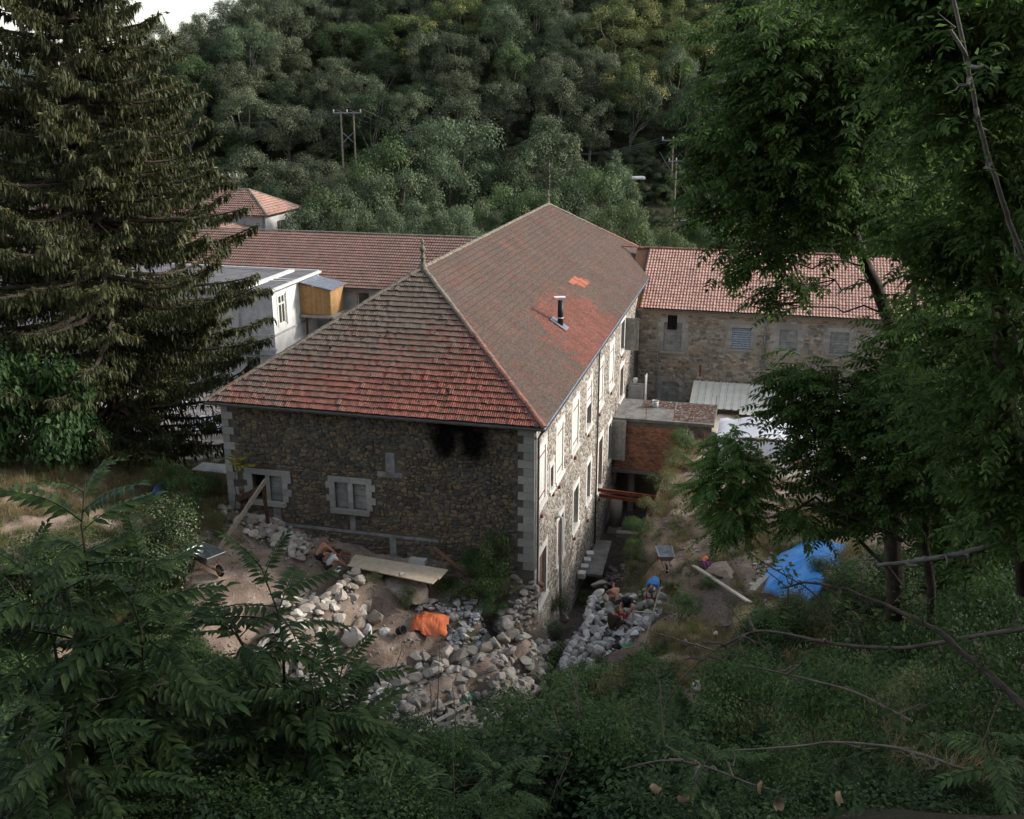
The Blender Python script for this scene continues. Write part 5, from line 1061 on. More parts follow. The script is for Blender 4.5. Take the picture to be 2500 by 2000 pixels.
# scrub filling the gaps of the wood floor
def scatter(name, P, E, Sc, srcs, label, cat="undergrowth", seed=3, parent=None):
    """one 'stuff' object whose points carry small plants"""
    r = np.random.RandomState(seed); P = np.asarray(P); idx = r.randint(len(srcs), size=len(P)); me = bpy.data.meshes.new(name)
    me.vertices.add(len(P)); me.vertices.foreach_set("co", P.astype(np.float32).ravel())
    a = me.attributes.new("rotv", 'FLOAT_VECTOR', 'POINT'); a.data.foreach_set("vector", np.asarray(E).astype(np.float32).ravel())
    a = me.attributes.new("sc", 'FLOAT', 'POINT'); a.data.foreach_set("value", np.asarray(Sc).astype(np.float32))
    a = me.attributes.new("pick", 'INT', 'POINT'); a.data.foreach_set("value", idx.astype(np.int32))
    o = obj(name, me, parent); md = o.modifiers.new("plants", 'NODES'); ng = bpy.data.node_groups.new(name, 'GeometryNodeTree'); md.node_group = ng
    ng.interface.new_socket("Geometry", in_out='INPUT', socket_type='NodeSocketGeometry'); ng.interface.new_socket("Geometry", in_out='OUTPUT', socket_type='NodeSocketGeometry')
    N = ng.nodes; Lk = ng.links; gi = N.new("NodeGroupInput"); go = N.new("NodeGroupOutput"); J = N.new("GeometryNodeJoinGeometry")
    ra = N.new("GeometryNodeInputNamedAttribute"); ra.data_type = 'FLOAT_VECTOR'; ra.inputs[0].default_value = "rotv"; sa = N.new("GeometryNodeInputNamedAttribute"); sa.data_type = 'FLOAT'; sa.inputs[0].default_value = "sc"
    pa = N.new("GeometryNodeInputNamedAttribute"); pa.data_type = 'INT'; pa.inputs[0].default_value = "pick"
    for k, src in enumerate(srcs):
        so_ = bpy.data.objects.new("sprig", src); oi = N.new("GeometryNodeObjectInfo"); oi.inputs[0].default_value = so_; ip = N.new("GeometryNodeInstanceOnPoints")
        cmp = N.new("FunctionNodeCompare"); cmp.data_type = 'INT'; cmp.operation = 'EQUAL'; Lk.new(pa.outputs[0], cmp.inputs[2]); cmp.inputs[3].default_value = k
        Lk.new(gi.outputs[0], ip.inputs['Points']); Lk.new(cmp.outputs[0], ip.inputs['Selection']); Lk.new(oi.outputs['Geometry'], ip.inputs['Instance']); Lk.new(ra.outputs[0], ip.inputs['Rotation']); Lk.new(sa.outputs[0], ip.inputs['Scale']); Lk.new(ip.outputs[0], J.inputs[0])
    Lk.new(J.outputs[0], go.inputs[0]); return tag(o, kind='stuff') if parent else tag(o, label, cat, kind='stuff')
n = 2600; Y = rs.uniform(140, 232, n); X = rs.uniform(-.46, .58, n) * Y; Z = hgt(np.stack([X, Y], 1))
scatter("hillside_scrub", np.stack([X, Y, Z - .3], 1), np.stack([0 * X, 0 * X, rs.rand(n) * 6.3], 1), rs.uniform(1.2, 2.6, n), [tree_mesh(0, 'dark'), tree_mesh(1, 'green'), tree_mesh(2, 'oak')], "dark scrub between the hillside trees")
n = 500; Y = np.concatenate([rs.uniform(98, 132, 380), rs.uniform(138.8, 142, 120)]); X = rs.uniform(-.42, .58, n) * Y; Z = hgt(np.stack([X, Y], 1))
scatter("valley_scrub", np.stack([X, Y, Z - .4], 1), np.stack([0 * X, 0 * X, rs.rand(n) * 6.3], 1), rs.uniform(.8, 2.2, n), [tree_mesh(1, 'green'), tree_mesh(3, 'ash'), tree_mesh(2, 'dark')], "green scrub on the valley floor and road bank")

rk = [tmesh("rock", ROCK[k], M['wall_stone'] if k % 3 else M['boulder']) for k in range(9)]
def pz(seed, n, x0, x1, y0, y1, ok, s0, s1, pw, name, label):
    r = np.random.RandomState(seed); P = np.stack([r.uniform(x0, x1, n), r.uniform(y0, y1, n)], 1); z = hgt(P); k = ok(P[:, 0], P[:, 1], z); P = P[k]; z = z[k]; m = len(P); sc = s0 + (s1 - s0) * r.rand(m) ** pw
    scatter(name, np.concatenate([P, (z + sc * .25)[:, None]], 1), r.uniform(-.5, .5, (m, 3)) * [1, 1, 12], sc, rk, label)
def z1(x, y, z):
    u, v = vpos(x, y, z); return (u > 730) & (u < 1260) & (v > 1350) & (v < 1650) & (z < .9) | (u > 540) & (u < 860) & (v > 1400) & (v < 1650)
pz(1, 6000, -12, 4, 30, 44, z1, .07, .34, 2.5, "stream_rubble", "grey rubble filling the stream bed and its banks")
def z2(x, y, z):
    u, v = vpos(x, y, z); return (u > 380) & (u < 1100) & (v > 1090) & (v < 1500) & (z > .8) | (u > 1380) & (u < 1650) & (v > 1050) & (v < 1450)
pz(2, 30000, -18, 16, 32, 56, z2, .015, .085, 3., "gravel", "gravel and stone chips on the bare dirt")
# bare dead trunks standing on the hillside
for k, (u, v0, v1, Y) in enumerate([(524, 95, 222, 160), (537, 110, 232, 158), (1408, 60, 150, 190), (1212, 185, 260, 165)]):
    a = np.array(at_y(u, v1, Y)); b = np.array(at_y(u + (-4 if k % 2 else 3), v0, Y)); t = thing("bare_tree", ["left of two pale bare trunks on the hillside", "right of two pale bare trunks on the hillside", "thin bare tree under the yellow chestnut", "leafless pale branched tree above the pointed valley tree"][k], "tree", tuple(a)); r_ = np.random.RandomState(k); d = b - a
    P, rr = limb(r_, np.zeros(3), d, .17, .05, 8, .02); put("trunk", Geo().tube(P, rr, 6), M['bark_pale'], t); g = Geo()
    for j in range(16):
        s_ = r_.uniform(.35, .98); p = d * s_; q = p + np.array([r_.uniform(-1, 1) * 2.4, r_.uniform(-1, 1) * 2, r_.uniform(.6, 2.4)]) * (1.25 - s_); P, rr = limb(r_, p, q, .05, .012, 5, .12); g.tube(P, rr, 4)
    put("branches", g, M['bark_pale'], t)
# power poles and lines
def pole(label, u, v0, v1, Y, two=False, arm=1.6):
    a = np.array(at_y(u, v1, Y)); b = np.array(at_y(u, v0, Y)); h_ = b[2] - a[2]; t = thing("power_pole", label, "power pole", tuple(a), group="power poles of the line across the valley"); xs_ = (-.85, .85) if two else (0,)
    for x in xs_: put("pole", Geo().tube([(x, 0, -2), (x, 0, h_)], [.16, .12], 6), M['drywood'], t)
    put("crossarm", Geo().bar((-arm, 0, h_ - .1), (arm, 0, h_ - .1), .14, .14), M['steel'], t)
    if two:
        put("brace", Geo().bar((-.85, 0, h_ * .52), (.85, 0, h_ * .70), .08, .08), M['steel'], t); put("brace", Geo().bar((.85, 0, h_ * .52), (-.85, 0, h_ * .70), .08, .08), M['steel'], t)
    for x in (-arm + .1, 0, arm - .1): put("insulator", Geo().tube([(x, 0, h_), (x, 0, h_ + .35)], .09, 6), M['grey_plaster'], t)
    return b
b1 = pole("double timber pole with crossed braces rising above the left wing roof", 737, 236, 372, 142, True, 1.9)
b2_ = pole("power pole top just showing between two valley trees", 1058, 312, 345, 150, False, 1.2)
b3 = pole("tall power pole by the road beyond the right wing", 1410, 294, 455, 140, False, 1.5)
b4 = pole("short pole top above the small white house", 487, 372, 420, 118, False, .9)
pole("lower pole leaning beside the tall one near the road", 1418, 338, 462, 133, False, 1.0)
def wire(p, q, sag, label, r=.022, group="power lines across the valley"):
    p = np.array(p); q = np.array(q); s_ = np.linspace(0, 1, 14); P = p + (q - p) * s_[:, None]; P[:, 2] -= 4 * sag * s_ * (1 - s_); tag(put("power_line", Geo().tube(P - p, r, 4), M['gutter'], loc=tuple(p)), label, "cable", group)
far_l = np.array(at_y(300, 240, 150))
for k, x in enumerate((-1.8, 0, 1.8)):
    wire(b1 + [x, 0, .3], far_l + [x, 0, 0], 1.5, ["left", "middle", "right"][k] + " cable running left from the double pole towards the spruce"); wire(b1 + [x, 0, .3], b2_ + [x * .6, 0, .2], 1.2, ["left", "middle", "right"][k] + " cable sagging from the double pole behind the valley trees"); wire(b2_ + [x * .6, 0, .2], b3 + [x * .7, 0, .2], 1.6, ["left", "middle", "right"][k] + " cable from the hidden pole to the tall road pole")
    wire(b3 + [x * .7, 0, -1.6], np.array(L(9.5 + x, TW + 7, 12.0)), 1.0, ["left", "middle", "right"][k] + " cable dropping from the tall road pole to the right wing ridge", .03)
# white roadside canopy with an ivied post
a = np.array(at_y(1345, 438, 141)); t = thing("roadside_shelter", "thin white concrete canopy on an ivy covered post by the road", "shelter", tuple(a)); ht = at_y(1345, 372, 141)[2] - a[2]
put("roof_panel", Geo().b2((-2.0, -1.2, ht - .25), (.6, 1.2, ht)), M['white_plaster'], t); put("post", Geo().b2((.1, -.3, -1), (.5, .3, ht - .25)), M['white_plaster'], t)
g = Geo(); n = 500; leaf_cloud(g, np.stack([rs.uniform(.0, .6, n), rs.uniform(-.45, -.3, n), rs.uniform(0, ht - .3, n)], 1), np.tile([0, -1., 0], (n, 1)), .22, 5); put("ivy", g, LM['green'], t)

# ------------------------------------------------------------------ the big spruce on the left
LM['spruce'] = leafmat("spruce_needles", [(.024, .033, .016), (.046, .056, .025), (.080, .086, .036), (.125, .115, .05)], .1, .15)
def spruce(u, v, z, top, Rmax, seed, label, n_br=190, per=420):
    x, y, z = at_z(u, v, z); r = np.random.RandomState(seed); H = top - z; t = thing("spruce_tree", label, "tree", (x, y, z)); tg = Geo(); tg.tube([(0, 0, -1), (.05, 0, H * .3), (-.1, .1, H * .6), (0, 0, H)], [.62, .46, .30, .04], 10)
    put("trunk", tg, M['bark'], t, smooth=True); bg = Geo(); C = []; D = []; SZ = []; AA = []
    for b in range(n_br):
        f = (b + r.rand()) / n_br; hz_ = 1.6 + f ** .92 * (H - 2); az = b * 2.4 + r.uniform(-.5, .5); fr = hz_ / H
        Lb = min(Rmax * (1 - fr), Rmax * .74) * (.62 + .38 * min(1, fr * 6)) * (r.uniform(.68, 1.12) if b % 5 else r.uniform(.95, 1.2)) + .3; hz_ += r.uniform(-.9, .9)
        s_ = np.linspace(0, 1, 9); dro = r.uniform(.02, .42) * (1 - fr * .5); zz_ = hz_ + Lb * (-dro * s_ * 1.3 + dro * 1.25 * s_ ** 3 + (.25 * fr) * s_); rad = Lb * s_
        P = np.stack([np.cos(az) * rad, np.sin(az) * rad, zz_], 1); P[2:, :2] += r.randn(7, 2) * .05 * Lb * .3; bg.tube(P, np.linspace(.09, .012, 9) * (Lb / 5 + .3), 5)
        k = int(per * Lb / Rmax); q = r.uniform(.12, 1.0, k) ** .8; base = np.stack([np.interp(q, s_, P[:, i]) for i in range(3)], 1)
        side = np.array([-math.sin(az), math.cos(az), 0]); out = np.array([math.cos(az), math.sin(az), 0]); wv = (.16 * Lb * np.sin(np.clip(q * 1.12, 0, 1) * math.pi) ** .7 + .12)
        lat = r.uniform(-1, 1, k); clump = np.sin(q * 19 + b) * .2 + r.randn(k) * .12; base = base + side * (lat * wv)[:, None] + out * (r.uniform(-.1, .3, k))[:, None]; base[:, 2] -= abs(lat) * wv * .35 - .05 + clump * .5
        hang = r.rand(k) < .62; dd = np.where(hang[:, None], np.array([0, 0, -1.]) + r.randn(k, 3) * .22 + out * .12, out * .8 + side * lat[:, None] * 1.1 + np.array([0, 0, -.15]) + r.randn(k, 3) * .25)
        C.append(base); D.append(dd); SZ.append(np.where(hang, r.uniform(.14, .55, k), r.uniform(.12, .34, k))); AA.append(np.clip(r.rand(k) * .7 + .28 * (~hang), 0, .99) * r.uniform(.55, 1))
    put("branches", bg, M['bark'], t); C, D, SZ, AA = np.concatenate(C), np.concatenate(D), np.concatenate(SZ), np.concatenate(AA); n = len(C)
    TW_ = (np.array([[0, 0, 0], [.4, -.13, .02], [1, 0, 0], [.4, .13, .02]]), np.array([[0, 1, 2, 3]]), np.zeros((0, 3), int), np.zeros(4))
    g = Geo(); g.many(TW_, C, frames(D, rdir(n, r)), SZ, a=AA); put("foliage", g, LM['spruce'], t); return t
spruce(262, 975, 4.6, 40, 10.6, 5, "huge drooping dark spruce filling the left side of the view", 460, 1050)
x, y, z = at_z(60, 950, 5.0); 
spruce(20, 960, 5.2, 36, 6.5, 8, "second spruce at the left edge, behind the fig tree", 150, 330)

# ------------------------------------------------------------------ compound leaves (ailanthus, ash, walnut)
def frond_t(npair, Lf, ll, lw, seed, droop=.35, fold=.18):
    r = np.random.RandomState(seed); g = Geo(); s_ = np.linspace(0, 1, 7); P = np.stack([s_ * Lf, 0 * s_, .10 * Lf * np.sin(s_ * 1.6) - droop * Lf * s_ ** 2 * .6], 1); g.tube(P, np.linspace(.0055, .002, 7) * max(1, ll / .1), 3, a=.05, cap=False)
    half = np.array([[0, 0, 0], [.28, 1, 0], [.62, .82, -.05], [1, 0, -.2], [.5, 0, .0]])
    for i in range(npair * 2 + 1):
        q = .2 + .8 * (i // 2) / npair if i < npair * 2 else 1.; sd = 1 if i % 2 else -1; base = np.array([np.interp(q, s_, P[:, k]) for k in range(3)]); l = ll * (1 - .35 * abs(q - .5)) * r.uniform(.88, 1.1)
        ang = sd * R(68 - 22 * q + r.uniform(-8, 8)) if i < npair * 2 else 0; dip = r.uniform(-.45, -.1); d = np.array([math.cos(ang), math.sin(ang), dip]); d /= np.linalg.norm(d); e = np.cross([0, 0, 1.], d); e /= np.linalg.norm(e); u = np.cross(d, e); a_ = r.uniform(.1, .95)
        for s2 in (1, -1):
            V = base + half[:, :1] * l * d + half[:, 1:2] * s2 * lw * .5 * e + (half[:, 2:3] * l + half[:, 1:2] * fold * lw) * u; g.add(V, [[0, 1, 2, 4] if s2 > 0 else [0, 4, 2, 1]], [[4, 2, 3] if s2 > 0 else [4, 3, 2]], a=a_)
    return g.arrays()
LM['ail'] = leafmat("ailanthus_leaflets", [(.024, .048, .020), (.039, .074, .027), (.068, .11, .038)], .18, .35, rough=.5, spec=.2)
LM['ail_y'] = leafmat("yellowing_leaflets", [(.13, .17, .04), (.24, .24, .05), (.50, .36, .05)], .1, .35)
LM['ail_g'] = leafmat("light_ailanthus_leaflets", [(.08, .15, .05), (.12, .21, .065), (.18, .27, .085)], .15, .42)
LM['bramble'] = leafmat("bramble_leaves", [(.022, .048, .018), (.042, .080, .030), (.075, .125, .045)], .25, .3)
LM['shrub'] = leafmat("shrub_leaves", [(.042, .085, .034), (.072, .13, .05), (.12, .19, .07)], .22, .3)
LM['weed'] = leafmat("pale_weed_leaves", [(.07, .10, .045), (.13, .16, .075), (.22, .22, .12)], .2, .3)
LM['fig'] = leafmat("fig_leaves", [(.03, .07, .028), (.05, .105, .038), (.08, .15, .05)], .2, .3)
LM['walnut'] = leafmat("canopy_leaflets", [(.045, .085, .03), (.075, .135, .042), (.12, .19, .06)], .2, .55)
LM['ivy'] = leafmat("ivy_leaves", [(.026, .05, .018), (.042, .072, .026), (.075, .11, .04)], .2, .15, rough=.4, spec=.4)
LM['dry'] = leafmat("dry_grass_blades", [(.15, .12, .07), (.24, .195, .12), (.36, .30, .20)], .15, .3)
LM['grass'] = leafmat("green_grass_blades", [(.05, .075, .025), (.09, .12, .04), (.16, .18, .07)], .15, .3)
FR = [frond_t(9, .62, .155, .052, i, .3 + .25 * (i % 3)) for i in range(5)]
def sapling(name, label, base, tops, nleaf, fscale, mat, seed, r0=.028, group=None, catname="sapling", stemmat=None, spread=.55, start=.3):
    """several stems; each carries spirals of compound leaves, every leaf its own part"""
    r = np.random.RandomState(seed); base = np.array(base, float); t = thing(name, label, catname, tuple(base), group=group); me = [Geo().add(*f[:3], a=f[3]).mesh("leaf", mat) for f in FR]
    for ti, top in enumerate(tops):
        top = np.array(top, float) - base; b0 = np.array([r.uniform(-.1, .1), r.uniform(-.1, .1), -.3]) if ti else np.array([0, 0, -.3]); P, rr = limb(r, b0, top, r0, .007, 9, .025); put("stem", Geo().tube(P, rr, 6), stemmat or M['stem'], t, smooth=True); s_ = np.linspace(0, 1, 9)
        for k in range(nleaf):
            q = start + (1 - start) * ((k + .5) / nleaf) ** .75; p = np.array([np.interp(q, s_, P[:, i]) for i in range(3)]); az = k * 2.4 + r.uniform(-.35, .35) + ti; el = R(-8 + 50 * max(0, q - .75) / .25 + r.uniform(-16, 14)); sc = fscale * r.uniform(.75, 1.12) * (1 if q < .92 else .62)
            o = obj("leaf", me[r.randint(5)], t, tuple(p), (r.uniform(-.25, .25), -el, az), sc)
    return t
def P3(u, v, Y): return np.array(at_y(u, v, Y))
sapling("ailanthus_sapling", "large dark ailanthus sapling with feathery leaves in the centre foreground", P3(690, 1760, 10.5), [P3(548, 1190, 10.6), P3(480, 1300, 10.2), P3(725, 1385, 10.3), P3(655, 1430, 9.8), P3(745, 1500, 10.4), P3(420, 1450, 10.3), P3(560, 1520, 9.9), P3(740, 1540, 9.9), P3(480, 1600, 9.7)], 26, 1.5, LM['ail'], 41, .04)
sapling("ailanthus_sapling", "tall ailanthus sapling leaning in from the left edge of the foreground", P3(250, 1740, 9.6), [P3(180, 1010, 9.6), P3(60, 1180, 9.2), P3(300, 1180, 9.4), P3(20, 1350, 9.0), P3(340, 1330, 9.6), P3(120, 1250, 9.3)], 22, 1.5, LM['ail'], 42, .035)
sapling("ailanthus_sapling", "small ailanthus sapling low at the left bottom corner", P3(150, 1800, 8.2), [P3(140, 1500, 8.2), P3(40, 1560, 8.2), P3(260, 1600, 8.4)], 11, 1.2, LM['ail'], 43, .03)
sapling("ailanthus_sapling", "thin ailanthus sapling between the two large ones", P3(380, 1800, 10.8), [P3(372, 1400, 11), P3(440, 1560, 11)], 10, 1.3, LM['ail'], 44, .025)
sapling("ailanthus_sapling", "yellowing young ailanthus against the left end of the front wall", L(-14.6, -1.0, 4.6), [np.array(at_t(497, 965, -.9))], 16, 1.3, LM['ail_y'], 45, .03, start=.88)
sapling("ailanthus_sapling", "low ailanthus beside the path above the blue tarpaulin", at_z(1690, 1160, 3.2), [np.array(at_z(1680, 1085, 5.0)), np.array(at_z(1740, 1100, 4.8)), np.array(at_z(1640, 1110, 4.4))], 13, 1.2, LM['ail_g'], 47, .04, start=.2)
sapling("ailanthus_sapling", "small sapling on the bank under the long grey board", at_z(1430, 1290, 1.9), [np.array(at_z(1428, 1225, 3.1)), np.array(at_z(1455, 1260, 2.6))], 10, .8, LM['ail_g'], 48, .025)
sapling("ailanthus_sapling", "feathery seedling among the weeds right of the stream", at_z(1150, 1460, -.6), [np.array(at_z(1165, 1400, .6)), np.array(at_z(1140, 1420, .3))], 8, .8, LM['shrub'], 49, .02)

# shrubs ------------------------------------------------------------------
BUSH = {}
def bush_mesh(kind, i):
    key = (kind, i)
    if key not in BUSH:
        leaf = {'fig': .11, 'shrub': .06, 'bramble': .055, 'weed': .055, 'ivy': .06}[kind]; n = {'fig': 3200, 'shrub': 4600, 'bramble': 4600, 'weed': 3400, 'ivy': 4600}[kind]
        g, C = crown(400 + i + len(kind), 16, n, leaf, h=1.0, z0=.15, blob=.40); r_ = np.random.RandomState(i)
        BUSH[key] = g.mesh("foliage", LM[kind])
    return BUSH[key]
sg = Geo(); r_ = np.random.RandomState(2)
for k in range(9): P, rr = limb(r_, np.array([0, 0, -.2]), np.array([r_.uniform(-.6, .6), r_.uniform(-.6, .6), r_.uniform(.5, 1.1)]), .025, .008, 5, .1); sg.tube(P, rr, 4)
stemm = sg.mesh("stem", M['bark'])
def shrub(kind, u, v, z, rad, hh, label, i=0, group=None, name="shrub", p=None):
    p = (hit(u, v) if z == -1 else at_z(u, v, z)) if p is None else p; t = thing(name, label, "shrub", (p[0], p[1], p[2] - .1), rnd.uniform(0, 6), group); obj("foliage", bush_mesh(kind, i), t); obj("stem", stemm, t); t.scale = (rad, rad, hh); return t
SH = [('shrub', 1045, 1240, 2.4, .95, 2.3, "tall green shrub against the right end of the front wall"), ('shrub', 1005, 1262, 2.1, 1.1, 1.3, "low green shrub on the bank by the end of the plank walkway"), ('weed', 1078, 1262, 1.9, .6, .8, "reddish green shrub at the building corner above the clay pipe"), ('bramble', 955, 1262, 2.0, .8, .9, "dark bramble under the plank walkway"), ('shrub', 1040, 1285, 1.7, .9, .7, "trailing shrub on top of the rubble behind the lower wall"), ('ivy', 855, 1275, 2.3, .5, .8, "ivy clump on the rock ledge"),
      ('weed', 785, 1225, -1, .5, .4, "small weed tuft next to the plank walkway"), ('ivy', 700, 1165, 3.6, .3, .3, "weed tuft at the foot of the front wall by the crouching man"), ('shrub', 1000, 1215, 2.8, .7, 1.2, "pale green shrub left of the tall one at the front wall"),
      ('shrub', 398, 1085, -1, .9, 1.8, "green bush on the bank in front of the courtyard"), ('shrub', 350, 1050, -1, .8, 1.6, "dark bush under the spruce by the blue cloth"), ('shrub', 440, 1050, -1, .7, 1.1, "light green bush left of the yellowing sapling"), ('weed', 480, 1095, -1, .7, .4, "dry weeds at the left foot of the front wall"), ('weed', 420, 1100, -1, .8, .4, "dry weeds below the green bank bush"),
      ('fig', 115, 1000, -1, 2.3, 4.6, "broad fig bush with big lobed leaves at the left edge"), ('fig', 5, 1000, -1, 2.1, 5.0, "fig bush cut by the left edge of the view"), ('fig', 195, 990, -1, 1.3, 2.2, "low part of the fig thicket under the spruce"),
      ('ivy', 320, 1165, -1, 2.0, 2.0, "ivy mound draped over the old wall left of the wheelbarrow"), ('ivy', 372, 1225, -1, 1.25, 2.2, "ivy hanging at the end of the old wall beside the path"), ('ivy', 290, 1260, -1, 1.9, 2.2, "dark ivy face of the old wall"), ('bramble', 200, 1230, -1, 2.3, 1.8, "dark bramble thicket left of the ivy wall"), ('bramble', 60, 1260, -1, 2.4, 1.9, "bramble thicket at the left edge below the old wall"), ('bramble', 400, 1390, -1, 1.0, .8, "round shrub at the low end of the path"),
      ('shrub', 350, 1380, -1, 1.6, 1.4, "leafy shrub below the ivy wall"), ('bramble', 480, 1450, 2.0, 1.5, 1.0, "bramble mass behind the centre sapling"),
      ('bramble', 1180, 1300, -1.3, .55, 1.2, "dark ivy climbing the long wall by the grey downpipe"), ('shrub', 1232, 1275, -1.0, .45, .8, "round green bush in the channel beside the wall"), ('ivy', 1170, 1340, -1.2, .6, .7, "ivy at the wall foot near the corner"),
      ('shrub', 1250, 1480, .3, 1.9, 1.5, "big dark leafy shrub on the near bank in front of the workers' wall"), ('shrub', 1345, 1432, 1.3, 1.0, 1.0, "leafy shrub just below the workers' rubble"), ('shrub', 1200, 1500, -.4, 1.3, 1.1, "shrub leaning over the stream boulders"), ('shrub', 1160, 1570, 0, 1.6, 1.0, "low shrub mass on the near stream bank"), ('bramble', 1330, 1510, 1.8, 1.5, 1.2, "dark shrub right of the big leafy shrub"),
      ('shrub', 1450, 1290, 2.1, .9, .6, "weedy bush left of the sand heap"), ('weed', 1395, 1290, 1.5, .5, .35, "weeds on the right of the rubble"), ('shrub', 1345, 1125, .9, .9, .9, "leafy bush on the channel bank left of the path wheelbarrow"), ('weed', 1370, 1080, 1.3, .9, .8, "pale weeds along the channel bank"), ('weed', 1395, 1030, 1.8, 1.0, .9, "dry weeds on the bank below the rusty beams"), ('weed', 1420, 985, 2.0, 1.0, 1.0, "pale bush on the bank below the brick annex"), ('shrub', 1440, 950, 2.0, .9, 1.3, "green bush growing against the brick annex corner"), ('shrub', 1335, 1170, .5, .7, .8, "low bush hanging over the channel"), ('weed', 1440, 1050, 2.0, .9, .6, "straw coloured weeds beside the path"),
      ('bramble', 1830, 1260, 4.6, 1.9, 1.4, "dark bush over the right part of the blue tarpaulin"), ('bramble', 1700, 1310, 3.6, 1.5, 1.1, "bramble under the blue tarpaulin's lower edge"), ('shrub', 1620, 1340, 3.1, 1.1, .9, "green bush on the right bank by the shaded boulder"), ('shrub', 1540, 1420, 3.1, 1.0, .8, "bush beside the squared pale rock"), ('shrub', 1600, 1450, 3.3, 1.2, .9, "bush to the right of the squared pale rock"),
      ('weed', 1560, 1080, 2.4, .9, .6, "dry brush beyond the path near the yard"), ('shrub', 1500, 1240, 2.5, .5, .5, "small bush on the sand heap")]
for k, (kd, u, v, z, rad, hh, lb) in enumerate(SH): shrub(kd, u, v, z, rad, hh, lb, k % 3)
for k, (kd, u, v, Y, rad, hh) in enumerate([('shrub', 900, 1715, 12, .6, .5), ('bramble', 1020, 1700, 13, .7, .6), ('shrub', 1130, 1640, 14.5, .9, .9), ('shrub', 1240, 1600, 16, .9, 1.0), ('weed', 1350, 1560, 17, .8, .8), ('bramble', 1430, 1620, 14, .8, .8), ('shrub', 1560, 1560, 15, .9, .9), ('bramble', 1690, 1500, 16, 1.0, 1.1), ('shrub', 1820, 1440, 17, 1.2, 1.2), ('weed', 1930, 1530, 14, .9, .9), ('bramble', 2060, 1480, 13, 1.0, 1.2), ('shrub', 1760, 1620, 12, .7, .8), ('bramble', 2000, 1660, 10, .7, .8), ('shrub', 1300, 1690, 12, .7, .7), ('bramble', 840, 1720, 12, .7, .6), ('shrub', 1640, 1700, 10.5, .6, .7)]):
    p = P3(u, v, Y); shrub(kd, 0, 0, 0, rad * 1.25, hh * 1.5, f"{['leafy shrub', 'bramble bush', 'pale leafy weed bush'][['shrub', 'bramble', 'weed'].index(kd)]} on the near slope, {['first', 'second', 'third', 'fourth', 'fifth', 'sixth'][sum(1 for q in range(k) if q % 3 == k % 3)]} {['at bottom centre', 'towards the right', 'low right side'][k % 3]}", k % 3, "bushes on the near slope", p=(p[0], p[1], gz(p[0], p[1])))
for k, (u, v, Y, rad, hh, kd) in enumerate([(1880, 1215, 26, 1.7, 2.2, 'bramble'), (1990, 1200, 25, 1.8, 2.6, 'bramble'), (2100, 1180, 24, 1.9, 3.0, 'shrub'), (1930, 1300, 22, 1.4, 1.8, 'shrub'), (2060, 1310, 20, 1.5, 2.2, 'bramble'), (2150, 1400, 17, 1.4, 2.0, 'bramble')]):
    p = P3(u, v, Y); shrub(kd, 0, 0, 0, rad, hh, ["dark bush at the foot of the broad tree", "tall dark bush right of the broad tree's foot", "bush at the right edge beneath the dark tree", "bush in front of the broad tree's foot", "dark bush below the grey fallen limb", "bush at the right edge under the diagonal limb"][k], k % 3, p=(p[0], p[1], gz(p[0], p[1])))
for k, (b, tp) in enumerate([((1040, 1800, 11), [(1040, 1600, 11.2), (1090, 1640, 11)]), ((1200, 1790, 12), [(1190, 1540, 12.2), (1130, 1610, 12)]), ((1500, 1780, 10.5), [(1480, 1560, 10.7), (1560, 1600, 10.5)]), ((1850, 1760, 9.5), [(1830, 1480, 9.7), (1900, 1540, 9.5)]), ((2100, 1780, 8.5), [(2080, 1540, 8.7)])]):
    bp = P3(*b); sapling("ailanthus_sapling", "feathery sapling in the near undergrowth, " + ["bottom centre", "below the large leafy shrub", "right of centre", "under the straight dark stick", "bottom right corner"][k], (bp[0], bp[1], gz(bp[0], bp[1])), [P3(*q) for q in tp], 11, .95, LM['ail'] if k % 2 else LM['shrub'], 150 + k, .02)
# undergrowth on the near slopes: nobody could count it
def clump(n, leaf, seed, mat, spread=.45, hh=.45, tmpl=LEAF):
    r = np.random.RandomState(seed); g = Geo(); d = rdir(n, r); d[:, 2] = abs(d[:, 2]); P = d * r.uniform(.2, 1, n)[:, None] ** .5 * [spread, spread, hh]; leaf_cloud(g, P, d * [.4, .4, 1], leaf, seed); return g.mesh("sprig", mat)
def bramble_clump(seed, mat):
    r = np.random.RandomState(seed); g = Geo()
    for k in range(7):
        az = r.uniform(0, 6.3); ln = r.uniform(.4, .8); s_ = np.linspace(0, 1, 6); P = np.stack([np.cos(az) * ln * s_, np.sin(az) * ln * s_, .7 * s_ * (1.15 - s_) * r.uniform(.8, 1.6)], 1); g.tube(P, .006, 3, cap=False, a=.1)
        n = 60; q = r.rand(n); base = np.stack([np.interp(q, s_, P[:, i]) for i in range(3)], 1) + r.randn(n, 3) * .06; leaf_cloud(g, base, np.tile([0, 0, 1.], (n, 1)), .062, seed + k)
    return g.mesh("sprig", mat)
def fern_clump(seed, mat):
    r = np.random.RandomState(seed); g = Geo(); n = 7; f = FR[seed % 5]; az = r.uniform(0, 6.3, n); g.many(f, np.zeros((n, 3)) + [0, 0, .1], eul_mats(np.stack([0 * az, -r.uniform(.5, 1.1, n), az], 1)), r.uniform(.5, .9, n), a=r.rand(n)); return g.mesh("sprig", mat)
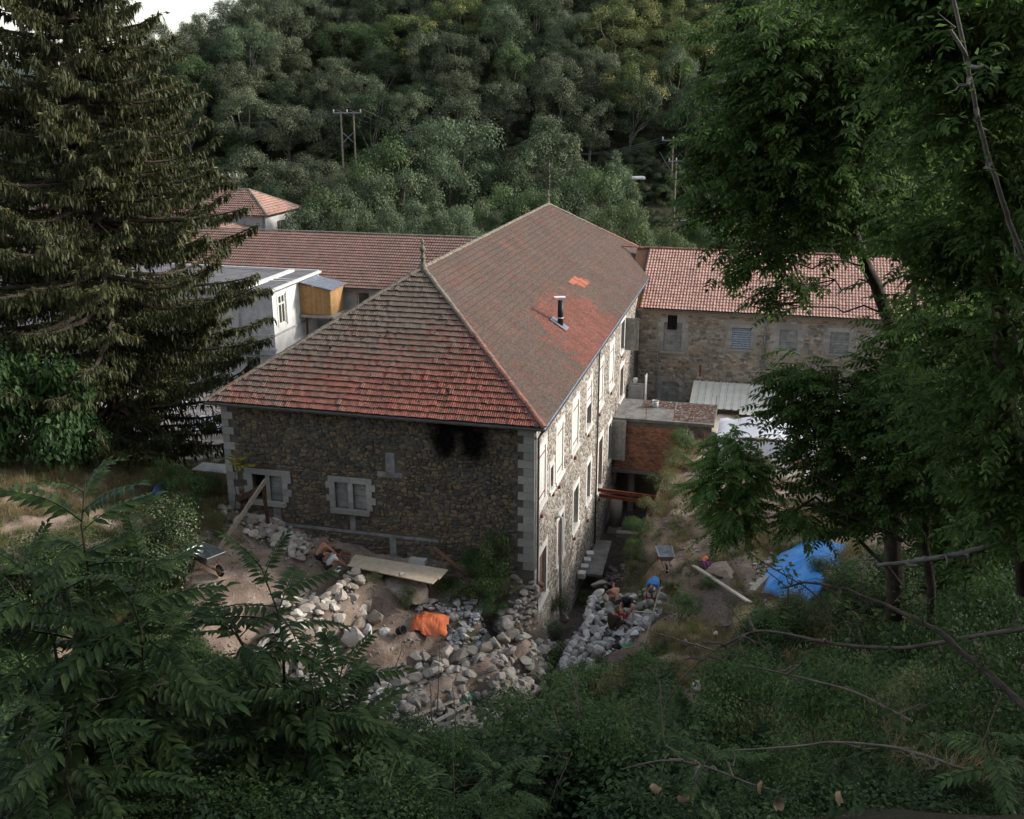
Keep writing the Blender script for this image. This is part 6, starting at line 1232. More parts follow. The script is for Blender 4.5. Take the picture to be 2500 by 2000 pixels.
def grass_clump(seed, mat, n=60, h=.4):
    r = np.random.RandomState(seed); g = Geo(); Bt_ = (np.array([[0, .012, 0], [0, -.012, 0], [.55, -.009, .0], [.55, .009, 0], [1, 0, -.18]]), np.array([[0, 1, 2, 3]]), np.array([[3, 2, 4]]), np.zeros(5)); D = r.randn(n, 3) * [.45, .45, .1] + [0, 0, 1.]
    P = np.concatenate([r.uniform(-.22, .22, (n, 2)), np.zeros((n, 1))], 1); g.many(Bt_, P, frames(D, rdir(n, r)), h * r.uniform(.5, 1.3, n), a=r.rand(n)); return g.mesh("sprig", mat)
bc = [bramble_clump(i, LM['bramble']) for i in range(3)] + [clump(150, .065, 9, LM['bramble'], .5, .5), fern_clump(1, LM['bramble']), clump(150, .05, 12, LM['shrub'], .45, .6), clump(140, .055, 14, LM['ivy'], .5, .35)]
def spread(n, x0, x1, y0, y1, ok=None, seed=1):
    r = np.random.RandomState(seed); out = []
    P = np.stack([r.uniform(x0, x1, n), r.uniform(y0, y1, n)], 1); z = hgt(P); k = np.ones(n, bool) if ok is None else ok(P[:, 0], P[:, 1], z); P = P[k]; z = z[k]; m = len(P)
    return np.concatenate([P, z[:, None]], 1), np.stack([r.uniform(-.3, .3, m), r.uniform(-.3, .3, m), r.uniform(0, 6.3, m)], 1), r
def inview(x, y, z, mg=120):
    u, v = vpos(x, y, z); return (u > -mg) & (u < 2156 + mg) & (v < 1725 + 260) & (v > -200)
def near_ok(x, y, z):
    u, v = vpos(x, y, z); bare = ((u > 560) & (u < 1160) & (v < 1605)) | ((u > 640) & (u < 1000) & (v < 1665)) | ((u > 380) & (u < 800) & (v < 1400)) | ((u > 1180) & (u < 1420) & (v < 1400)) | ((v < 1440) & (u < 1560) & (u > 1400)) | ((u > 1560) & (v < 1330) & (u < 1720)) | (v < 1190)
    clear = (y > np.where(x > 1.5, 4.0, 6.6)) & ~((x > -3.2) & (x < .6) & (y > 33)); return inview(x, y, z) & ~bare & clear
P, E_, r_ = spread(68000, -24, 26, 3.9, 42, near_ok, 5); vis = (vnoise(P[:, 0], P[:, 1], 2.2, 8) + .6 * vnoise(P[:, 0], P[:, 1], .8, 18) > -.16)
P, E_ = P[vis], E_[vis]; scatter("undergrowth", P + [0, 0, .02], E_, r_.uniform(.45, 1.05, len(P)) * np.clip(P[:, 1] / 13, .40, 1) * (1 + 1.1 * np.clip(vnoise(P[:, 0], P[:, 1], 1.6, 33) * 4, -.4, 1)), bc, "dense dark bramble and fern undergrowth covering the near slope")
def db_ok(x, y, z):
    u, v = vpos(x, y, z); n_ = vnoise(x, y, 1.4, 45) + .6 * vnoise(x, y, .5, 46); return inview(x, y, z) & ((u > 1650) & (u < 2120) & (v > 1330) & (v < 1720) & (n_ > .22) | (u > 1250) & (u < 1650) & (v > 1430) & (v < 1620) & (n_ > .26))
P, E_, r_ = spread(30000, -24, 26, 6, 40, db_ok, 9); scatter("dry_brush", P + [0, 0, .25], E_ * [2.2, 2.2, 1], r_.uniform(.8, 1.9, len(P)) * np.clip(P[:, 1] / 13, .4, 1), [grass_clump(20 + i, LM['dry'], 34, .42) for i in range(2)], "tangled dry grass and straw in the undergrowth on the right")
gd = [grass_clump(i, LM['dry'], 60, .38) for i in range(3)]; gg = [grass_clump(10 + i, LM['grass'], 60, .3) for i in range(2)] + [clump(40, .06, 31, LM['weed'], .3, .18)]
def dry_ok(x, y, z):
    u, v = vpos(x, y, z); n_ = vnoise(x, y, 1.7, 15) + vnoise(x, y, .6, 16) * .7
    a = (u > 1280) & (u < 1800) & (v > 930) & (v < 1340) & (n_ > .12) & ~((u < 1400) & (v > 1210)); b = (u < 300) & (v > 930) & (v < 1140) & (n_ > .06); c = (u > 250) & (u < 470) & (v > 1000) & (v < 1120) & (n_ > -.05); e = (u > 1380) & (v > 1330) & (v < 1500) & (n_ > .08) & (u < 1700)
    f = (u > 1680) & (v > 1380) & (v < 1680) & (n_ > .12) & (u < 2100); path = abs(u - (1470 + (1150 - v) * .18)) < 26; return inview(x, y, z) & (a & ~path | b | c | e | f) & (z > -.2)
P, E_, r_ = spread(60000, -34, 26, 10, 66, dry_ok, 6); scatter("dry_grass", P, E_ * [.5, .5, 1], r_.uniform(.6, 1.5, len(P)), gd, "straw coloured dry grass on the banks and left field")
def grn_ok(x, y, z):
    u, v = vpos(x, y, z); n_ = vnoise(x, y, 1.3, 25) + vnoise(x, y, .5, 26) * .6
    a = (u > 1240) & (u < 1900) & (v > 930) & (v < 1500) & (n_ > .14); b = (u < 480) & (v > 940) & (v < 1160) & (n_ > -.3); c = (u > 620) & (u < 1180) & (v > 1180) & (v < 1560) & (n_ > .3); d = (u > 470) & (u < 700) & (v > 1060) & (v < 1250) & (n_ > .32); return inview(x, y, z) & (a | b | c | d) & (z > -1.1) & ~((z < -.2) & (n_ < .35))
P, E_, r_ = spread(46000, -34, 26, 26, 66, grn_ok, 7); scatter("green_weeds", P, E_ * [.5, .5, 1], r_.uniform(.5, 1.3, len(P)), gg, "green weeds sprouting on the banks and between stones")

# ------------------------------------------------------------------ foreground trees on the right
FRC = [frond_t(4, .46, .165, .068, 20 + i, .45) for i in range(4)]
def canopy_tree(label, trunk, blobs, seed, mat, nfr, fr=FRC, bark=None, r0=.22, r1=.05, fs=(.8, 1.25), extra_limbs=6):
    """trunk: polyline of world points; blobs: (centre, radius) of leafy masses that limbs grow towards"""
    r = np.random.RandomState(seed); trunk = np.array(trunk, float); b0 = trunk[0]; t = thing("tree", label, "tree", tuple(b0)); n = len(trunk)
    s_ = np.linspace(0, 1, n); ss = np.linspace(0, 1, n * 3); TP = np.stack([np.interp(ss, s_, trunk[:, i]) for i in range(3)], 1) + r.randn(n * 3, 3) * .03; put("trunk", Geo().tube(TP - b0, np.linspace(r0, r1, n * 3), 8), bark or M['bark'], t, smooth=True)
    g = Geo(); C = []; D = []; SC = []; tips = []
    for c, R_ in blobs:
        R_ = R_ * 1.22; c = np.array(c, float); dd = np.linalg.norm(TP - c, axis=1) + np.clip(TP[:, 2] - c[2] + .3 * R_, 0, None) * 1.5; j = int(dd.argmin()); P, rr = limb(r, TP[j], c, max(.025, R_ * .035), .016, 8, .10); g.tube(P - b0, rr, 5)
        m_ = int(7 + R_ * 4)
        for q in range(m_):
            d = rdir(1, r)[0]; d[2] = d[2] * .7 + .1; e = c + d * R_ * r.uniform(.55, 1.0); k0 = P[r.randint(4, 8)]; P2_, r2 = limb(r, k0, e, .016, .004, 5, .12); g.tube(P2_ - b0, r2, 4); tips.append((P2_, R_))
    put("branches", g, bark or M['bark'], t)
    w = np.array([q[1] for q in tips]); idx = r.choice(len(tips), nfr, p=w / w.sum())
    for i in idx:
        P2_, R_ = tips[i]; q = r.uniform(.25, 1.0); p = np.array([np.interp(q, np.linspace(0, 1, 5), P2_[:, k]) for k in range(3)]) + r.randn(3) * R_ * .24; C.append(p - b0); d = (P2_[-1] - P2_[0]); d = d / (np.linalg.norm(d) + 1e-6) + r.randn(3) * .75; d[2] = d[2] * .3 - .22; D.append(d); SC.append(r.uniform(*fs))
    C, D, SC = np.array(C), np.array(D), np.array(SC); up_ = np.array([0, 0, 1.]) + .3 * r.randn(nfr, 3); F_ = frames(D, up_); g = Geo(); ft = r.randint(len(fr), size=nfr)
    E3 = np.stack([np.arctan2(F_[:, 2, 1], F_[:, 2, 2]), -np.arcsin(np.clip(F_[:, 2, 0], -1, 1)), np.arctan2(F_[:, 1, 0], F_[:, 0, 0])], 1)
    scatter("crown", C, E3, SC, [Geo().add(*f[:3], a=f[3]).mesh("frond", mat) for f in fr], None, None, seed, parent=t); return t
def BL(lst): return [(P3(u, v, Y), R_) for u, v, Y, R_ in lst]
canopy_tree("broad leafy tree right of centre whose forked dark trunk shows in the crown", [P3(1885, 1300, 24), P3(1880, 1100, 24), P3(1890, 850, 24), P3(1875, 700, 24), P3(1845, 590, 24), P3(1790, 480, 23.5), P3(1782, 400, 23.5), P3(1800, 250, 23)],
    BL([(1740, 150, 22, 1.5), (1620, 90, 22, 1.2), (1560, 180, 22, 1.0), (1650, 230, 23, 1.3), (1560, 290, 23, 1.0), (1680, 340, 22, 1.2), (1530, 370, 23, .9), (1480, 340, 23.5, .6), (1600, 420, 22, 1.0), (1500, 440, 23.5, .7), (1700, 460, 23, 1.1), (1610, 500, 23, .8), (1820, 300, 22, 1.5), (1900, 180, 22, 1.6), (1830, 60, 22, 1.6), (1920, 420, 22, 1.3), (1700, 30, 22, 1.2), (1760, 380, 22, .9), (1562, 560, 23.5, .42), (1592, 640, 23.5, .34), (1660, 600, 23.5, .3)]), 61, LM['walnut'], 3300, r0=.24, r1=.07, fs=(.85, 1.3))
canopy_tree("dark lower foliage mass hanging in front of the right wing wall", [P3(1960, 1320, 21), P3(1945, 1000, 21), P3(1930, 760, 21), P3(1920, 560, 21)],
    BL([(1700, 800, 21.5, .55), (1660, 860, 21.5, .5), (1770, 850, 21, .9), (1680, 900, 21.5, .8), (1790, 930, 21, 1.0), (1720, 980, 21.5, .7), (1860, 800, 21, .95), (1870, 900, 20.5, 1.0), (1800, 1020, 21, .8), (1880, 1040, 20.5, 1.0), (1935, 690, 21, .7), (1640, 800, 21.5, .3), (1760, 1080, 21, .6), (1960, 850, 20, 1.2), (1980, 1000, 20, 1.1)]), 62, LM['walnut'], 3000, r0=.11, r1=.05, fs=(.7, 1.1))
canopy_tree("very dark tree filling the upper right corner", [P3(2170, 1250, 14), P3(2110, 800, 14), P3(2080, 400, 14), P3(2040, 0, 14), P3(2010, -150, 14)],
    BL([(2000, 80, 14, 1.0), (2100, 160, 13.5, 1.1), (1930, 20, 14.5, .8), (2060, 320, 14, 1.0), (2150, 420, 13.5, 1.0), (1990, 480, 15, .8), (2090, 560, 14, 1.0), (2140, 720, 13.5, .9), (2030, 700, 15, .8), (1980, 250, 15, .8), (2150, 20, 13, 1.0), (2120, 900, 14, .9), (2040, 870, 15, .8), (2150, 1060, 13.5, .8), (1960, -60, 14, .9), (1830, -70, 14.5, .8)]), 63, LM['walnut'], 3600, r0=.13, r1=.05, fs=(.7, 1.1))
canopy_tree("tree standing behind the broad one, its stem showing against the wing roof", [P3(2085, 1150, 30), P3(2090, 900, 30), P3(2075, 600, 30), P3(2070, 300, 30)],
    BL([(2020, 640, 30, 1.2), (2080, 500, 30, 1.8), (1970, 480, 31, 1.2), (2120, 700, 30, 1.7), (2020, 780, 30, 1.5), (2060, 920, 30, 1.6), (1980, 1020, 30, 1.4), (2120, 1050, 29, 1.6), (1930, 1100, 29, 1.2), (2020, 1150, 28, 1.3), (1960, 300, 30, 1.8), (2050, 150, 30, 2.0), (1890, 470, 31, 1.0)]), 64, LM['walnut'], 3000, r0=.25, r1=.08, fs=(1.1, 1.7))
canopy_tree("bright feathery ailanthus branch hanging before the brick annex and yard", [P3(1900, 1230, 20), P3(1800, 1120, 20.5), P3(1720, 1045, 21), P3(1640, 1095, 21), P3(1590, 1120, 21), P3(1545, 1070, 21.3)],
    BL([(1528, 925, 21.5, .38), (1540, 985, 21.5, .5), (1500, 1030, 21.5, .42), (1560, 1050, 21.5, .45), (1525, 1090, 21.3, .42), (1580, 990, 21.5, .35), (1690, 1095, 21, .35)]), 65, LM['ail_g'], 400, fr=FR, r0=.05, r1=.012, fs=(.7, 1.15))
# trees rising on the slope to the right, beyond the frame; they shade the near ground
for k, (x, y, rad, hh) in enumerate([(21, 30, 4.5, 12), (25, 37, 4.6, 12), (20, 20, 4.5, 13), (15, 11, 4, 12), (29, 45, 4.6, 10.5), (27, 27, 5, 13), (34, 36, 5, 12), (34, 52, 4.6, 10), (23, 12, 5, 13), (30, 18, 5, 13), (12, 2, 4, 12), (4, -4, 4, 11), (-5, -5, 4, 11), (20, 3, 5, 13), (42, 46, 5, 10)]):
    wood_tree(x, y, rad, hh, 'dark' if k % 2 else 'green', k % 5, ["tree on the rising slope right of the view", "shade tree on the slope beside the photographer"][k % 2] + f", {['lowest', 'nearest the path', 'nearest the camera', 'highest', 'beside the yard'][k % 5]} of the row", "trees on the slope beyond the right edge")
# bare limbs and sticks across the lower right
def stick(label, pts, r0, r1, seed, twigs=0, leaves=0, mat=None, lf='walnut'):
    P = np.array([P3(*q) for q in pts]); r = np.random.RandomState(seed); n = len(P) * 4; s_ = np.linspace(0, 1, len(P)); ss = np.linspace(0, 1, n); Q = np.stack([np.interp(ss, s_, P[:, i]) for i in range(3)], 1)
    for _ in range(2): Q[1:-1] = (Q[:-2] + Q[1:-1] * 2 + Q[2:]) / 4
    Q += r.randn(n, 3) * r0 * .25; t = thing("branch", label, "branch", tuple(Q[0])); put("limb", Geo().tube(Q - Q[0], np.linspace(r0, r1, n), 7), mat or M['drywood'], t, smooth=True)
    if twigs:
        g = Geo(); C = []
        for k in range(twigs):
            p = Q[r.randint(n // 5, n)]; e = p + rdir(1, r)[0] * r.uniform(.2, .6) * [1, .6, .8] ; A, rr = limb(r, p, e, r1 * 1.0, .002, 5, .2); g.tube(A - Q[0], rr, 4); C += list(A[2:] - Q[0])
        put("twigs", g, mat or M['drywood'], t)
        if leaves:
            C = np.array(C)[r.randint(len(C), size=leaves)] + r.randn(leaves, 3) * .07; g = Geo(); leaf_cloud(g, C, np.tile([0, 0, 1.], (leaves, 1)), .085, seed); put("leaves", g, LM[lf], t)
    return t
stick("long arching bare branch over the lower right bank", [(1405, 1480, 11), (1440, 1420, 11), (1500, 1370, 11.2), (1590, 1325, 11.4), (1660, 1335, 11.4), (1760, 1358, 11), (1900, 1368, 10.6), (2020, 1345, 10.2), (2170, 1322, 9.8)], .010, .028, 71, 14, 0, M['bark_mid'])
stick("side shoot of the arching branch reaching towards the workers", [(1508, 1370, 11.1), (1440, 1352, 11.2), (1370, 1330, 11.3), (1350, 1318, 11.3)], .012, .005, 72, 4)
stick("thin curved twig rising from the arch of the long branch", [(1575, 1330, 11.4), (1530, 1270, 11.4), (1490, 1258, 11.4)], .011, .005, 73, 3)
stick("thick dark limb crossing the right corner diagonally", [(2170, 1500, 7.5), (2080, 1420, 8), (1980, 1330, 8.6), (1900, 1290, 9), (1780, 1240, 9.5), (1700, 1225, 10), (1640, 1240, 10.2)], .034, .009, 74, 26, 260, M['bark'])
stick("slender mottled trunk slanting down the right edge", [(2000, -30, 9), (2040, 150, 9), (2070, 300, 9), (2110, 420, 9.1), (2140, 510, 9.2), (2180, 590, 9.3)], .016, .026, 75, 6, 60, M['bark_pale'])
stick("grey fallen limb lying below the dark tree", [(1845, 1190, 14), (1950, 1180, 13.8), (2050, 1160, 13.6), (2120, 1135, 13.5)], .03, .05, 76, 6, 0, M['bark_pale'])
stick("straight dark stick in the undergrowth of the right slope", [(1565, 1400, 11.5), (1680, 1425, 11.2), (1800, 1455, 10.8), (1920, 1520, 10.2)], .012, .02, 77, 6)
stick("pale dry stick lying low on the right slope", [(1548, 1580, 9.6), (1660, 1574, 9.5), (1760, 1560, 9.4), (1900, 1575, 9.1), (2030, 1620, 8.8)], .010, .016, 78, 8)
stick("bent dry branch across the bottom centre right", [(1310, 1620, 9.8), (1400, 1598, 9.7), (1480, 1610, 9.6), (1600, 1660, 9.3), (1750, 1690, 9.2)], .010, .015, 79, 10)
stick("bare curved twig in the lower left undergrowth", [(60, 1560, 8.6), (110, 1500, 8.8), (230, 1470, 9), (380, 1430, 9.3)], .008, .006, 80, 6)
stick("leafy branch hanging behind the blue tarpaulin", [(1760, 1330, 12), (1720, 1250, 12.4), (1600, 1180, 13), (1560, 1150, 13.2)], .014, .005, 81, 8, 20, M['bark'])
stick("low leafy branch stretching to the path from the right", [(1900, 1140, 20), (1780, 1080, 20.5), (1690, 1060, 21), (1620, 1110, 21.3)], .05, .014, 82, 10, 40, M['bark'])
stick("arching shoot over the yard right of the sapling", [(1850, 1060, 20), (1740, 1020, 20.4), (1680, 960, 20.8), (1650, 930, 21)], .04, .012, 83, 10, 60, M['bark'])
for k in range(26):
    u = rnd.uniform(20, 2140); v = rnd.uniform(1480, 1720) if u < 1500 else rnd.uniform(1380, 1700); Y = 11.8 - (v - 1400) / 300 * 2.2; a = rnd.uniform(-1, 1)
    stick(["dead stalk", "dry leaning stem", "bare thin twig"][k % 3] + " standing in the near undergrowth, " + ("far left" if u < 300 else "lower left" if u < 600 else "left of centre" if u < 900 else "bottom centre" if u < 1300 else "right of centre" if u < 1700 else "lower right"), [(u, v, Y), (u + a * 20, v - 50, Y), (u + a * 60, v - 100 - rnd.uniform(0, 60), Y + .1)], .009, .003, 100 + k, 3)["group"] = "dead stalks in the near undergrowth"
dl = simple("dead_brown_leaf", (.34, .24, .14), (.22, .15, .09), 12, .9, .2)
for k, (u, v, lb) in enumerate([(1638, 1690, "largest curled dead leaf at the bottom edge"), (1595, 1655, "pale curled dead leaf on a twig at bottom right"), (1760, 1680, "brown hanging dead leaf at the bottom edge"), (1375, 1665, "curled dead leaf at bottom centre right"), (1440, 1690, "dead leaf by the bottom edge, right of centre")]):
    p = P3(u, v, 7.2); g = Geo(); r_ = np.random.RandomState(k); xs, ys = np.meshgrid(np.linspace(-1, 1, 6), np.linspace(-1, 1, 6)); i = (np.arange(5)[:, None] * 6 + np.arange(5)[None]).ravel(); zq = .5 * xs ** 2 + .35 * ys ** 2 + r_.randn(6, 6) * .12
    tag(put("dead_leaf", g.add(np.stack([xs * (1 - .4 * abs(ys)), ys, zq], 2).reshape(-1, 3) * .052, np.stack([i, i + 1, i + 7, i + 6], 1)), dl, smooth=True, loc=tuple(p), rot=(R(70 + 20 * k), R(30 * k), k)), lb, "leaf", "curled dead leaves near the bottom edge")

# ------------------------------------------------------------------ cloths, tarpaulins, sand, tools
def cloth(name, label, cat, poly, mat, hts, seed, n=26, fold=.08, freq=5.):
    """draped sheet over a low pile: polygon outline of photo points, height profile over its middle"""
    P = np.array([at_z(*q) for q in poly]); c = P.mean(0); r = np.random.RandomState(seed); m = len(P); rings = 22; V = []; th = np.linspace(0, 1, 72, endpoint=False); cl_ = np.concatenate([P, P[:1]]); seg = np.linspace(0, 1, m + 1); E_ = np.stack([np.interp(th, seg, cl_[:, i]) for i in range(3)], 1)
    edge = 1 + .035 * np.sin(th * 60 + seed) + .03 * r.randn(72)
    for k in range(rings + 1):
        f = k / rings; Q = c + (E_ - c) * (f * (edge[:, None] if k == rings else 1)); Q[:, 2] = c[2] + (E_[:, 2] - c[2]) * f + hts * (1 - f ** 2.2) + .03
        Q[:, 2] += fold * .5 * np.sin(th * 2 * math.pi * freq + f * 3 + seed) * f * f + (1 - abs(vnoise(Q[:, 0] + Q[:, 2], Q[:, 1], .34, seed)) * 4) * fold * .55 + (1 - abs(vnoise(Q[:, 0], Q[:, 1] - Q[:, 2], .13, seed + 3)) * 4) * fold * .28 + vnoise(Q[:, 0], Q[:, 1], .7, seed + 5) * fold * 2.2; V.append(Q)
    V = np.concatenate(V) - c; i = np.arange(72); j = (i + 1) % 72; g = Geo().add(V, np.concatenate([np.stack([k * 72 + i, k * 72 + j, (k + 1) * 72 + j, (k + 1) * 72 + i], 1) for k in range(rings)]))
    return tag(put(name, g, mat, smooth=True, loc=tuple(c)), label, cat)
cloth("blue_tarpaulin", "bright blue tarpaulin stretched over a heap on the right bank", "tarpaulin", [(1692, 1144, 3.4), (1745, 1138, 3.9), (1790, 1160, 4.4), (1785, 1205, 4.3), (1740, 1235, 4.0), (1690, 1285, 3.4), (1655, 1262, 3.2), (1604, 1252, 3.0), (1612, 1215, 3.1), (1640, 1172, 3.3)], M['blue'], .75, 4, fold=.07, freq=6)
cloth("orange_tarpaulin", "crumpled orange tarpaulin bundle on the lower terrace", "tarpaulin", [(862, 1332, 1.65), (868, 1305, 1.7), (885, 1293, 1.75), (915, 1296, 1.75), (944, 1305, 1.8), (940, 1344, 1.6), (905, 1342, 1.6), (880, 1336, 1.6)], M['orange'], .42, 9, fold=.11, freq=5)
cloth("sand_heap", "grey brown sand heap under the long board", "sand heap", [(1470, 1270, 2.2), (1490, 1225, 2.3), (1530, 1215, 2.5), (1570, 1250, 2.7), (1575, 1300, 2.8), (1520, 1325, 2.6), (1470, 1310, 2.3)], simple("damp_sand", (.15, .122, .10), (.085, .068, .055), 9, .95, 0, bmp=.05), .32, 5, fold=.08, freq=3)
cloth("bent_sheet", "warped beige plastic sheet lying behind the long board", "sheet", [(1482, 1205, 2.5), (1500, 1190, 2.5), (1530, 1186, 2.6), (1545, 1205, 2.7), (1540, 1225, 2.7), (1510, 1215, 2.6)], simple("beige_sheet", (.26, .205, .155), (.19, .145, .11), 3, .5, 0), .3, 2, fold=.05, freq=2)
cloth("purple_cloth", "purple cloth dropped beside the path", "cloth", [(1470, 1190, 2.4), (1488, 1183, 2.4), (1502, 1190, 2.4), (1490, 1198, 2.4)], simple("purple_cloth", (.12, .03, .12)), .12, 3, fold=.06)
cloth("orange_rag", "small orange rag in the dry grass by the path", "cloth", [(1475, 1176, 2.4), (1488, 1172, 2.4), (1492, 1178, 2.4), (1480, 1182, 2.4)], simple("orange_rag", (.55, .16, .07)), .1, 6, fold=.04)
cloth("blue_jacket", "blue garment thrown on the bare bank under the spruce", "garment", [(318, 1046, 6.0), (325, 1022, 6.0), (345, 1018, 6.0), (352, 1032, 6.0), (335, 1048, 6.0)], simple("blue_denim", (.06, .10, .24)), .3, 7, fold=.12, freq=4)
bkt = thing("bucket", "dark grey bucket lying by the orange tarpaulin", "bucket", at_z(838, 1334, 1.75)); put("pail", Geo().lathe([(.001, 0), (.16, 0), (.20, .34), (.185, .34), (.15, .02), (.001, .02)], 14), M['rubber'], bkt, rot=(R(60), 0, R(60)), loc=(0, 0, .1), smooth=True); put("rim", Geo().lathe([(.2, .33), (.215, .34), (.2, .355)], 14), M['gutter'], bkt, rot=(R(60), 0, R(60)), loc=(0, 0, .1))
gn = thing("green_netting", "tangle of green netting at the end of the grey boards", "netting", hit(985, 1478, .3)); g = Geo()
for k in range(22):
    P = np.cumsum(rs.randn(7, 3) * [.14, .12, .06], axis=0); g.tube(P * .9 + [0, 0, .15], .012, 4)
put("strands", g, simple("green_net", (.03, .30, .17)), gn)
bg_ = thing("green_notebook", "green board with yellow edge beside a black bag at the near end of the rubble", "board", at_z(1322, 1362, .95), .35); put("cover", Geo().box((0, 0, .06), (.62, .30, .05)), simple("green_cover", (.05, .20, .13)), bg_); put("edge", Geo().box((0, -.16, .05), (.62, .03, .06)), simple("yellow_edge", (.5, .42, .14)), bg_)
tag(put("black_bag", Geo().add(BOULD[2][0] * [.26, .2, .18], T=BOULD[2][2]), M['rubber'], loc=at_z(1298, 1360, .85)), "small black bag on the rubble behind the sitting worker", "bag")
# long digging bar and sifting frame
beam("digging_bar", "long wooden handled digging bar planted upright in the rubble", "tool", at_z(1352, 1372, .7), np.array(at_z(1353, 1373, .7)) * [1, 1, 1] + [.95, 1.9, 2.2], .06, .06, M['silver_wood'])
fr_ = thing("sifting_frame", "small grey wooden frame standing in the rubble by the bar", "frame", at_z(1345, 1310, .9)); 
for a, b in (((-.35, 0, -.5), (-.25, .2, .45)), ((.55, 0, -.4), (.62, .2, .35)), ((-.25, .2, .45), (.62, .2, .35))): put("rail", Geo().bar(a, b, .07, .05), M['silver_wood'], fr_)
def wheelbarrow(label, p, rz, tray_mat, sc=1.0):
    t = thing("wheelbarrow", label, "wheelbarrow", p, rz); t.scale = (sc,) * 3
    a = [(-.45, -.22, .38), (.35, -.22, .38), (.35, .22, .38), (-.45, .22, .38)]; b = [(-.62, -.36, .64), (.62, -.34, .70), (.62, .34, .70), (-.62, .36, .64)]
    g = Geo().add(a + b, [[0, 1, 2, 3], [0, 4, 5, 1], [1, 5, 6, 2], [2, 6, 7, 3], [3, 7, 4, 0]]); V2 = [(x * .97, y * .96, z + .015) for x, y, z in a + b]; g.add(V2, [[0, 3, 2, 1], [0, 1, 5, 4], [1, 2, 6, 5], [2, 3, 7, 6], [3, 0, 4, 7]]); put("tray", g, tray_mat, t)
    put("rim", Geo().tube([b[0], b[1], b[2], b[3], b[0]], .018, 6, cap=False), M['steel'], t)
    for s in (-1, 1):
        put("handle", Geo().tube([(.72, s * .10, .22), (.1, s * .22, .36), (-.5, s * .27, .42), (-1.0, s * .30, .58)], .018, 6), M['rust'], t, smooth=True); put("leg", Geo().tube([(-.25, s * .25, .38), (-.35, s * .27, .02), (-.5, s * .27, .02), (-.45, s * .26, .4)], .016, 6), M['rust'], t)
        put("grip", Geo().tube([(-.86, s * .295, .545), (-1.02, s * .302, .585)], .025, 8), M['rubber'], t)
    th = np.linspace(0, 2 * math.pi, 19); wh = obj("wheel", None, t, (.72, 0, .2)); put("tyre", Geo().tube(np.stack([np.cos(th) * .16, 0 * th, np.sin(th) * .16], 1), .045, 8, cap=False), M['rubber'], wh, smooth=True)
    put("rim", Geo().tube([(0, -.05, 0), (0, .05, 0)], .125, 16), M['yellow_rim'], wh); put("axle", Geo().tube([(0, -.12, 0), (0, .12, 0)], .02, 6), M['steel'], wh)
    put("guard", Geo().tube([(.5, -.12, .3), (.95, -.08, .25), (1.0, 0, .25), (.95, .08, .25), (.5, .12, .3)], .014, 5), M['steel'], t); return t
x, y, z = hit(436, 1200); wheelbarrow("wheelbarrow with grey tray on the dirt terrace left of the leaning board", (x, y, gz(x, y)), R(-40), M['steel'], 1.4)
x, y, z = hit(1399, 1192); wheelbarrow("wheelbarrow with shiny tray parked on the path above the workers", (x, y, gz(x, y) + .02), R(-92), M['steel'], 1.15)
# courtyard furniture glimpsed between the spruce and the building
def table(label, p, rz, w, d, h, mat):
    t = thing("table", label, "table", p, rz); put("table_top", Geo().box((0, 0, h), (w, d, .06)), mat, t)
    for sx_ in (-1, 1):
        for sy_ in (-1, 1): put("leg", Geo().box((sx_ * (w / 2 - .08), sy_ * (d / 2 - .08), h / 2), (.06, .06, h)), M['rust_wood'], t)
table("white topped table on the terrace left of the building corner", at_z(455, 1012, 3.6), ROT, 2.2, 1.2, .75, M['white_plaster'])
dk = thing("wooden_deck", "low wooden deck with orange edge beside the left end of the front wall", "deck", at_z(448, 1040, 4.1), ROT)
for k in range(7): put("deck_board", Geo().b2((-1.5, k * .24, 0), (1.8, k * .24 + .22, .05)), M['silver_wood'], dk)
put("edge_board", Geo().b2((-1.5, 1.70, -.1), (1.8, 1.75, .1)), simple("orange_edge", (.50, .20, .06)), dk); put("front_board", Geo().b2((-1.5, -.06, -.45), (1.8, -.01, .0)), M['rust_wood'], dk)
tag(put("purple_pot", Geo().lathe([(.001, 0), (.12, 0), (.19, .26), (.17, .26), (.10, .02)], 12), simple("purple_plastic", (.12, .02, .10)), loc=tuple(np.array(at_z(456, 1032, 4.2)))), "purple pot standing on the wooden deck", "pot")
for k, (s, t_, w_) in enumerate([(-21, 12.5, 3.6), (-27, 13.5, 4), (-22, 17.5, 5), (-31, 16, 3.5)]):
    p = L(s, t_, 2.1); b_ = thing("courtyard_fence", ["low brown fence panel across the pale courtyard", "low brown fence panel behind the spruce stem", "white board fence at the back of the courtyard", "rail fence at the left of the courtyard"][k], "fence", (p[0], p[1], gz(p[0], p[1])), ROT, "low fences in the courtyard")
    mt_ = M['white_paint'] if k == 2 else M['rust_wood']
    for j in range(int(w_ / .3)): put("picket", Geo().b2((-w_ / 2 + j * .3, 0, 0), (-w_ / 2 + j * .3 + .12, .04, .9)), mt_, b_)
    put("rail", Geo().b2((-w_ / 2, .05, .7), (w_ / 2, .09, .8)), mt_, b_)
for k, (s, t_) in enumerate([(-19.5, 11.5), (-25.5, 16.5)]): table(["pale table in the courtyard seen past the corner", "second pale table further back in the courtyard"][k], tuple(L(s, t_, 2.05)), ROT + .3, 1.8, .9, .75, M['white_plaster'])
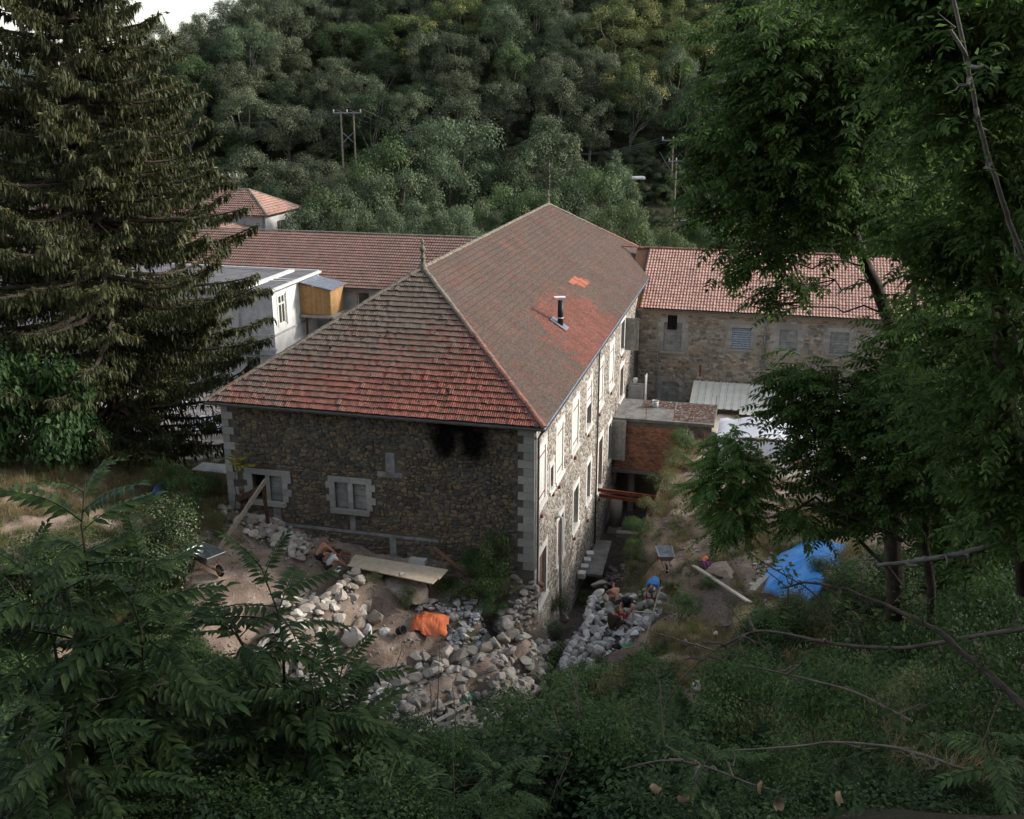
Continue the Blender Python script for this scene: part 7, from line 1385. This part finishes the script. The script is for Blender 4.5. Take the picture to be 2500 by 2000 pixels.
for k, (s, t_, z, c) in enumerate([(-24, 13, 5.2, (.7, .72, .75)), (-29, 16, 4.6, (.7, .68, .6))]):
    p = L(s, t_, 2.1); t = thing("parasol", ["white square parasol glimpsed in the courtyard under the spruce", "cream parasol deeper in the courtyard"][k], "parasol", p, ROT); put("canopy", Geo().add([(-1.4, -1.4, 2.2), (1.4, -1.4, 2.2), (1.4, 1.4, 2.2), (-1.4, 1.4, 2.2), (0, 0, 2.75)], None, [[0, 1, 4], [1, 2, 4], [2, 3, 4], [3, 0, 4]]), M['tarp_white'], t); put("pole", Geo().tube([(0, 0, 0), (0, 0, 2.7)], .03, 6), M['steel'], t)

# ------------------------------------------------------------------ people
SKIN = simple("tanned_skin", (.46, .235, .155), (.40, .19, .12), 4, .55, 0, bmp=0); HAIR = simple("dark_hair", (.025, .018, .014), None, 20, .6, 0)
def skin_mesh(nm, joints, edges, radii, sub=2):
    import bmesh
    bm = bmesh.new(); lay = bm.verts.layers.skin.verify(); names = list(joints); vs = {}
    for k in names:
        v = bm.verts.new(joints[k]); rr = radii[k]; v[lay].radius = (rr, rr) if np.isscalar(rr) else rr; v[lay].use_root = (k == names[0]); vs[k] = v
    for a, b in edges: bm.edges.new((vs[a], vs[b]))
    me = bpy.data.meshes.new(nm); bm.to_mesh(me); bm.free(); o = bpy.data.objects.new(nm, me); COL.objects.link(o)
    m1 = o.modifiers.new("s", 'SKIN'); m1.use_smooth_shade = True; m2 = o.modifiers.new("d", 'SUBSURF'); m2.levels = m2.render_levels = sub
    dg = bpy.context.evaluated_depsgraph_get(); me2 = bpy.data.meshes.new_from_object(o.evaluated_get(dg)); bpy.data.objects.remove(o); me2.name = nm; return me2
def me_arr(me):
    V = np.empty(len(me.vertices) * 3); me.vertices.foreach_get("co", V); V = V.reshape(-1, 3); Q = []; T = []
    for p in me.polygons:
        v = list(p.vertices)
        if len(v) == 4: Q.append(v)
        elif len(v) == 3: T.append(v)
        else: T += [[v[0], v[i], v[i + 1]] for i in range(1, len(v) - 1)]
    return V, Q, T
def head_geo(c, look, up, r=.105):
    V, T = IC[3]; V = V * [.78, 1.0, 1.22]; V[:, 2] -= .12 * (V[:, 1] > .2) * (V[:, 2] < 0) * 0; jaw = np.clip(-V[:, 2], 0, 1); V[:, 0] *= 1 - .22 * jaw; V[:, 1] += .12 * jaw
    g = Geo(); look = np.array(look, float); look /= np.linalg.norm(look); x = np.cross(look, up); x /= np.linalg.norm(x); u = np.cross(x, look); B_ = np.stack([x, look, u], 1); c = np.array(c, float); V2, T2 = IC[2]
    g.add((V * r) @ B_.T + c, T=T)
    for p, s in (((0, 1.10, -.15), (.13, .20, .22)), ((-.80, 0, -.05), (.10, .18, .28)), ((.80, 0, -.05), (.10, .18, .28)), ((-.32, .90, .12), (.13, .08, .07)), ((.32, .90, .12), (.13, .08, .07)), ((0, 1.02, -.55), (.26, .08, .06)), ((0, .80, -.95), (.3, .25, .18))): g.add((V2 * s + p) * r @ B_.T + c, T=T2)
    return g, B_, c, r
def person(label, p, rz, J, shirt=None, shorts=None, hair=HAIR, hat=None, gloves=None, boots=None, sc=1.0, long_sleeve=False, trousers=False):
    t = thing("person", label, "person", p, rz); t.scale = (sc,) * 3
    RD = dict(pelvis=.125, waist=.118, chest=.145, neck=.058, headb=.065, shl=.075, shr=.075, ell=.045, elr=.045, wrl=.033, wrr=.033, pal=.038, par=.038, hil=.105, hir=.105, knl=.065, knr=.065, anl=.042, anr=.042, tol=.04, tor=.04)
    J = {k: np.array(v, float) for k, v in J.items()}; up = J['headb'] - J['neck']
    if 'pal' not in J:
        for s in 'lr': d = J['wr' + s] - J['el' + s]; J['pa' + s] = J['wr' + s] + d / np.linalg.norm(d) * .075
    ed = [('pelvis', 'waist'), ('waist', 'chest'), ('chest', 'neck'), ('neck', 'headb'), ('chest', 'shl'), ('chest', 'shr'), ('shl', 'ell'), ('shr', 'elr'), ('ell', 'wrl'), ('elr', 'wrr'), ('wrl', 'pal'), ('wrr', 'par'), ('pelvis', 'hil'), ('pelvis', 'hir'), ('hil', 'knl'), ('hir', 'knr'), ('knl', 'anl'), ('knr', 'anr'), ('anl', 'tol'), ('anr', 'tor')]
    bm = skin_mesh("body", {k: J[k] for k in RD}, ed, RD); V, Q, T = me_arr(bm); bpy.data.meshes.remove(bm); g = Geo().add(V, Q, T)
    look = J.get('look', np.array([0, 1., -.3])); hc = J['headb'] + up / np.linalg.norm(up) * .075 + np.array(look) * .02; hg, B_, c, r = head_geo(hc, look, up); a_ = hg.arrays(); g.add(a_[0], a_[1], a_[2])
    for s, sg_ in (('l', -1), ('r', 1)):                        # four fingers and a thumb on each hand, curled
        d = J['pa' + s] - J['wr' + s]; d /= np.linalg.norm(d); e = np.cross(d, [0, 0, 1.]); e /= np.linalg.norm(e) + 1e-6; n_ = np.cross(e, d); fg = Geo()
        for k, ln in enumerate((.062, .075, .070, .055)):
            b = J['pa' + s] + e * (k - 1.5) * .02 + d * .015; P = [b, b + d * ln * .55 - n_ * .008, b + d * ln * .85 - n_ * .04, b + d * ln * .8 - n_ * .065]; fg.tube(P, [.0105, .010, .009, .007], 6)
        b = J['pa' + s] - e * sg_ * .03 - d * .02; fg.tube([b, b - e * sg_ * .03 + d * .02, b - e * sg_ * .03 + d * .055 - n_ * .02], [.012, .011, .008], 6); a_ = fg.arrays(); g.add(a_[0], a_[1], a_[2])
        if gloves:
            gl = Geo(); gl.add((IC[2][0] * [.05, .05, .05]) + J['pa' + s], T=IC[2][1]); gl.tube([J['wr' + s] - d * .05, J['pa' + s]], [.043, .05], 8)
            V_, Q_, T_, A_ = fg.arrays(); m_ = V_.mean(0); gl.add(m_ + (V_ - m_) * 1.12, Q_, T_); put("glove", gl, gloves, t, smooth=True)
    put("body", g, SKIN, t, smooth=True)
    if shirt:
        k = ['pelvis', 'waist', 'chest', 'neck', 'shl', 'shr', 'sll', 'slr']; JJ = dict(J); JJ['sll'] = J['shl'] + (J['ell'] - J['shl']) * .62; JJ['slr'] = J['shr'] + (J['elr'] - J['shr']) * .62; JJ['pelvis'] = J['pelvis'] + (J['waist'] - J['pelvis']) * .2; JJ['neck'] = J['chest'] + (J['neck'] - J['chest']) * .75
        put_me = skin_mesh("shirt", {q: JJ[q] for q in k}, [('pelvis', 'waist'), ('waist', 'chest'), ('chest', 'neck'), ('chest', 'shl'), ('chest', 'shr'), ('shl', 'sll'), ('shr', 'slr')], dict(pelvis=.165, waist=.178, chest=.198, neck=.085, shl=.105, shr=.105, sll=.075, slr=.075)); put_me.materials.append(shirt); obj("shirt", put_me, t)
    if shorts:
        f = .95 if trousers else .68; k = ['pelvis', 'waist', 'hil', 'hir', 'kl', 'kr']; JJ = dict(J); JJ['kl'] = J['hil'] + (J['knl'] - J['hil']) * f; JJ['kr'] = J['hir'] + (J['knr'] - J['hir']) * f; JJ['waist'] = J['pelvis'] + (J['waist'] - J['pelvis']) * .45; rd = dict(pelvis=.145, waist=.14, hil=.125, hir=.125, kl=.092, kr=.092); ed_ = [('pelvis', 'waist'), ('pelvis', 'hil'), ('pelvis', 'hir'), ('hil', 'kl'), ('hir', 'kr')]
        if trousers:
            for s in 'lr': JJ['a' + s] = J['kn' + s] + (J['an' + s] - J['kn' + s]) * .85; k.append('a' + s); rd['a' + s] = .065; ed_.append(('k' + s, 'a' + s))
        m_ = skin_mesh("shorts", {q: JJ[q] for q in k}, ed_, rd); m_.materials.append(shorts); obj("trousers" if trousers else "shorts", m_, t)
    for s in 'lr':
        d = J['to' + s] - J['an' + s]; sb = Geo().tube([J['an' + s] + [0, 0, .05], J['an' + s] - [0, 0, .02]], [.055, .062], 8); sb.tube([J['an' + s] - d * .3 + [0, 0, -.035], J['an' + s] + d * .6 + [0, 0, -.03], J['to' + s] + [0, 0, -.01]], [.05, .055, .042], 8); put("shoe", sb, boots or M['rubber'], t, smooth=True)
    V3, T3 = IC[3]
    if hat:
        kind, mt = hat; m_ = V3[:, 2] > -.12; keep = m_[T3].all(1); Vh = V3 * [.90, 1.08, 1.26] * r; gg_ = Geo().add(Vh @ B_.T + c, T=T3[keep])
        if kind == 'cap': gg_.add(np.array([(-.7, .75, .25), (.7, .75, .25), (.55, 1.75, .02), (-.55, 1.75, .02), (-.7, .75, .33), (.7, .75, .33), (.55, 1.75, .08), (-.55, 1.75, .08)]) * r @ B_.T + c, [[0, 3, 2, 1], [4, 5, 6, 7], [2, 3, 7, 6]])
        put("cap" if kind == 'cap' else "beanie", gg_, mt, t, smooth=True)
    if hair and (not hat or hat[0] == 'cap'):
        big = 1.16 if not hat else 1.05; m_ = (V3[:, 1] < .35) & (V3[:, 2] > -.45) | (V3[:, 2] > .55); Vh = V3 * [.90, 1.10, 1.28] * r * big / 1.05; Vh = Vh * (1 + .05 * np.sin(V3[:, :1] * 14) * np.cos(V3[:, 2:] * 12)); keep = m_[T3].all(1); put("hair", Geo().add(Vh @ B_.T + c, T=T3[keep]), hair, t, smooth=True)
    return t, B_, c, r
def squat(lean=.0, hz=.16, reach=.62, kx=.2, look=(0, .75, -.65), tw=0.):
    return dict(pelvis=(0, -.16, .34), waist=(0, -.06, .50), chest=(tw, .12 + lean, .70), neck=(tw * 1.2, .25 + lean, .86), headb=(tw * 1.2, .31 + lean, .90), shl=(-.18 + tw, .15 + lean, .78), shr=(.18 + tw, .15 + lean, .78), ell=(-.24, .42 + lean * .5, .56), elr=(.24, .40 + lean * .5, .56), wrl=(-.10, reach, hz + .14), wrr=(.10, reach + .03, hz + .12), hil=(-.09, -.15, .31), hir=(.09, -.15, .31), knl=(-kx, .26, .50), knr=(kx, .26, .50), anl=(-.15, .03, .09), anr=(.15, .03, .09), tol=(-.19, .20, .04), tor=(.19, .20, .04), look=look)
def surf(u, v, z): return at_z(u, v, z)
C_ = lambda n, c, v=None: simple(n, c, v, 5, .85, 0, bmp=.003)
person("crouching shirtless man with a grey cap, nearest the front wall", hit(676, 1186, .12), R(-62), squat(.06), None, C_("black_shorts", (.02, .02, .023)), hat=('cap', C_("khaki_cap", (.20, .20, .15))), sc=1.12)
tee = NT("white_printed_tee"); s__ = tee.step(tee.noise(14, 2), .60, .66)
person("crouching woman with dark curly hair, white printed T-shirt and black shorts", hit(696, 1212, .10), R(-70), squat(.02, kx=.13), tee.done(tee.mix(s__, (.74, .72, .71), (.42, .26, .34)), .85), C_("navy_shorts", (.02, .022, .03)), sc=1.08)
person("shirtless worker in a purple beanie, partly behind the squatting man", hit(1296, 1277, .0), R(20), squat(.0, look=(.4, .7, -.5)), None, C_("grey_shorts", (.09, .09, .10)), hat=('beanie', C_("purple_beanie", (.20, .085, .12))), sc=1.1)
person("squatting worker in dark T-shirt, dark cap and red gloves", hit(1320, 1292, .16), R(168), squat(.05, kx=.26, look=(.1, .7, -.7)), C_("charcoal_tee", (.03, .034, .045)), C_("black_shorts2", (.025, .025, .03)), hat=('cap', C_("navy_cap", (.04, .055, .075))), gloves=C_("red_gloves", (.48, .02, .04)), sc=1.12)
sit = dict(pelvis=(0, -.05, .16), waist=(0, -.06, .34), chest=(0, .03, .58), neck=(0, .10, .76), headb=(.02, .15, .81), shl=(-.19, .04, .66), shr=(.19, .04, .66), ell=(-.28, .22, .45), elr=(.26, .28, .48), wrl=(-.14, .42, .40), wrr=(.12, .30, .68), hil=(-.09, .02, .14), hir=(.09, .02, .14), knl=(-.2, .42, .36), knr=(.2, .42, .38), anl=(-.13, .72, .08), anr=(.16, .70, .08), tol=(-.13, .88, .06), tor=(.17, .86, .06), look=(.25, .85, -.35))
_, B_, c, r = person("sitting worker in brown T-shirt with auburn hair in a bun, back to the camera", hit(1290, 1330, .15), R(-38), sit, C_("brown_tee", (.045, .028, .022)), C_("dark_trousers", (.05, .05, .045)), hair=C_("auburn_hair", (.16, .07, .025)), gloves=C_("red_gloves2", (.48, .02, .04)), sc=1.15, trousers=True)
put("hair_bun", Geo().add(IC[2][0] * .055 + (np.array([0, -.5, 1.35]) * r) @ B_.T + c, T=IC[2][1]), C_("auburn_hair2", (.16, .07, .025)), _, smooth=True)
bend = dict(pelvis=(0, -.24, .90), waist=(0, -.10, .98), chest=(0, .20, .99), neck=(0, .40, .86), headb=(0, .47, .79), shl=(-.19, .26, .92), shr=(.19, .26, .92), ell=(-.26, .34, .64), elr=(.24, .36, .64), wrl=(-.22, .44, .40), wrr=(.20, .46, .38), hil=(-.10, -.23, .86), hir=(.10, -.23, .86), knl=(-.14, -.12, .47), knr=(.15, -.06, .48), anl=(-.15, -.26, .09), anr=(.17, -.20, .09), tol=(-.17, -.08, .04), tor=(.19, -.02, .04), look=(0, .25, -.97))
person("worker in a bright blue T-shirt bending over to lift a stone", hit(1376, 1264, .15), R(155), bend, C_("bright_blue_tee", (.05, .22, .55)), C_("olive_shorts", (.10, .085, .06)), hair=C_("grey_brown_hair", (.10, .08, .07)), gloves=C_("red_gloves3", (.45, .02, .05)), sc=1.08)

# ------------------------------------------------------------------ wording: tell look-alike trees apart by their order from the left
ORD = ['first', 'second', 'third', 'fourth', 'fifth', 'sixth', 'seventh', 'eighth', 'ninth', 'tenth', 'eleventh', 'twelfth']
by = {}
for t in WOOD: by.setdefault(t['label'], []).append(t)
for lb, l in by.items():
    if len(l) > 1:
        l.sort(key=lambda t: vpos(*t.location)[0])
        for k, t in enumerate(l): t['label'] = ('leftmost' if k == 0 else 'rightmost' if k == len(l) - 1 else ORD[k] + ' from left' if k < 12 else f'{k + 1}th from left') + ' ' + lb
